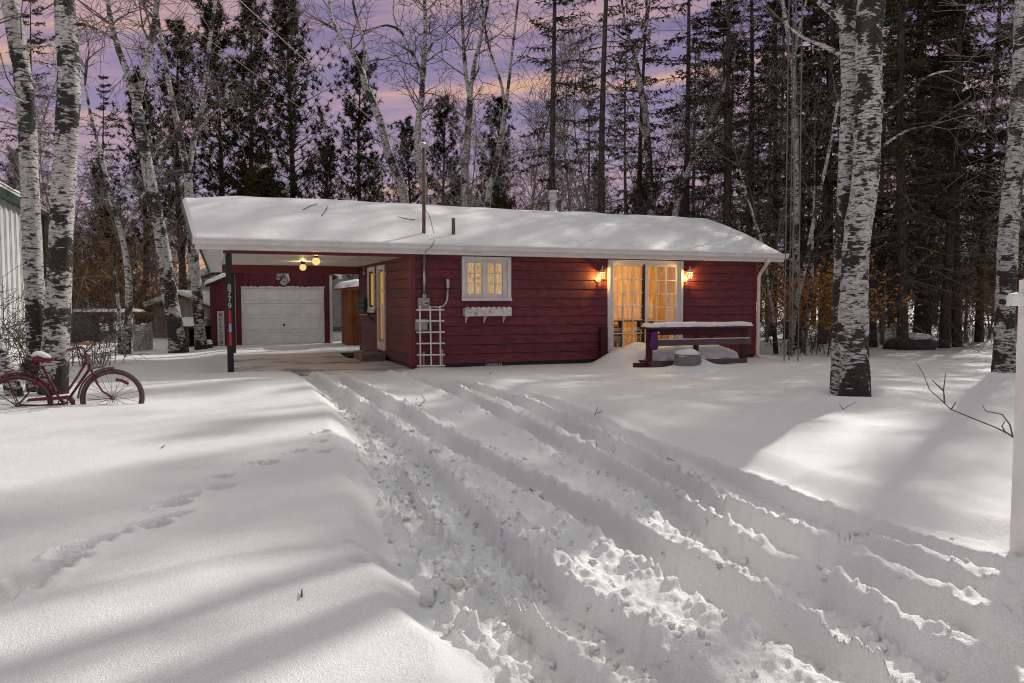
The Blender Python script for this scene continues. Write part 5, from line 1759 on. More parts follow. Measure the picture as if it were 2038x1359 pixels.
def grow(sg, p, d, L, r, lvl, rg, lift, rmin, maxl=3, kids=(4, 4, 3)):
    n = (5, 4, 3, 2)[min(lvl, 3)]
    p, d = p.copy(), d.copy()
    nodes = []
    for i in range(n):
        d = (d + rnd_perp(d, rg) * rg.uniform(0.08, 0.34) + Vector((0, 0, lift))).normalized()
        q = p + d * (L / n)
        sg.add(p, q, max(rmin, r * (1 - 0.8 * i / n)), max(rmin * 0.8, r * (1 - 0.8 * (i + 1) / n)))
        nodes.append((q, d.copy()))
        p = q
    if lvl < maxl:
        for c in range(kids[min(lvl, 2)]):
            q, dd = nodes[rg.randrange(0 if lvl else 1, n)]
            nd = (dd * rg.uniform(0.5, 0.9) + rnd_perp(dd, rg) * rg.uniform(0.6, 0.9)).normalized()
            grow(sg, q, nd, L * rg.uniform(0.40, 0.62), r * 0.5, lvl + 1, rg, lift - (0.05 if lvl >= 1 else 0), rmin, maxl, kids)


def smooth_path(pts, rads, step):
    """resample a polyline with a Catmull-Rom curve"""
    out, ro = [], []
    n = len(pts)
    for i in range(n - 1):
        p0, p1, p2, p3 = pts[max(i - 1, 0)], pts[i], pts[i + 1], pts[min(i + 2, n - 1)]
        m = max(2, int((p2 - p1).length / step))
        for k in range(m):
            t = k / m
            out.append(0.5 * ((2 * p1) + (p2 - p0) * t + (2 * p0 - 5 * p1 + 4 * p2 - p3) * t * t + (3 * p1 - 3 * p2 + p3 - p0) * t ** 3))
            ro.append(rads[i] + (rads[i + 1] - rads[i]) * t)
    out.append(pts[-1]); ro.append(rads[-1])
    return out, ro


def trunk_mesh(mb, path, rad, n, seed, rough=0.05, flare=0.0):
    """tapered stem with an uneven surface"""
    k0 = len(mb.v)
    mb.tube(path, rad, n)
    m = len(path)
    ii = np.arange(m * n)
    ring, j = ii // n, ii % n
    V = np.array(mb.v[k0:k0 + m * n])
    C = np.array([tuple(p) for p in path])[ring]
    zc = C[:, 2]
    an = j * 2 * math.pi / n
    k = 1 + rough * (2.2 * fbm(np.cos(an) * 1.3 + seed, zc * 1.6 + np.sin(an) * 1.3, 3, seed) + 1.2 * fbm(np.cos(an) * 4 + seed, zc * 9 + np.sin(an) * 4, 2, seed + 5))
    if flare:
        z0 = float(path[0].z)
        k = k * (1 + flare * np.exp(-(zc - z0 - 0.25).clip(0) / 0.28) * (1 + 0.35 * np.sin(an * 4 + seed)))
    V = C + (V - C) * k[:, None]
    mb.v[k0:k0 + m * n] = [tuple(v) for v in V]


def birch(label, stems, Y, seed, name='birch_tree', sides=12, twigs=1.0, start=0.35, group=None, rough=0.05, flare=0.25, rmin=0.006, maxl=3, step=0.3, lenk=1.0, bare_low=None):
    """stems: list of (pixel path from foot to tip, first width px, last width px); one depth for the tree"""
    rg = random.Random(seed)
    base = None
    mb, sg = MB(), Seg()
    for si, (pp, w0, w1) in enumerate(stems):
        pts = [at_y(x, y, Y + 0.012 * Y * math.sin(seed + si * 2.1 + i * 0.7) * (i > 0)) for i, (x, y) in enumerate(pp)]
        rads = [(w0 + (w1 - w0) * i / (len(pp) - 1)) / 2 * Y / FPX for i in range(len(pp))]
        if base is None:
            base = Vector((pts[0].x, pts[0].y, gz(pts[0].x, pts[0].y)))
            pts[0].z = base.z - 0.15
        path, rad = smooth_path(pts, rads, step)
        trunk_mesh(mb, path, rad, sides if si == 0 else max(6, sides - 2), seed + si, rough, flare if si == 0 else 0.0)
        m = len(path)
        total = (path[-1] - path[0]).length
        i0 = int(m * (start if si == 0 else 0.12))
        forked = si == 0 and len(stems) > 1 and stems[1][0][0][1] <= pp[-1][1] + 12
        nb = int(twigs * (total * 0.35 if forked else max(4, total * 1.5)))
        for b in range(nb):
            i = rg.randrange(i0, m - 1)
            if bare_low and path[i].z < bare_low:
                continue
            d = (path[i + 1] - path[i]).normalized()
            o = rnd_perp(d, rg)
            o.z = abs(o.z) * 0.4
            nd = (d * rg.uniform(0.35, 0.9) + o * rg.uniform(0.6, 1.0)).normalized()
            L = lenk * rg.uniform(1.0, 2.8) * (1 - 0.45 * i / m)
            grow(sg, path[i], nd, L, min(rad[i] * 0.42, 0.035), 1, rg, 0.03, rmin, maxl, (4, 5, 4))
        # the tip frays out
        for b in range(0 if (si == 0 and len(stems) > 1 and stems[1][0][0][1] <= pp[-1][1] + 12) else 3):
            d = (path[-1] - path[-2]).normalized()
            grow(sg, path[-1], (d + rnd_perp(d, rg) * 0.5).normalized(), lenk * rg.uniform(1.2, 2.4), rads[-1] * 0.8, 1, rg, 0.05, rmin, maxl, (4, 5, 4))
    th = Thing(name, label, 'tree', base, 'W', group)
    mb.build('trunk', BIRCH, th, smooth=True)
    o = link('crown', sg.mesh('crown', 3), TWIG, th.e)
    o.data.transform(Matrix.Translation(-base))
    return th


# the pair beside the bicycle
LEFT_G = 'birches in the left-hand yard'
birch('tall dark-flecked white birch right behind the bicycle, thicker of the pair', [
    ([(104, 790), (110, 700), (117, 600), (124, 420), (131, 300), (137, 150), (128, 0), (120, -180), (128, -420)], 50, 34),
    ([(135, 55), (165, 48), (215, 70), (250, 95)], 8, 3)], 10.5, 11, sides=26, twigs=0.5, start=0.75, rough=0.055, flare=0.10, rmin=0.004, step=0.10, lenk=0.7, group=LEFT_G, bare_low=4.2)
birch('leaning dark-barked birch fused at its foot to the birch behind the bicycle', [
    ([(76, 782), (73, 660), (63, 480), (57, 320), (47, 170), (24, 30), (-10, -140), (-40, -330)], 38, 27),
    ([(32, 110), (62, 92), (112, 72), (125, 65)], 8, 3), ([(45, 205), (20, 190), (-20, 180)], 9, 3)], 10.7, 12, sides=24, twigs=0.6, start=0.7, rough=0.06, flare=0.12, rmin=0.004, step=0.10, lenk=0.7, group=LEFT_G, bare_low=4.0)
birch('slanting birch foot behind the rear wheel of the bicycle', [
    ([(34, 800), (22, 760), (6, 715), (-20, 640), (-60, 500), (-110, 300)], 30, 18)], 10.1, 13, sides=16, twigs=0.2, start=0.8, rough=0.05, flare=0.2, step=0.12, group=LEFT_G)
birch('forked birch leaning left before the snowy shed', [
    ([(357, 676), (340, 600), (322, 480), (300, 370), (283, 270), (272, 208)], 32, 18),
    ([(274, 214), (255, 150), (238, 105), (222, 50), (214, -20), (205, -150)], 15, 7),
    ([(273, 210), (283, 160), (296, 110), (308, 40), (318, -40), (322, -160)], 16, 7),
    ([(296, 330), (320, 285), (345, 262)], 6, 2)], 21.5, 14, sides=14, twigs=0.8, start=0.72, group=LEFT_G)
birch('slim forked birch beside the left end of the roof', [
    ([(400, 662), (390, 560), (380, 450), (374, 345)], 22, 15),
    ([(374, 350), (360, 280), (343, 200), (330, 130), (318, 60), (305, -30), (298, -140)], 13, 5),
    ([(374, 345), (388, 270), (405, 200), (412, 130), (420, 60), (432, -20), (445, -130)], 12, 5),
    ([(388, 268), (425, 225), (455, 205)], 5, 2)], 22.5, 15, sides=12, twigs=0.8, start=0.75, group=LEFT_G)
birch('thin grey birch standing alone left of the forked pair', [
    ([(248, 664), (257, 590), (252, 520), (240, 460), (218, 385), (200, 300), (183, 240), (170, 170)], 15, 5),
    ([(243, 475), (262, 430), (283, 390), (292, 375)], 8, 3)], 21.0, 16, sides=10, twigs=0.6, start=0.4, group=LEFT_G, lenk=0.7)
birch('slender pale stem beside the thin grey birch', [([(238, 668), (236, 610), (228, 540), (235, 480)], 8, 4)], 21.4, 17, sides=8, twigs=0.4, start=0.4, group=LEFT_G, lenk=0.5)
# behind the roof
BACK_G = 'birches rising behind the cottage roof'
birch('pale birch leaning left over the middle of the carport roof', [
    ([(818, 600), (806, 410), (786, 340), (768, 285), (752, 225), (728, 170), (720, 140)], 20, 13),
    ([(721, 145), (700, 100), (672, 62), (657, 20), (654, -60), (650, -150)], 10, 4),
    ([(721, 142), (727, 105), (716, 55), (702, 0), (690, -90)], 9, 4), ([(672, 62), (640, 42), (600, 30)], 5, 2)], 30, 21, sides=10, twigs=1.0, start=0.55, group=BACK_G, rmin=0.008)
birch('straight birch right behind the service mast', [
    ([(858, 600), (846, 400), (834, 330), (832, 260), (839, 195), (843, 140), (847, 60), (845, 0), (842, -130)], 18, 6),
    ([(840, 150), (820, 105), (800, 65), (770, 50), (725, 62)], 8, 3), ([(800, 65), (783, 30), (786, -20)], 5, 2),
    ([(843, 120), (862, 85), (895, 60)], 6, 2)], 30.5, 22, sides=10, twigs=0.9, start=0.5, group=BACK_G, rmin=0.008)
birch('forked white birch behind the middle of the roof', [
    ([(930, 600), (927, 405), (926, 340), (932, 260), (936, 195)], 18, 14),
    ([(936, 200), (926, 135), (922, 70), (918, 0), (912, -120)], 10, 4), ([(936, 196), (944, 130), (958, 70), (972, 0), (985, -100)], 9, 4)], 29.5, 23, sides=10, twigs=1.0, start=0.55, group=BACK_G, rmin=0.008)
birch('slanting white birch just right of the forked one', [
    ([(955, 600), (970, 408), (985, 340), (998, 270), (1006, 215)], 14, 10),
    ([(1006, 218), (996, 160), (975, 100), (962, 30), (955, -70)], 7, 3), ([(1006, 215), (1014, 150), (1022, 80), (1032, -10), (1040, -110)], 7, 3)], 29, 24, sides=10, twigs=1.0, start=0.55, group=BACK_G, rmin=0.008)
birch('crooked birch behind the right half of the roof', [
    ([(1300, 600), (1296, 420), (1293, 350), (1288, 280), (1284, 220), (1272, 160), (1264, 112)], 17, 11),
    ([(1265, 116), (1250, 70), (1240, 20), (1232, -60)], 8, 3), ([(1264, 114), (1282, 70), (1292, 10), (1298, -80)], 8, 3), ([(1288, 285), (1250, 200), (1190, 150)], 7, 2)], 28.5, 25, sides=10, twigs=1.0, start=0.5, group=BACK_G, rmin=0.008)
birch('birch leaning far right behind the flue end of the roof', [
    ([(1310, 600), (1345, 420), (1362, 360), (1392, 290), (1425, 215), (1450, 150), (1470, 80), (1490, -30)], 15, 5),
    ([(1392, 290), (1420, 260), (1470, 235), (1520, 205)], 6, 2)], 27.5, 26, sides=10, twigs=0.9, start=0.5, group=BACK_G, rmin=0.008)
# on the right
RIGHT_G = 'birches on the right-hand lawn and wood edge'
birch('huge double birch with black scarred bark on the open right lawn', [
    ([(1700, 800), (1700, 740), (1698, 660), (1699, 584), (1706, 473), (1720, 371), (1729, 216), (1731, 93), (1736, 0), (1746, -160), (1760, -420)], 55, 44),
    ([(1740, -10), (1712, -70), (1690, -160)], 18, 8), ([(1690, 60), (1662, 30), (1610, -15), (1560, -60)], 17, 7),
    ([(1672, 108), (1640, 92), (1600, 75), (1560, 45)], 10, 4), ([(1748, 235), (1790, 200), (1850, 150), (1900, 140)], 7, 2),
    ([(1745, 300), (1800, 262), (1850, 250)], 6, 2)], 10.55, 31, sides=36, twigs=0.35, start=0.8, rough=0.085, flare=0.24, rmin=0.004, step=0.06, lenk=0.8, group=RIGHT_G, bare_low=5.0)
birch('mossy rear stem of the double birch, half hidden behind the front one', [
    ([(1674, 780), (1674, 700), (1674, 600), (1680, 480), (1686, 350), (1692, 200), (1690, 90), (1682, -20), (1668, -200), (1655, -420)], 36, 30)], 11.0, 32, sides=24, twigs=0.35, start=0.8, rough=0.08, flare=0.25, rmin=0.004, step=0.09, lenk=0.8, group=RIGHT_G, bare_low=5.0)
birch('white birch behind the white post at the edge of the lawn', [
    ([(1997, 754), (1999, 680), (2003, 560), (2010, 430), (2022, 300), (2030, 180), (2034, 60), (2038, -60), (2046, -260)], 39, 26)], 14.3, 33, sides=20, twigs=0.35, start=0.75, rough=0.06, flare=0.10, rmin=0.005, step=0.1, lenk=0.8, group=RIGHT_G, bare_low=5.0)
birch('thin pale birch slanting right behind the lattice mast', [([(1572, 700), (1582, 620), (1600, 540), (1612, 480), (1628, 400), (1650, 300), (1668, 200)], 12, 5)], 20.5, 34, sides=8, twigs=0.5, start=0.4, group=RIGHT_G, lenk=0.7)
birch('very thin upright birch among the orange-leaved bushes', [([(1598, 690), (1606, 640), (1616, 560), (1617, 480), (1620, 400), (1622, 300)], 8, 3)], 21.5, 35, sides=8, twigs=0.5, start=0.4, group=RIGHT_G, lenk=0.7)
birch('thin birch with crossing stem left of the lattice mast', [([(1545, 700), (1540, 640), (1530, 580), (1524, 530), (1512, 470), (1490, 400), (1470, 330)], 9, 4)], 20.8, 36, sides=8, twigs=0.6, start=0.4, group=RIGHT_G, lenk=0.7)
birch('pale slender birch rising beside the lattice mast top', [([(1590, 690), (1585, 500), (1584, 300), (1578, 130), (1560, 20), (1545, -100)], 15, 6), ([(1578, 130), (1590, 60), (1610, -20)], 7, 3)], 23.0, 37, sides=10, twigs=0.8, start=0.5, group=RIGHT_G)


# conifers: a few kinds, then copies ------------------------------------------
def quads_mesh(name, C, U, Wd, L, wdt):
    """leaf-sized blades: centres C, direction U, width direction Wd"""
    C, U, Wd = np.array(C), np.array(U), np.array(Wd)
    L, wdt = np.array(L)[:, None], np.array(wdt)[:, None]
    a = C - Wd * wdt * 0.5
    b = C + Wd * wdt * 0.5
    c = C + U * L
    V = np.stack([a, b, c], axis=1).reshape(-1, 3)
    T = np.arange(len(V)).reshape(-1, 3)
    return V, T


class Blades:
    def __init__(s):
        s.c, s.u, s.w, s.l, s.d = [], [], [], [], []

    def add(s, c, u, rg, L, wd):
        w_ = rnd_perp(u, rg)
        s.c.append(tuple(c)); s.u.append(tuple(u)); s.w.append(tuple(w_)); s.l.append(L); s.d.append(wd)

    def mesh(s, name):
        V, T = quads_mesh(name, s.c, s.u, s.w, s.l, s.d)
        return mesh_np(name, V, None, T)


def merge_mesh(name, V1, Q1, V2, T2):
    me = mesh_np(name, np.vstack([V1, V2]), Q1, np.array(T2) + len(V1))
    idx = np.concatenate([np.zeros(len(Q1)), np.ones(len(T2))]).astype(np.int32)
    return me, idx


def make_spruce(H, seed, live, Lmax, whorl, per, leafy, dead=True, blade=(0.17, 0.05), power=0.75):
    rg = random.Random(seed)
    tr = MB()
    r0 = H * 0.0068 + 0.03
    wx, wy = rg.uniform(-0.2, 0.2), rg.uniform(-0.2, 0.2)
    f = lambda z: Vector((wx * math.sin(z * 0.25), wy * math.sin(z * 0.3 + 1), z))
    zs = [-0.3 + (H + 0.3) * i / 26 for i in range(27)]
    trunk_mesh(tr, [f(z) for z in zs], [max(0.012, r0 * (1 - max(z, 0) / H) ** 0.85) for z in zs], 10, seed, 0.04, 0.2)
    sg, bl = Seg(), Blades()
    z = 0.9 if dead else live
    while z < H - 0.15:
        alive = z > live
        t = z / H
        for k in range(per if alive else max(2, per - 1)):
            if rg.random() < 0.12:
                continue
            an = rg.uniform(0, 2 * math.pi)
            out = Vector((math.cos(an), math.sin(an), 0))
            L = Lmax * ((1 - t) ** power) * rg.uniform(0.65, 1.1) + 0.15
            if not alive:
                L = Lmax * 0.75 * rg.uniform(0.4, 1.0)
            tilt = -0.30 + 0.75 * t + rg.uniform(-0.12, 0.12)
            p = f(z + rg.uniform(-0.1, 0.1))
            d = (out + Vector((0, 0, tilt))).normalized()
            n = 5
            r = 0.010 + 0.006 * L
            for i in range(n):
                d = (d + Vector((0, 0, 0.05 if i > 2 else -0.05)) + rnd_perp(d, rg) * 0.06).normalized()
                q = p + d * (L / n)
                sg.add(p, q, r * (1 - i / n * 0.8), r * (1 - (i + 1) / n * 0.8))
                side = d.cross(Vector((0, 0, 1)))
                if side.length < 1e-3:
                    side = Vector((1, 0, 0))
                side.normalize()
                for c in range(2 if i else 1):
                    for sgn in (-1, 1):
                        s_ = p + (q - p) * rg.random()
                        td = (d * rg.uniform(0.5, 1.0) + side * sgn * rg.uniform(0.5, 1.0) + Vector((0, 0, rg.uniform(-0.55, 0.1)))).normalized()
                        tl = L * rg.uniform(0.10, 0.26) * (1.1 - 0.12 * i) + 0.05
                        e = s_ + td * tl
                        sg.add(s_, e, 0.006, 0.004)
                        if alive:
                            for b in range(leafy):
                                if rg.random() < 0.9:
                                    c_ = s_ + (e - s_) * rg.random()
                                    u = (td * 0.8 + rnd_perp(td, rg) * 0.7 + Vector((0, 0, -0.15))).normalized()
                                    bl.add(c_, u, rg, blade[0] * rg.uniform(0.6, 1.3), blade[1] * rg.uniform(0.7, 1.4))
                        elif rg.random() < 0.12:
                            bl.add(e, td, rg, 0.10, 0.04)
                p = q
        z += whorl * rg.uniform(0.75, 1.3) * (1 if alive else 1.2)
    V1, Q1 = sg.arrays(3)
    V2, T2 = quads_mesh('x', bl.c, bl.u, bl.w, bl.l, bl.d)
    me, idx = merge_mesh('crown', V1, Q1, V2, T2)
    tm = tr.mesh('trunk', smooth=True)
    tm.materials.append(BARK)
    me.materials.append(TWIG); me.materials.append(SPRUCE_N)
    me.polygons.foreach_set('material_index', idx)
    return tm, me


def make_pine(H, seed, live, Lmax, nbr, nl=11, needle=0.24, mat_n=None, asc=0.45, wide=0.030, jit=(0.55, 1.12)):
    rg = random.Random(seed)
    tr = MB()
    r0 = H * 0.011 + 0.03
    zs = [-0.3 + (H + 0.3) * i / 20 for i in range(21)]
    trunk_mesh(tr, [Vector((0.12 * math.sin(z * 0.4 + seed), 0.1 * math.sin(z * 0.3), z)) for z in zs], [max(0.02, r0 * (1 - max(z, 0) / H) ** 0.8) for z in zs], 10, seed, 0.04, 0.2)
    sg, bl = Seg(), Blades()
    for b in range(nbr):
        t = live + (1 - live) * ((b + rg.random()) / nbr)
        z = t * H
        u_ = (t - live) / (1 - live)
        prof = math.sin(math.pi * (0.16 + 0.80 * u_)) ** 0.8
        L = Lmax * prof * rg.uniform(*jit) + 0.2
        an = b * 2.4 + rg.uniform(-0.5, 0.5)
        d = Vector((math.cos(an), math.sin(an), asc * rg.uniform(0.2, 1.3) + 0.5 * u_)).normalized()
        p = Vector((0.12 * math.sin(z * 0.4 + seed), 0.1 * math.sin(z * 0.3), z))
        n = 5
        r = 0.012 + 0.008 * L
        for i in range(n):
            d = (d + rnd_perp(d, rg) * 0.14 + Vector((0, 0, 0.06))).normalized()
            q = p + d * (L / n)
            sg.add(p, q, r * (1 - i / n * 0.8), r * (1 - (i + 1) / n * 0.8))
            for c in range(1 + (i > 0) * 2):
                td = (d * 0.7 + rnd_perp(d, rg)).normalized()
                s_ = p + (q - p) * rg.random()
                e = s_ + td * L * rg.uniform(0.10, 0.28)
                sg.add(s_, e, 0.007, 0.004)
                if i == 0 and rg.random() < 0.6:
                    continue
                for k in range(nl):
                    u = (td * 0.6 + rnd_perp(td, rg) + Vector((0, 0, 0.25))).normalized()
                    c_ = e - td * rg.uniform(0, 0.16)
                    bl.add(c_, u, rg, needle * rg.uniform(0.55, 1.15), wide * rg.uniform(0.7, 1.3))
            p = q
    V1, Q1 = sg.arrays(3)
    V2, T2 = quads_mesh('x', bl.c, bl.u, bl.w, bl.l, bl.d)
    me, idx = merge_mesh('crown', V1, Q1, V2, T2)
    tm = tr.mesh('trunk', smooth=True)
    tm.materials.append(BARK)
    me.materials.append(TWIG); me.materials.append(mat_n or PINE_N)
    me.polygons.foreach_set('material_index', idx)
    return tm, me


KIND = {
    'sparse1': make_spruce(18, 101, 5.0, 2.3, 0.52, 4, 3),
    'sparse2': make_spruce(19, 102, 6.5, 2.0, 0.50, 4, 2),
    'sparse3': make_spruce(17, 103, 4.0, 2.5, 0.50, 4, 3),
    'dense1': make_spruce(17, 104, 2.2, 3.0, 0.42, 5, 4, blade=(0.20, 0.06)),
    'dense2': make_spruce(16, 105, 3.2, 2.7, 0.44, 5, 4, blade=(0.20, 0.06)),
    'pine1': make_pine(14, 111, 0.26, 1.75, 92, 14, 0.27, None, 0.5, 0.040, (0.3, 1.35)),
    'pine2': make_pine(13.5, 112, 0.22, 1.9, 96, 14, 0.27, None, 0.5, 0.040, (0.3, 1.35)),
    'cedar1': make_pine(7, 121, 0.06, 1.8, 130, 9, 0.20, CEDAR_N, 0.25, 0.05),
    'cedar2': make_pine(5.5, 122, 0.05, 1.7, 110, 9, 0.20, CEDAR_N, 0.15, 0.05),
}


def conifer(kind, x, y, s, rz, label, group, name='spruce_tree', lean=(0, 0), sz=None):
    e = bpy.data.objects.new(name, None)
    COL.objects.link(e)
    e.location = (x, y, gz(x, y) - 0.02)
    e.rotation_euler = (lean[0], lean[1], rz)
    e.scale = (s, s, sz or s)
    tag(e, label, 'tree', group)
    for nm, me in zip(('trunk', 'crown'), KIND[kind]):
        o_ = bpy.data.objects.new(nm, me)
        COL.objects.link(o_)
        o_.parent = e
    return e


def make_sapling(seed, H, r0, nb, spread):
    """slim bare broad-leaved tree with fine upswept twigs"""
    rg = random.Random(seed)
    tr, sg = MB(), Seg()
    pts = [Vector((0, 0, -0.2))]
    d = Vector((rg.uniform(-.1, .1), rg.uniform(-.1, .1), 1)).normalized()
    n = 9
    for i in range(n):
        d = (d + rnd_perp(d, rg) * 0.12 + Vector((0, 0, 0.06))).normalized()
        pts.append(pts[-1] + d * (H / n))
    rad = [r0 * (1 - 0.85 * i / n) for i in range(n + 1)]
    path, rd = smooth_path(pts, rad, 0.4)
    trunk_mesh(tr, path, rd, 7, seed, 0.05, 0.2)
    m = len(path)
    for b in range(nb):
        i = rg.randrange(int(m * 0.16), m - 1)
        dd = (path[i + 1] - path[i]).normalized()
        nd = (dd * rg.uniform(0.5, 1.0) + rnd_perp(dd, rg) * rg.uniform(0.5, 1.0) + Vector((0, 0, 0.15))).normalized()
        grow(sg, path[i], nd, spread * rg.uniform(0.5, 1.2) * (1.15 - 0.6 * i / m), min(rd[i] * 0.5, 0.022), 1, rg, 0.05, 0.0075, 3, (4, 5, 4))
    tm = tr.mesh('trunk', smooth=True); tm.materials.append(GREY_BARK)
    cm = sg.mesh('crown', 3); cm.materials.append(GREY_BARK)
    return tm, cm


KIND['sapling1'] = make_sapling(131, 9.5, 0.055, 34, 2.0)
KIND['sapling2'] = make_sapling(132, 11.0, 0.07, 38, 2.3)
KIND['sapling3'] = make_sapling(133, 7.5, 0.045, 30, 1.8)
WOOD_G = 'spruces of the wood behind the cottage'
# the trunks one can point to
for (px, Y, kind, s, label) in [
    (1100, 27.5, 'sparse1', 1.00, 'tall bare-stemmed spruce rising right behind the steel flue'),
    (1203, 27.0, 'sparse2', 1.00, 'tall bare-stemmed spruce behind the roof, next right of the flue'),
    (1362, 29.0, 'sparse3', 1.05, 'slim dark spruce with upswept twigs behind the roof end'),
    (1484, 30.0, 'sparse2', 1.00, 'dark straight spruce between the roof end and the lattice mast'),
    (1535, 31.0, 'sparse1', 1.02, 'thin dark spruce just left of the lattice mast'),
    (1640, 25.5, 'dense2', 1.00, 'dark spruce standing between the lattice mast and the double birch'),
    (1737, 24.0, 'sparse3', 1.05, 'dark trunk touching the right side of the double birch'),
    (1791, 22.6, 'dense1', 1.10, 'thickest rough spruce trunk beside the snow-capped boulder'),
    (1823, 27.0, 'sparse1', 1.05, 'brown spruce trunk behind the snow-capped boulder'),
    (1883, 23.2, 'dense2', 1.05, 'straight dark spruce trunk right of the boulder'),
    (1906, 23.8, 'sparse3', 1.00, 'leaning spruce trunk crossing the straight one right of the boulder'),
    (1958, 26.5, 'dense1', 1.00, 'dark spruce just left of the birch at the white post'),
]:
    b_ = at_z(px, 688, 0.1)
    q = at_y(px, 640, Y)
    conifer(kind, q.x, Y, s, px * 0.7, label, WOOD_G)
for (px, Y, kind, s, label) in [
    (507, 35.5, 'pine1', 1.08, 'dark dense pine, left of the two tall ones over the carport roof'),
    (582, 34.5, 'pine2', 1.10, 'dark dense pine, right of the two tall ones over the carport roof'),
    (722, 36.0, 'pine1', 0.90, 'dark pine behind the birch that leans over the roof'),
    (440, 37.0, 'pine2', 1.12, 'dark pine behind the slim forked birch'),
    (365, 36.0, 'pine1', 1.00, 'dark pine between the two forked birches'),
    (815, 37.0, 'pine2', 0.72, 'lower dark pine behind the service mast'),
    (885, 36.0, 'pine1', 0.76, 'lower dark pine left of the forked birch behind the roof'),
    (655, 38.0, 'pine2', 0.66, 'lower dark pine between the tall pair and the leaning birch'),
    (995, 36.0, 'pine1', 0.76, 'dark pine behind the slanting white birch'),
    (290, 33.0, 'pine2', 0.80, 'dark pine behind the birch that leans left'),
]:
    q = at_y(px, 640, Y)
    conifer(kind, q.x, Y, s, px * 0.3, label, 'pines behind the carport roof', 'pine_tree')

# the rest of the wood: nothing tells these apart
rg = random.Random(77)
def clear_of(x, y, pts, dmin):
    return all((x - a) ** 2 + (y - b) ** 2 > dmin * dmin for a, b in pts)


placed = []
def scatter(n, xr, yr, kinds, label, group, name, smin, smax, dmin, test=None):
    c, tries = 0, 0
    while c < n and tries < 4000:
        tries += 1
        x, y = rg.uniform(*xr), rg.uniform(*yr)
        h_ = WH(Vector((x, y, 0)))
        if -6 < h_.x < 12 and h_.y < 8.5 or (-8 < h_.x < 3.5 and h_.y < 17) or (-22 < h_.x < -5.5 and h_.y < 15):
            continue
        if test and not test(x, y):
            continue
        if not clear_of(x, y, placed, dmin):
            continue
        placed.append((x, y))
        conifer(rg.choice(kinds), x, y, rg.uniform(smin, smax), rg.uniform(0, 6.28), label, group, name)
        c += 1


def pxo(x, y):
    return 1019 + 1524 * x / y


SAP = ['sapling1', 'sapling2', 'sapling3']
scatter(13, (13.0, 32), (28, 50), ['dense1', 'dense2', 'sparse1', 'sparse3'], 'dense dark spruce in the thick wood on the right', 'spruces of the thick wood on the right', 'spruce_tree', 0.85, 1.1, 2.0, lambda x, y: x < 0.60 * y)
scatter(6, (4, 16), (32, 50), ['sparse1', 'sparse2', 'sparse3'], 'thin lacy spruce far behind the right half of the roof', 'lacy spruces far behind the roof', 'spruce_tree', 0.85, 1.05, 2.2)
scatter(5, (-9, 5), (40, 56), ['pine1', 'pine2'], 'low dark pine in the far row behind the cottage', 'far row of pines behind the cottage', 'pine_tree', 0.62, 0.78, 3.0)
scatter(10, (-44, -13), (36, 60), ['pine1', 'pine2', 'sparse3'], 'dark conifer in the far wood on the left', 'far conifers on the left', 'pine_tree', 0.7, 1.0, 3.0, lambda x, y: (x < -0.42 * y or x > -0.2 * y) and not 280 < pxo(x, y) < 470)
scatter(15, (-12, 26), (28, 42), ['cedar1', 'cedar2'], 'low olive green cedar in the undergrowth behind the cottage', 'low cedars behind the cottage', 'cedar_tree', 0.6, 0.95, 1.8, lambda x, y: not 280 < pxo(x, y) < 470)
scatter(8, (-28, -10), (32, 46), ['cedar1', 'cedar2'], 'low olive green cedar in the thicket on the left', 'low cedars on the left', 'cedar_tree', 0.7, 1.05, 1.6, lambda x, y: not 280 < pxo(x, y) < 470)
scatter(7, (20, 40), (16, 36), ['sparse2', 'sparse1', 'sparse3'], 'spruce at the near edge of the wood beyond the right of the lawn', 'spruces beyond the right of the lawn', 'spruce_tree', 0.9, 1.1, 3.0, lambda x, y: x > 0.72 * y + 1.5)
for k, (x, y, kd) in enumerate([(7.5, 27.0, 'sparse1'), (10.2, 28.5, 'dense2'), (5.2, 30.5, 'sparse3'), (12.4, 30.5, 'dense1'), (9.0, 33.0, 'dense2')]):
    placed.append((x, y))
    conifer(kd, x, y, 0.95, k * 1.7, ['lacy spruce close behind the right end of the roof', 'fuller spruce behind the downspout corner of the cottage', 'lacy spruce behind the middle of the roof', 'full dark spruce left of the double birch, back in the wood', 'full dark spruce far back between roof end and mast'][k], WOOD_G)
for k, (x, y, kd, sc) in enumerate([(14.2, 18.6, 'sapling2', 1.35), (13.4, 17.4, 'sapling1', 1.3), (15.2, 21.9, 'sparse3', 0.9), (14.6, 19.8, 'sapling2', 1.2), (17.0, 24.5, 'sparse1', 0.95)]):  # out-of-frame trees added so their shade dapples the right lawn
    placed.append((x, y))
    conifer(kd, x, y, sc, k * 2.1, 'slender tree added right of the lawn to dapple it with shade', 'slender trees added to dapple the right lawn', 'dapple_tree')
scatter(4, (10.5, 21), (12.5, 25), ['sapling2', 'sapling1', 'sparse2'], 'slender tree added right of the lawn to dapple it with shade', 'slender trees added to dapple the right lawn', 'dapple_tree', 1.0, 1.25, 1.8, lambda x, y: x > 0.70 * y + 1.0)  # a few more added out of frame for the dappled shade
scatter(24, (-9, 9), (25.5, 42), SAP, 'slim bare grey sapling in the thicket behind the cottage roof', 'bare saplings behind the roof', 'sapling_tree', 0.75, 1.15, 1.0)
scatter(22, (8, 26), (25, 40), SAP, 'slim bare grey sapling in the wood right of the cottage', 'bare saplings right of the cottage', 'sapling_tree', 0.75, 1.1, 1.0, lambda x, y: pxo(x, y) < 2080)
scatter(18, (-30, -9), (25, 42), SAP, 'slim bare grey sapling in the thicket left of the carport', 'bare saplings on the left', 'sapling_tree', 0.7, 1.1, 1.0, lambda x, y: pxo(x, y) > -30)


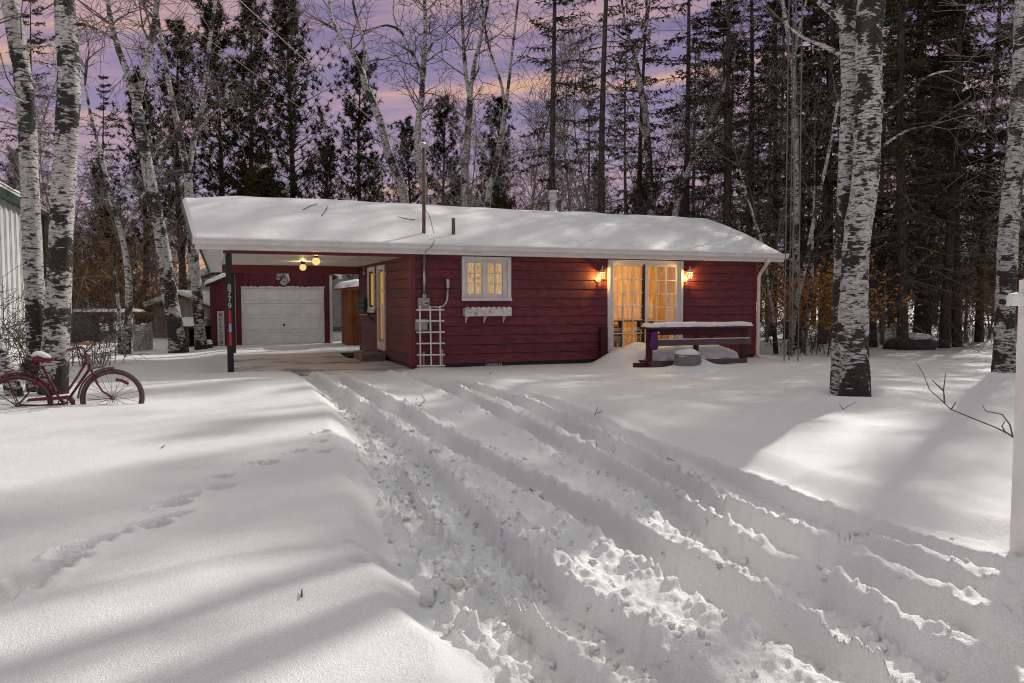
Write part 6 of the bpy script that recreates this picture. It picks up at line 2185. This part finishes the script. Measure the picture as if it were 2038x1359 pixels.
# ------------------------------------------------------------------ bushes
def make_bush(seed, n, hgt, spread, leaf, lm, rmin=0.006, leaf_lo=0.3, lsz=0.07, maxl=2, tw=TWIG):
    rg = random.Random(seed)
    sg, bl = Seg(), Blades()
    ends = []
    for i in range(n):
        an = rg.uniform(0, 6.28)
        p = Vector((rg.uniform(-1, 1) * spread * 0.35, rg.uniform(-1, 1) * spread * 0.35, -0.1))
        d = Vector((math.cos(an) * 0.45 * spread / hgt, math.sin(an) * 0.45 * spread / hgt, 1)).normalized()
        grow(sg, p, d, hgt * rg.uniform(0.6, 1.1), 0.014, 1, rg, 0.02, rmin, maxl + 1, (4, 5, 4))
    if leaf:
        for k in range(len(sg.b)):
            if sg.rb[k] < 0.009 and sg.b[k][2] > hgt * leaf_lo:
                for _ in range(leaf):
                    if rg.random() < 0.55:
                        u = Vector((rg.uniform(-1, 1), rg.uniform(-1, 1), rg.uniform(-1, 0.3))).normalized()
                        bl.add(sg.b[k], u, rg, lsz * rg.uniform(0.7, 1.3), lsz * 0.7)
    V1, Q1 = sg.arrays(3)
    if bl.c:
        V2, T2 = quads_mesh('x', bl.c, bl.u, bl.w, bl.l, bl.d)
        me, idx = merge_mesh('bush', V1, Q1, V2, T2)
        me.materials.append(tw); me.materials.append(lm)
        me.polygons.foreach_set('material_index', idx)
    else:
        me = mesh_np('bush', V1, Q1)
        me.materials.append(tw)
    return me


def bush(me, px, py, Y, s, label, group, name='bare_bush', rz=0.0, sz=None):
    q = at_y(px, py, Y)
    o_ = bpy.data.objects.new(name, me)
    COL.objects.link(o_)
    o_.location = (q.x, Y, gz(q.x, Y))
    o_.scale = (s, s, sz or s)
    o_.rotation_euler = (0, 0, rz)
    return tag(o_, label, 'bush', group)


BARE1 = make_bush(201, 12, 1.6, 1.3, 0, None)
BARE2 = make_bush(202, 9, 1.3, 1.1, 0, None)
BRUSH1 = make_bush(203, 19, 3.2, 2.6, 1, BRUSH_L, 0.008, 0.1, 0.09, 2, TWIG_WARM)
BRUSH2 = make_bush(204, 16, 2.6, 2.8, 1, BRUSH_L, 0.008, 0.1, 0.09, 2, TWIG_WARM)
BEECH = make_bush(205, 14, 2.4, 1.9, 3, BEECH_L, 0.006, 0.36, 0.095)
bush(BARE1, 30, 700, 13.5, 0.95, 'bare thorny bush behind the rear of the bicycle', 'bare bushes near the bicycle')
bush(BARE2, 70, 700, 12.8, 0.8, 'small bare bush between the bicycle saddle and the birch pair', 'bare bushes near the bicycle', rz=2)
bush(BARE2, 165, 700, 16.5, 1.05, 'bare dark bush right of the birch pair above the handlebar', 'bare bushes near the bicycle', rz=1)
bush(BARE1, 200, 700, 17.5, 0.85, 'bare dark bush farthest right above the bicycle basket', 'bare bushes near the bicycle', rz=4)
for k, (px, Y, s, lab) in enumerate([
    (150, 27, 1.15, 'tangled brown brush heap left of the thin grey birch'), (205, 28, 1.2, 'tangled brown brush behind the thin grey birch'),
    (262, 31, 1.1, 'tangled brown brush between thin birch and snowy shed'),
    (345, 28.3, 0.42, 'low brown brush against the weathered shed'), (110, 30, 1.3, 'tangled brown brush at the corner of the metal building'),
    (235, 32, 1.4, 'taller brown brush at the back of the left thicket')]):
    bush((BRUSH1, BRUSH2)[k % 2], px, 640, Y, s, lab, 'brown brush on the left', 'brown_brush', k * 1.3)
for k, (px, Y, s, lab) in enumerate([
    (1600, 22.3, 0.95, 'bush with withered orange leaves at the foot of the lattice mast'), (1640, 20.3, 0.85, 'bush with withered orange leaves left of the double birch'),
    (1655, 21.0, 0.9, 'orange-leaved bush half behind the double birch'), (1562, 24.5, 0.95, 'sparse orange-leaved bush at the cottage corner')]):
    bush(BEECH, px, 690, Y, s, lab, 'bushes with withered orange leaves', 'beech_bush', k * 1.9)
for k, (px, Y, s) in enumerate([(1850, 27, 0.8), (1925, 26, 0.75), (1975, 28, 0.85), (1690, 27, 0.9), (1760, 29, 0.9), (2030, 25, 0.8), (1890, 31, 1.0), (1460, 30, 1.0), (1800, 33, 1.1), (1960, 33, 1.1)]):
    bush((BRUSH2, BRUSH1)[k % 2], px, 660, Y, s, 'brown brushwood on the floor of the wood on the right', 'brushwood in the right-hand wood', 'brown_brush', k * 0.9)

# ------------------------------------------------------------------ the red bicycle against the birches
RH, FH = at_y(35.3, 806.4, 8.95), at_y(224.5, 791.6, 9.35)
BN = Vector((FH.y - RH.y, -(FH.x - RH.x), 0)).normalized()        # towards the viewer
if BN.y > 0:
    BN = -BN
BT = Vector((FH.x - RH.x, FH.y - RH.y, 0)).normalized()


def bp(zx, zy, off=0.0):
    d, o_ = ray(zx / 6.369, 640 + zy / 6.369), Vector((0, 0, EYE))
    t = (RH + BN * off - o_).dot(BN) / d.dot(BN)
    return o_ + d * t


bike = Thing('bicycle', 'old red step-through bicycle half buried in snow against the birches', 'bicycle', ((RH.x + FH.x) / 2, (RH.y + FH.y) / 2, 0.1))


def ring_pts(c, r, n=48, a0=0, a1=360):
    return [c + BT * (r * math.cos(R(a0 + (a1 - a0) * i / n))) + Vector((0, 0, r * math.sin(R(a0 + (a1 - a0) * i / n)))) for i in range(n + (0 if a1 - a0 == 360 else 1))]


for hub, rad_, rim_m, off in ((FH, 0.355, TYRE, 0), (RH, 0.365, TYRE, 0)):
    wt = MB().tube(ring_pts(hub, rad_ - 0.022), 0.024, 8, closed=True).build('wheel', rim_m, bike, smooth=True)
    MB().tube(ring_pts(hub, rad_ - 0.052), 0.012, 6, closed=True).build('rim', BIKE_RED if hub is RH else TYRE, bike, wt, smooth=True)
    sp = MB()
    for k in range(28):
        an = 360 * k / 28
        q0 = hub + BT * (0.022 * math.cos(R(an + 70 * (1 if k % 2 else -1)))) + Vector((0, 0, 0.022 * math.sin(R(an + 70 * (1 if k % 2 else -1))))) + BN * (0.025 if k % 4 < 2 else -0.025)
        q1 = hub + BT * ((rad_ - 0.055) * math.cos(R(an))) + Vector((0, 0, (rad_ - 0.055) * math.sin(R(an))))
        MB().tube([q0, q1], 0.0022, 4, cap=False).build('spoke', SPOKE, bike, wt)
    mb = MB().tube([hub - BN * 0.06, hub - BN * 0.03, hub + BN * 0.03, hub + BN * 0.06], [0.012, 0.022, 0.022, 0.012], 10)
    mb.build('hub', SPOKE, bike, wt, smooth=True)
# reflector plate among the front spokes
c = bp(1550, 752, 0.03)
mb = MB()
ps = [bp(1465, 735, 0.025), bp(1540, 745, 0.025), bp(1630, 790, 0.025)]
for s0, s1 in zip(ps[:-1], ps[1:]):
    mb.beam(s0, s1, 0.012, 0.036)
mb.build('spoke_reflector', BIKE_RED, bike)


def fender(hub, r, a0, a1, m):
    n = 26
    vs, fs = [], []
    for i in range(n + 1):
        t = R(a0 + (a1 - a0) * i / n)
        for j, (w_, dr_) in enumerate(((-0.032, -0.012), (-0.018, 0.004), (0, 0.008), (0.018, 0.004), (0.032, -0.012))):
            rr_ = r + dr_
            vs.append(hub + BT * (rr_ * math.cos(t)) + Vector((0, 0, rr_ * math.sin(t))) + BN * w_)
    for i in range(n):
        for j in range(4):
            fs.append((i * 5 + j, (i + 1) * 5 + j, (i + 1) * 5 + j + 1, i * 5 + j + 1))
    o_ = MB().add(vs, fs).build('fender', m, bike, smooth=True)
    s_ = o_.modifiers.new('solid', 'SOLIDIFY'); s_.thickness = 0.004


fender(RH, 0.385, 15, 185, BIKE_RED)
fender(FH, 0.375, 85, 178, TYRE)


def tube(pts, r, name='frame_tube', m=None, part=None, n=10):
    return MB().tube(pts, r, n).build(name, m or BIKE_RED, bike, part, smooth=True)


fr = tube([bp(1085, 520), bp(980, 700), bp(880, 850), bp(820, 888), bp(720, 890)], 0.014)
tube([bp(1135, 600), bp(1010, 780), bp(890, 955)], 0.016, part=fr)
tube([bp(535, 560), bp(640, 750), bp(745, 960), bp(800, 1030)], 0.015, part=fr)
for o_ in (0.03, -0.03):
    tube([bp(565, 640, o_ * 0.5), bp(400, 860, o_), RH + BN * o_ * 1.2], 0.008, part=fr)
    tube([RH + BN * o_ * 1.2, bp(560, 1060, o_), bp(820, 1035, o_)], 0.009, part=fr)
tube([bp(1065, 420), bp(1100, 480), bp(1140, 570)], 0.020, 'head_tube')
for o_ in (0.045, -0.045):
    tube([bp(1140, 570, o_ * 0.5), bp(1190, 690, o_), bp(1235, 790, o_), bp(1300, 880, o_), FH + BN * o_], [0.014, 0.014, 0.013, 0.011, 0.009], 'fork')
tube([bp(1110, 995, 0.05), FH + BN * 0.05], 0.005, 'fender_stay')
tube([bp(0, 930, 0.04), RH + BN * 0.05], 0.005, 'fender_stay')
# chain case with its disc
mb = MB()
prof = [(330, 1010), (360, 975), (560, 955), (760, 945), (840, 940), (900, 960), (945, 1010), (960, 1060), (905, 1062), (880, 1010), (840, 985), (760, 990), (560, 1000), (380, 1010)]
f_ = [bp(x, y, 0.045) for x, y in prof]
b_ = [bp(x, y, 0.020) for x, y in prof]
n = len(prof)
mb.add(f_ + b_, [tuple(range(n)), tuple(range(2 * n - 1, n - 1, -1))] + [(i, n + i, n + (i + 1) % n, (i + 1) % n) for i in range(n)])
mb.build('chain_case', BIKE_RED, bike)
cc = bp(845, 1030, 0.03)
mb = MB().tube([cc + BT * (0.085 * math.cos(R(a))) + Vector((0, 0, 0.085 * math.sin(R(a)))) for a in range(0, 360, 15)], 0.007, 6, closed=True)
for a in range(0, 360, 72):
    mb.tube([cc, cc + BT * (0.085 * math.cos(R(a))) + Vector((0, 0, 0.085 * math.sin(R(a))))], 0.007, 5)
mb.build('chain_ring', BIKE_RED, bike)
mb = MB().tube([cc + BN * 0.02, bp(640, 1075, 0.06)], 0.010, 8)
mb.beam(bp(620, 1078, 0.06), bp(620, 1078, 0.15), 0.07, 0.022)
mb.build('pedal_crank', BIKE_RED, bike)
# saddle with snow, post, rear rack and bag frame
tube([bp(545, 575), bp(520, 500)], 0.012, 'seat_post', GALV)
st = []
for x, y, w_, h_ in ((420, 470, 0.085, 0.020), (480, 455, 0.10, 0.028), (560, 475, 0.065, 0.026), (640, 480, 0.030, 0.020), (690, 465, 0.016, 0.012)):
    st.append((bp(x, y), w_, h_))
vs, fs = [], []
for p_, w_, h_ in st:
    for t in range(10):
        an = 2 * math.pi * t / 10
        vs.append(p_ + BN * (w_ * math.cos(an)) + Vector((0, 0, h_ * math.sin(an) * (1 if math.sin(an) > 0 else 1.6))))
for i in range(len(st) - 1):
    for t in range(10):
        fs.append((i * 10 + t, i * 10 + (t + 1) % 10, (i + 1) * 10 + (t + 1) % 10, (i + 1) * 10 + t))
fs += [tuple(range(10))[::-1], tuple(range(40, 50))]
sad = MB().add(vs, fs).build('saddle', BIKE_RED, bike, smooth=True)
mb = MB()
for x, y, r_ in ((455, 428, 0.045), (490, 408, 0.055), (530, 420, 0.052), (575, 440, 0.045), (605, 452, 0.030)):
    mb.ball(bp(x, y, 0.0), r_, 12, 8, (1.2, 1.2, 0.62))
mb.build('saddle_snow', SNOW, bike, sad, smooth=True)
for o_ in (-0.06, 0.06):
    tube([bp(520, 585, o_), bp(430, 600, o_), bp(250, 620, o_), bp(60, 640, o_)], 0.006, 'rear_rack')
    tube([bp(60, 640, o_), RH + BN * o_], 0.005, 'rear_rack')
for x in (120, 200, 280, 360, 440):
    tube([bp(x, 640 - (x - 60) * 0.1, -0.06), bp(x, 640 - (x - 60) * 0.1, 0.06)], 0.004, 'rear_rack', n=6)
for y in (455, 500, 545, 590):
    tube([bp(310, y, 0.06), bp(500, y + 10, 0.06)], 0.008, 'pannier_bar', n=6)
for x in (315, 430, 495):
    tube([bp(x, 445, 0.065), bp(x + 3, 612, 0.065)], 0.008, 'pannier_bar', n=6)
rg = random.Random(8)
for k in range(12):
    t = R(-100 + 17 * k)
    c0 = bp(240, 560, 0.08)
    tube([c0 + BT * 0.02, c0 + BT * (0.16 * math.cos(t)) + Vector((0, 0, 0.10 * math.sin(t)))], 0.0045, 'pannier_wire', BLACK, n=5)
# handlebar with grips
tube([bp(1075, 430), bp(1085, 375)], 0.013, 'stem')
tube([bp(1085, 385), bp(1140, 340, 0.10), bp(1175, 295, 0.20), bp(1165, 262, 0.26), bp(1120, 262, 0.27), bp(1060, 268, 0.28)], 0.011, 'handlebar')
tube([bp(1130, 262, 0.27), bp(985, 283, 0.29)], 0.017, 'grip', BIKE_BROWN)
tube([bp(1085, 385), bp(1065, 350, -0.10), bp(1035, 325, -0.22), bp(980, 322, -0.27), bp(930, 340, -0.28)], 0.011, 'handlebar')
tube([bp(950, 332, -0.28), bp(850, 362, -0.29)], 0.016, 'grip', BIKE_BROWN)
# wire basket
top_n, top_f = [bp(1040, 520, 0.10), bp(1330, 560, 0.10)], None
c0, c1 = bp(1080, 470, 0), bp(1440, 470, 0)
hx = (c1 - c0).length
bz0, bz1 = bp(1100, 590, 0).z, bp(1100, 440, 0).z
def bk(u, v, w_):      # u along the bike, v across, w up (0..1)
    s_ = 0.72 + 0.28 * w_
    return bp(1110, 500, 0) + BT * ((u - 0.0) * hx * 0.78 * s_ + 0.01) + BN * ((v - 0.5) * 0.30 * s_) + Vector((0, 0, (w_ - 0.55) * 0.17 + 0.02 * u))
bks = None
for w_ in (0.0, 0.5, 1.0):
    o_ = MB().tube([bk(0, 0, w_), bk(1, 0, w_), bk(1, 1, w_), bk(0, 1, w_)], 0.0045 if w_ == 1 else 0.003, 5, closed=True).build('basket' if bks is None else 'basket_wire', SPOKE, bike, bks)
    bks = bks or o_
for i in range(7):
    u = i / 6
    MB().tube([bk(u, 0, 1), bk(u, 0, 0), bk(u, 1, 0), bk(u, 1, 1)], 0.003, 5).build('basket_wire', SPOKE, bike, bks)
for i in range(1, 5):
    v = i / 5
    MB().tube([bk(0, v, 1), bk(0, v, 0), bk(1, v, 0), bk(1, v, 1)], 0.003, 5).build('basket_wire', SPOKE, bike, bks)

# ------------------------------------------------------------------ left background
# weathered fence panel
Yf = 21.8
fa, fb = at_y(265, 692, Yf), at_y(304, 684, Yf + 0.9)
zt0, zt1 = at_y(265, 645, Yf).z, at_y(304, 640, Yf + 0.9).z
th = Thing('fence_panel', 'short panel of silvered upright planks standing in the snow', 'fence', (fa.x, fa.y, gz(fa.x, fa.y)))
n = 7
hd = Vector((fb.x - fa.x, fb.y - fa.y, 0))
for i in range(n):
    p_ = Vector((fa.x, fa.y, 0)) + hd * ((i + 0.5) / n)
    z0_ = gz(p_.x, p_.y) - 0.15
    z1_ = zt0 + (zt1 - zt0) * i / n - 0.02 * (i % 3)
    u_ = hd.normalized()
    nn = Vector((-u_.y, u_.x, 0)) * 0.011
    w_ = u_ * (hd.length / n * 0.44)
    MB().add([p_ - w_ - nn + Vector((0, 0, z0_)), p_ + w_ - nn + Vector((0, 0, z0_)), p_ + w_ + nn + Vector((0, 0, z0_)), p_ - w_ + nn + Vector((0, 0, z0_)),
              p_ - w_ - nn + Vector((0, 0, z1_)), p_ + w_ - nn + Vector((0, 0, z1_)), p_ + w_ + nn + Vector((0, 0, z1_)), p_ - w_ + nn + Vector((0, 0, z1_))],
             [(0, 3, 2, 1), (4, 5, 6, 7), (0, 1, 5, 4), (1, 2, 6, 5), (2, 3, 7, 6), (3, 0, 4, 7)]).build('plank', OLD_WOOD, th)
for dz in (0.10, 0.19):
    MB().beam(Vector((fa.x, fa.y - 0.03, zt0 - dz)), Vector((fb.x, fb.y - 0.03, zt1 - dz)), 0.022, 0.085).build('rail', OLD_WOOD, th)


def gable_shed(label, px0, px1, pyb, pyt, Y, wallm, dep, rise, name, snow=0.2, ang=0.0, cat='shed'):
    a_, b_ = at_y(px0, pyb, Y), at_y(px1, pyb, Y)
    zt_ = at_y(px0, pyt, Y).z
    x0, x1 = a_.x, b_.x
    z0_ = gz((x0 + x1) / 2, Y) - 0.2
    th_ = Thing(name, label, cat, ((x0 + x1) / 2, Y, z0_ + 0.2))
    w_ = MB().box(x0, x1, Y + 0.02, Y + dep, z0_, zt_).prism([(x0, zt_), (x1, zt_), ((x0 + x1) / 2, zt_ + rise)], 'y', Y + 0.02, Y + dep).build('wall', wallm, th_)
    x = x0
    while x < x1 - 0.02:
        x2 = min(x + 0.19, x1)
        f = lambda q_: zt_ + rise * (1 - abs(q_ - (x0 + x1) / 2) / ((x1 - x0) / 2))
        MB().prism([(x + .005, z0_), (x2 - .005, z0_), (x2 - .005, f(x2) - 0.02), (x + .005, f(x) - 0.02)], 'y', Y - 0.004, Y + 0.019).build('board', wallm, th_, w_)
        x = x2
    xm = (x0 + x1) / 2
    for e, s_ in ((x0, -1), (x1, 1)):
        MB().beam((xm, Y + dep / 2 - 0.1, zt_ + rise + 0.04), (e + s_ * 0.2, Y + dep / 2 - 0.1, zt_ - rise * 0.2 / ((x1 - x0) / 2) + 0.03), dep + 0.5, 0.06, (s_ * 0.3, 0, 1)).build('roof', BROWN_WOOD, th_)
        MB().beam((xm, Y + dep / 2 - 0.1, zt_ + rise + 0.075 + snow / 2), (e + s_ * 0.22, Y + dep / 2 - 0.1, zt_ - rise * 0.2 / ((x1 - x0) / 2) + 0.065 + snow / 2), dep + 0.56, snow, (s_ * 0.3, 0, 1)).build('roof_snow', SNOW, th_, bevel=0.06)
    return th_


gable_shed('weathered grey shed with snow on its gable behind the leaning birch', 306, 424, 664, 612, 29.0, GREY_WALL, 3.5, 0.42, 'weathered_shed')
gable_shed('beige building with a deep snowy roof left of the carport', 372, 520, 640, 566, 42.0, PALE_WALL, 6.0, 0.75, 'far_house', 0.38, cat='building')
q0, q1 = at_y(266, 600, 34), at_y(330, 600, 34)
th = Thing('low_shed', 'long low shed roof under snow behind the thin grey birch', 'shed', ((q0.x + q1.x) / 2, 34, 0))
zr = at_y(290, 590, 34).z
MB().box(q0.x, q1.x, 34, 36, 0, zr).build('wall', BROWN_WOOD, th)
MB().box(q0.x - 0.2, q1.x + 0.2, 33.7, 36.2, zr, zr + 0.17).build('roof_snow', SNOW, th, bevel=0.06)
# snowy log rack behind the leaning birch
Yr = 23.8
q0, q1 = at_y(342, 670, Yr), at_y(407, 670, Yr)
zt_ = at_y(370, 651, Yr).z
zb_ = gz(q0.x, Yr) - 0.05
th = Thing('log_rack', 'open wooden log rack with a thick slab of snow on top', 'rack', ((q0.x + q1.x) / 2, Yr, zb_))
for x in (q0.x + 0.05, (q0.x + q1.x) / 2, q1.x - 0.05):
    for y in (Yr, Yr + 0.55):
        MB().box(x - 0.045, x + 0.045, y - 0.04, y + 0.04, zb_, zt_ - 0.02).build('post', BROWN_WOOD, th)
MB().box(q0.x - 0.05, q1.x + 0.05, Yr - 0.08, Yr + 0.65, zt_ - 0.02, zt_ + 0.03).build('lid', BROWN_WOOD, th)
MB().box(q0.x, q1.x, Yr + 0.6, Yr + 0.62, zb_, zt_ - 0.03).build('back_board', BROWN_WOOD, th)
rg = random.Random(4)
for k in range(26):
    x, z = rg.uniform(q0.x + 0.12, q1.x - 0.12), zb_ + 0.12 + rg.uniform(0, max(0.05, zt_ - zb_ - 0.28))
    MB().tube([(x, Yr + 0.05 + rg.uniform(-.05, .05), z), (x + 0.02, Yr + 0.5, z)], rg.uniform(0.045, 0.075), 8).build('log', BROWN_WOOD, th)
snow_pad('rack_snow', q0.x - 0.09, q1.x + 0.09, Yr - 0.12, Yr + 0.68, lambda a, b: np.full(a.shape, zt_ + 0.031), 0.24, 330, 'thick slab of snow on the log rack', 0.12, 30, 20, frame='W')
q0, q1 = at_y(142, 645, 26.0), at_y(182, 645, 26.0)
th = Thing('dark_crate', 'dark low crate under snow right of the birch pair', 'crate', ((q0.x + q1.x) / 2, 26, gz(q0.x, 26)))
z0_, z1_ = gz(q0.x, 26) - 0.1, at_y(160, 621, 26).z
for k in range(4):
    zz0 = z0_ + (z1_ - z0_) * k / 4
    MB().box(q0.x, q1.x, 26, 26.5, zz0, zz0 + (z1_ - z0_) / 4 - 0.01).build('plank', STONE_DARK, th)
snow_pad('crate_snow', q0.x - 0.02, q1.x + 1.6, 25.95, 26.6, lambda a, b: np.full(a.shape, z1_), 0.1, 331, 'strip of snow on the dark crate right of the birch pair', 0.06, 20, 10, frame='W')

# ------------------------------------------------------------------ right background
# boulder with a snow cap
q = at_y(1812, 690, 22.9)
th = Thing('boulder', 'broad dark boulder with a snow cap at the edge of the wood', 'boulder', (q.x, 22.9, gz(q.x, 22.9)))
def rock(cx_, cy_, cz_, sx, sy, sz, seed, amp):
    mb = MB().ball((0, 0, 0), 1.0, 28, 18)
    V_ = np.array(mb.v)
    k = 1 + amp * fbm(V_[:, 0] * 1.7 + seed, V_[:, 1] * 1.7 + V_[:, 2] * 1.3, 4, seed)
    V_ = V_ * k[:, None] * [sx, sy, sz] + [cx_, cy_, cz_]
    mb.v = [tuple(v) for v in V_]
    return mb
rock(q.x, 22.9, 0.10, 0.72, 0.55, 0.34, 3, 0.35).build('stone', STONE_DARK, th, smooth=True)
rock(q.x - 0.03, 22.9, 0.36, 0.66, 0.50, 0.13, 4, 0.25).build('snow_cap', SNOW, th, smooth=True)
rock(q.x - 0.35, 22.85, 0.46, 0.20, 0.18, 0.08, 5, 0.3).build('snow_cap', SNOW, th, smooth=True)
# lattice aerial mast
Yt = 18.3
c = at_y(1573, 720, Yt)
th = Thing('lattice_mast', 'slender three-legged steel lattice mast beside the cottage corner', 'mast', (c.x, Yt, gz(c.x, Yt)))
tops = at_y(1582, 0, Yt)
zT = 12.5
lean_x = (tops.x - c.x) / (tops.z - c.z)
legs = []
for k in range(3):
    t = R(200 + 120 * k)
    legs.append(Vector((0.165 * math.cos(t), 0.165 * math.sin(t), 0)))
f = lambda l, z: Vector((c.x + lean_x * z, Yt, 0)) + l * (1.12 - 0.012 * z) + Vector((0, 0, z))
for l in legs:
    MB().tube([f(l, -0.2), f(l, 6), f(l, zT)], 0.014, 6).build('leg', MAST_STEEL, th)
z = 0.35
while z < zT - 0.3:
    for i in range(3):
        MB().tube([f(legs[i], z), f(legs[(i + 1) % 3], z)], 0.008, 5).build('rung', MAST_STEEL, th)
    z += 0.62
MB().tube([f(Vector((0.03, 0, 0)), 0.1), f(Vector((0.03, 0, 0)), zT)], 0.020, 8).build('centre_tube', MAST_STEEL, th)
# white post with an arm at the right-hand edge
Yp = 4.35
pa_, pb_ = at_y(2019, 556, Yp), at_y(2020, 760, Yp + 0.115)
x0 = pb_.x * 1.0
zt_ = pa_.z
th = Thing('white_post', 'white painted square post with a short snowy arm beside the drive', 'post', (x0 + 0.06, Yp, gz(x0 + 0.06, Yp)))
MB().box(x0, x0 + 0.115, Yp, Yp + 0.115, gz(x0, Yp) - 0.3, zt_).build('post', WHITE_POST, th, bevel=0.006)
mb = MB().ball((x0 + 0.0575, Yp + 0.0575, zt_), 0.07, 16, 8, (0.88, 0.88, 0.35))
mb.build('snow_cap', SNOW, th, smooth=True)
za, zb_ = at_y(2005, 609, Yp).z, at_y(2005, 588, Yp).z
xa = x0 - 0.085
MB().box(xa, x0 - 0.001, Yp + 0.03, Yp + 0.09, za, zb_).build('arm', WHITE_POST, th, bevel=0.005)
MB().ball(((xa + x0) / 2, Yp + 0.06, zb_), 0.05, 14, 8, (1.0, 0.7, 0.35)).build('snow_cap', SNOW, th, smooth=True)

# ------------------------------------------------------------------ wires, twigs and sticks
def wire(p0, p1, r, sag, label, n=24):
    mb = MB()
    pts = []
    for i in range(n + 1):
        t = i / n
        p_ = p0.lerp(p1, t)
        p_.z -= sag * 4 * t * (1 - t)
        pts.append(p_)
    mb.tube(pts, r, 5)
    return mb.solo('overhead_wire', WIRE, label, 'wire', tuple(p0), group='overhead wires to the mast')


m_top = HW(ma, mbb, on_b(838, 326, mbb)[1])
e1 = at_y(495, 0, 9.0)
wire(m_top, m_top + (e1 - m_top) * 1.9, 0.007, 0.10, 'upper overhead wire running down to the service mast')
m_low = HW(ma, mbb, on_b(840, 391, mbb)[1])
e2 = at_y(480, 113, 11.0)
wire(m_low, m_low + (e2 - m_low) * 2.2, 0.006, 0.10, 'lower overhead wire running down to the service mast')
# wire loop from the mast down to the eave
MB().tube([HW(ma, 0.42, on_b(846, 400, 0.45)[1]), at_y(855, 430, HW(ma, 0.3, 0).y), at_y(864, 466, HW(ma, 0.1, 0).y)], 0.006, 5).solo('drop_wire', BLACK, 'thin black wire curling from the mast across the roof snow', 'wire', tuple(HW(ma, 0.4, 3)))


def twig(label, paths, r, name='twig', Y=None, m=None, group=None):
    """paths of (px, py, height or None): lies on or stands in the snow"""
    mb = MB()
    o0 = None
    for pp in paths:
        pts = []
        for (x, y, dpt) in pp:
            pts.append(at_y(x, y, dpt))
        o0 = o0 or pts[0].copy()
        mb.tube(pts, [r * (1 - 0.6 * i / max(1, len(pts) - 1)) for i in range(len(pts))], 6)
    return mb.solo(name, m or TWIG, label, 'twig', tuple(o0), group=group)


D = 5.0
twig('long bare branch reaching out of the snow beside the white post', [
    [(2030, 880, D), (2005, 862, D), (1980, 850, D), (1935, 832, D), (1893, 815, D + .1), (1872, 795, D + .1), (1850, 775, D + .1), (1838, 745, D + .1), (1824, 722, D + .1)],
    [(1893, 815, D + .1), (1903, 799, D + .1)], [(1880, 802, D + .1), (1878, 775, D + .1), (1882, 742, D + .1)], [(1878, 778, D + .1), (1855, 756, D + .1)],
    [(2016, 870, D), (2010, 845, D), (1995, 825, D), (1962, 818, D), (1955, 806, D)], [(2002, 862, D), (1994, 848, D), (2000, 838, D)]], 0.0055, 'branch')
for k, (pp, lab) in enumerate([
    ([[(1660, 828, 9.4), (1685, 810, 9.5), (1704, 800, 9.6)], [(1678, 815, 9.45), (1670, 802, 9.5)], [(1662, 826, 9.4), (1702, 830, 9.35)]], 'forked twig in the snow at the foot of the double birch'),
    ([[(1055, 973, None), (1083, 993, None)]], 'short dark stick on the smooth strip between the ruts'),
    ([[(835, 808, None), (846, 796, None), (838, 783, None)], [(826, 805, None), (845, 809, None)]], 'forked twig on the snow in the middle of the drive'),
    ([[(1318, 908, None), (1345, 918, None)]], 'short stick on the rut ridge right of the drive'),
    ([[(600, 1187, None), (601, 1172, None)]], 'tiny dark stem poking out of the left lawn'),
    ([[(1184, 826, None), (1190, 808, None)], [(1190, 822, None), (1200, 816, None)]], 'thin stem on the bank right of the drive'),
    ([[(975, 745, None), (978, 738, None)]], 'fine stem in the snow below the cottage vent'),
    ([[(322, 1010 - 120, None), (330, 885, None)]], 'bit of twig on the left lawn near the animal trail'),
    ([[(335, 672, 21.6), (352, 690, 21.4)], [(332, 692, 21.3), (350, 682, 21.5)]], 'crossed sticks in the snow below the leaning birch'),
]):
    qq = []
    for pth in pp:
        q_ = []
        for (x, y, d_) in pth:
            if d_ is None:
                z_ = 0.1
                for _ in range(4):
                    w_ = at_z(x, y, z_)
                    z_ = gz(w_.x, w_.y) + 0.012
                d_ = at_z(x, y, z_).y
            q_.append((x, y, d_))
        qq.append(q_)
    twig(lab, qq, 0.0055, group='twigs lying in the snow')
# sticks on the roof snow
for pp, lab in [(((603, 418), (618, 410), (632, 406)), 'curved stick lying on the roof snow above the carport'), (((640, 430), (648, 420), (652, 411)), 'second thin stick on the roof snow above the carport'), (((790, 432), (808, 436), (826, 438)), 'dark flat stick half sunk in the roof snow left of the mast')]:
    pts = []
    for (x, y) in pp:
        d, o_ = ray(x, y), Vector((0, 0, EYE))
        best = None
        for s_ in range(200):
            bb_ = EB + 0.02 * s_
            a_, z_ = on_b(x, y, bb_)
            if z_ < 3.70 - RS * (math.sqrt((bb_ - RB) ** 2 + 0.16 ** 2) - 0.05) + 0.20:
                best = (a_, bb_, z_ + 0.01)
                if z_ < 3.70 - RS * abs(bb_ - RB) + 0.19:
                    break
        pts.append(best)
    MB().tube([HW(*p_) for p_ in pts], 0.008, 5).solo('stick', TWIG, lab, 'stick', tuple(HW(*pts[0])), group='sticks on the roof snow')
# dark tuft at the lower right of the drive
z_ = 0.05
q = at_z(1985, 1278, z_)
rg = random.Random(2)
bl = Blades()
for k in range(420):
    t, r_ = rg.uniform(0, 6.28), 0.045 * math.sqrt(rg.random())
    u = Vector((rg.uniform(-1, 1), rg.uniform(-1, 1), rg.uniform(0.1, 0.8))).normalized()
    bl.add(Vector((r_ * math.cos(t) * 1.6, r_ * math.sin(t), 0)), u, rg, 0.03, 0.003)
o = link('grass_tuft', bl.mesh('grass_tuft'), BROWN_WOOD)
o.location = (q.x, q.y, gz(q.x, q.y) - 0.004)
tag(o, 'small tuft of dead brown grass showing through the rutted snow', 'grass tuft')
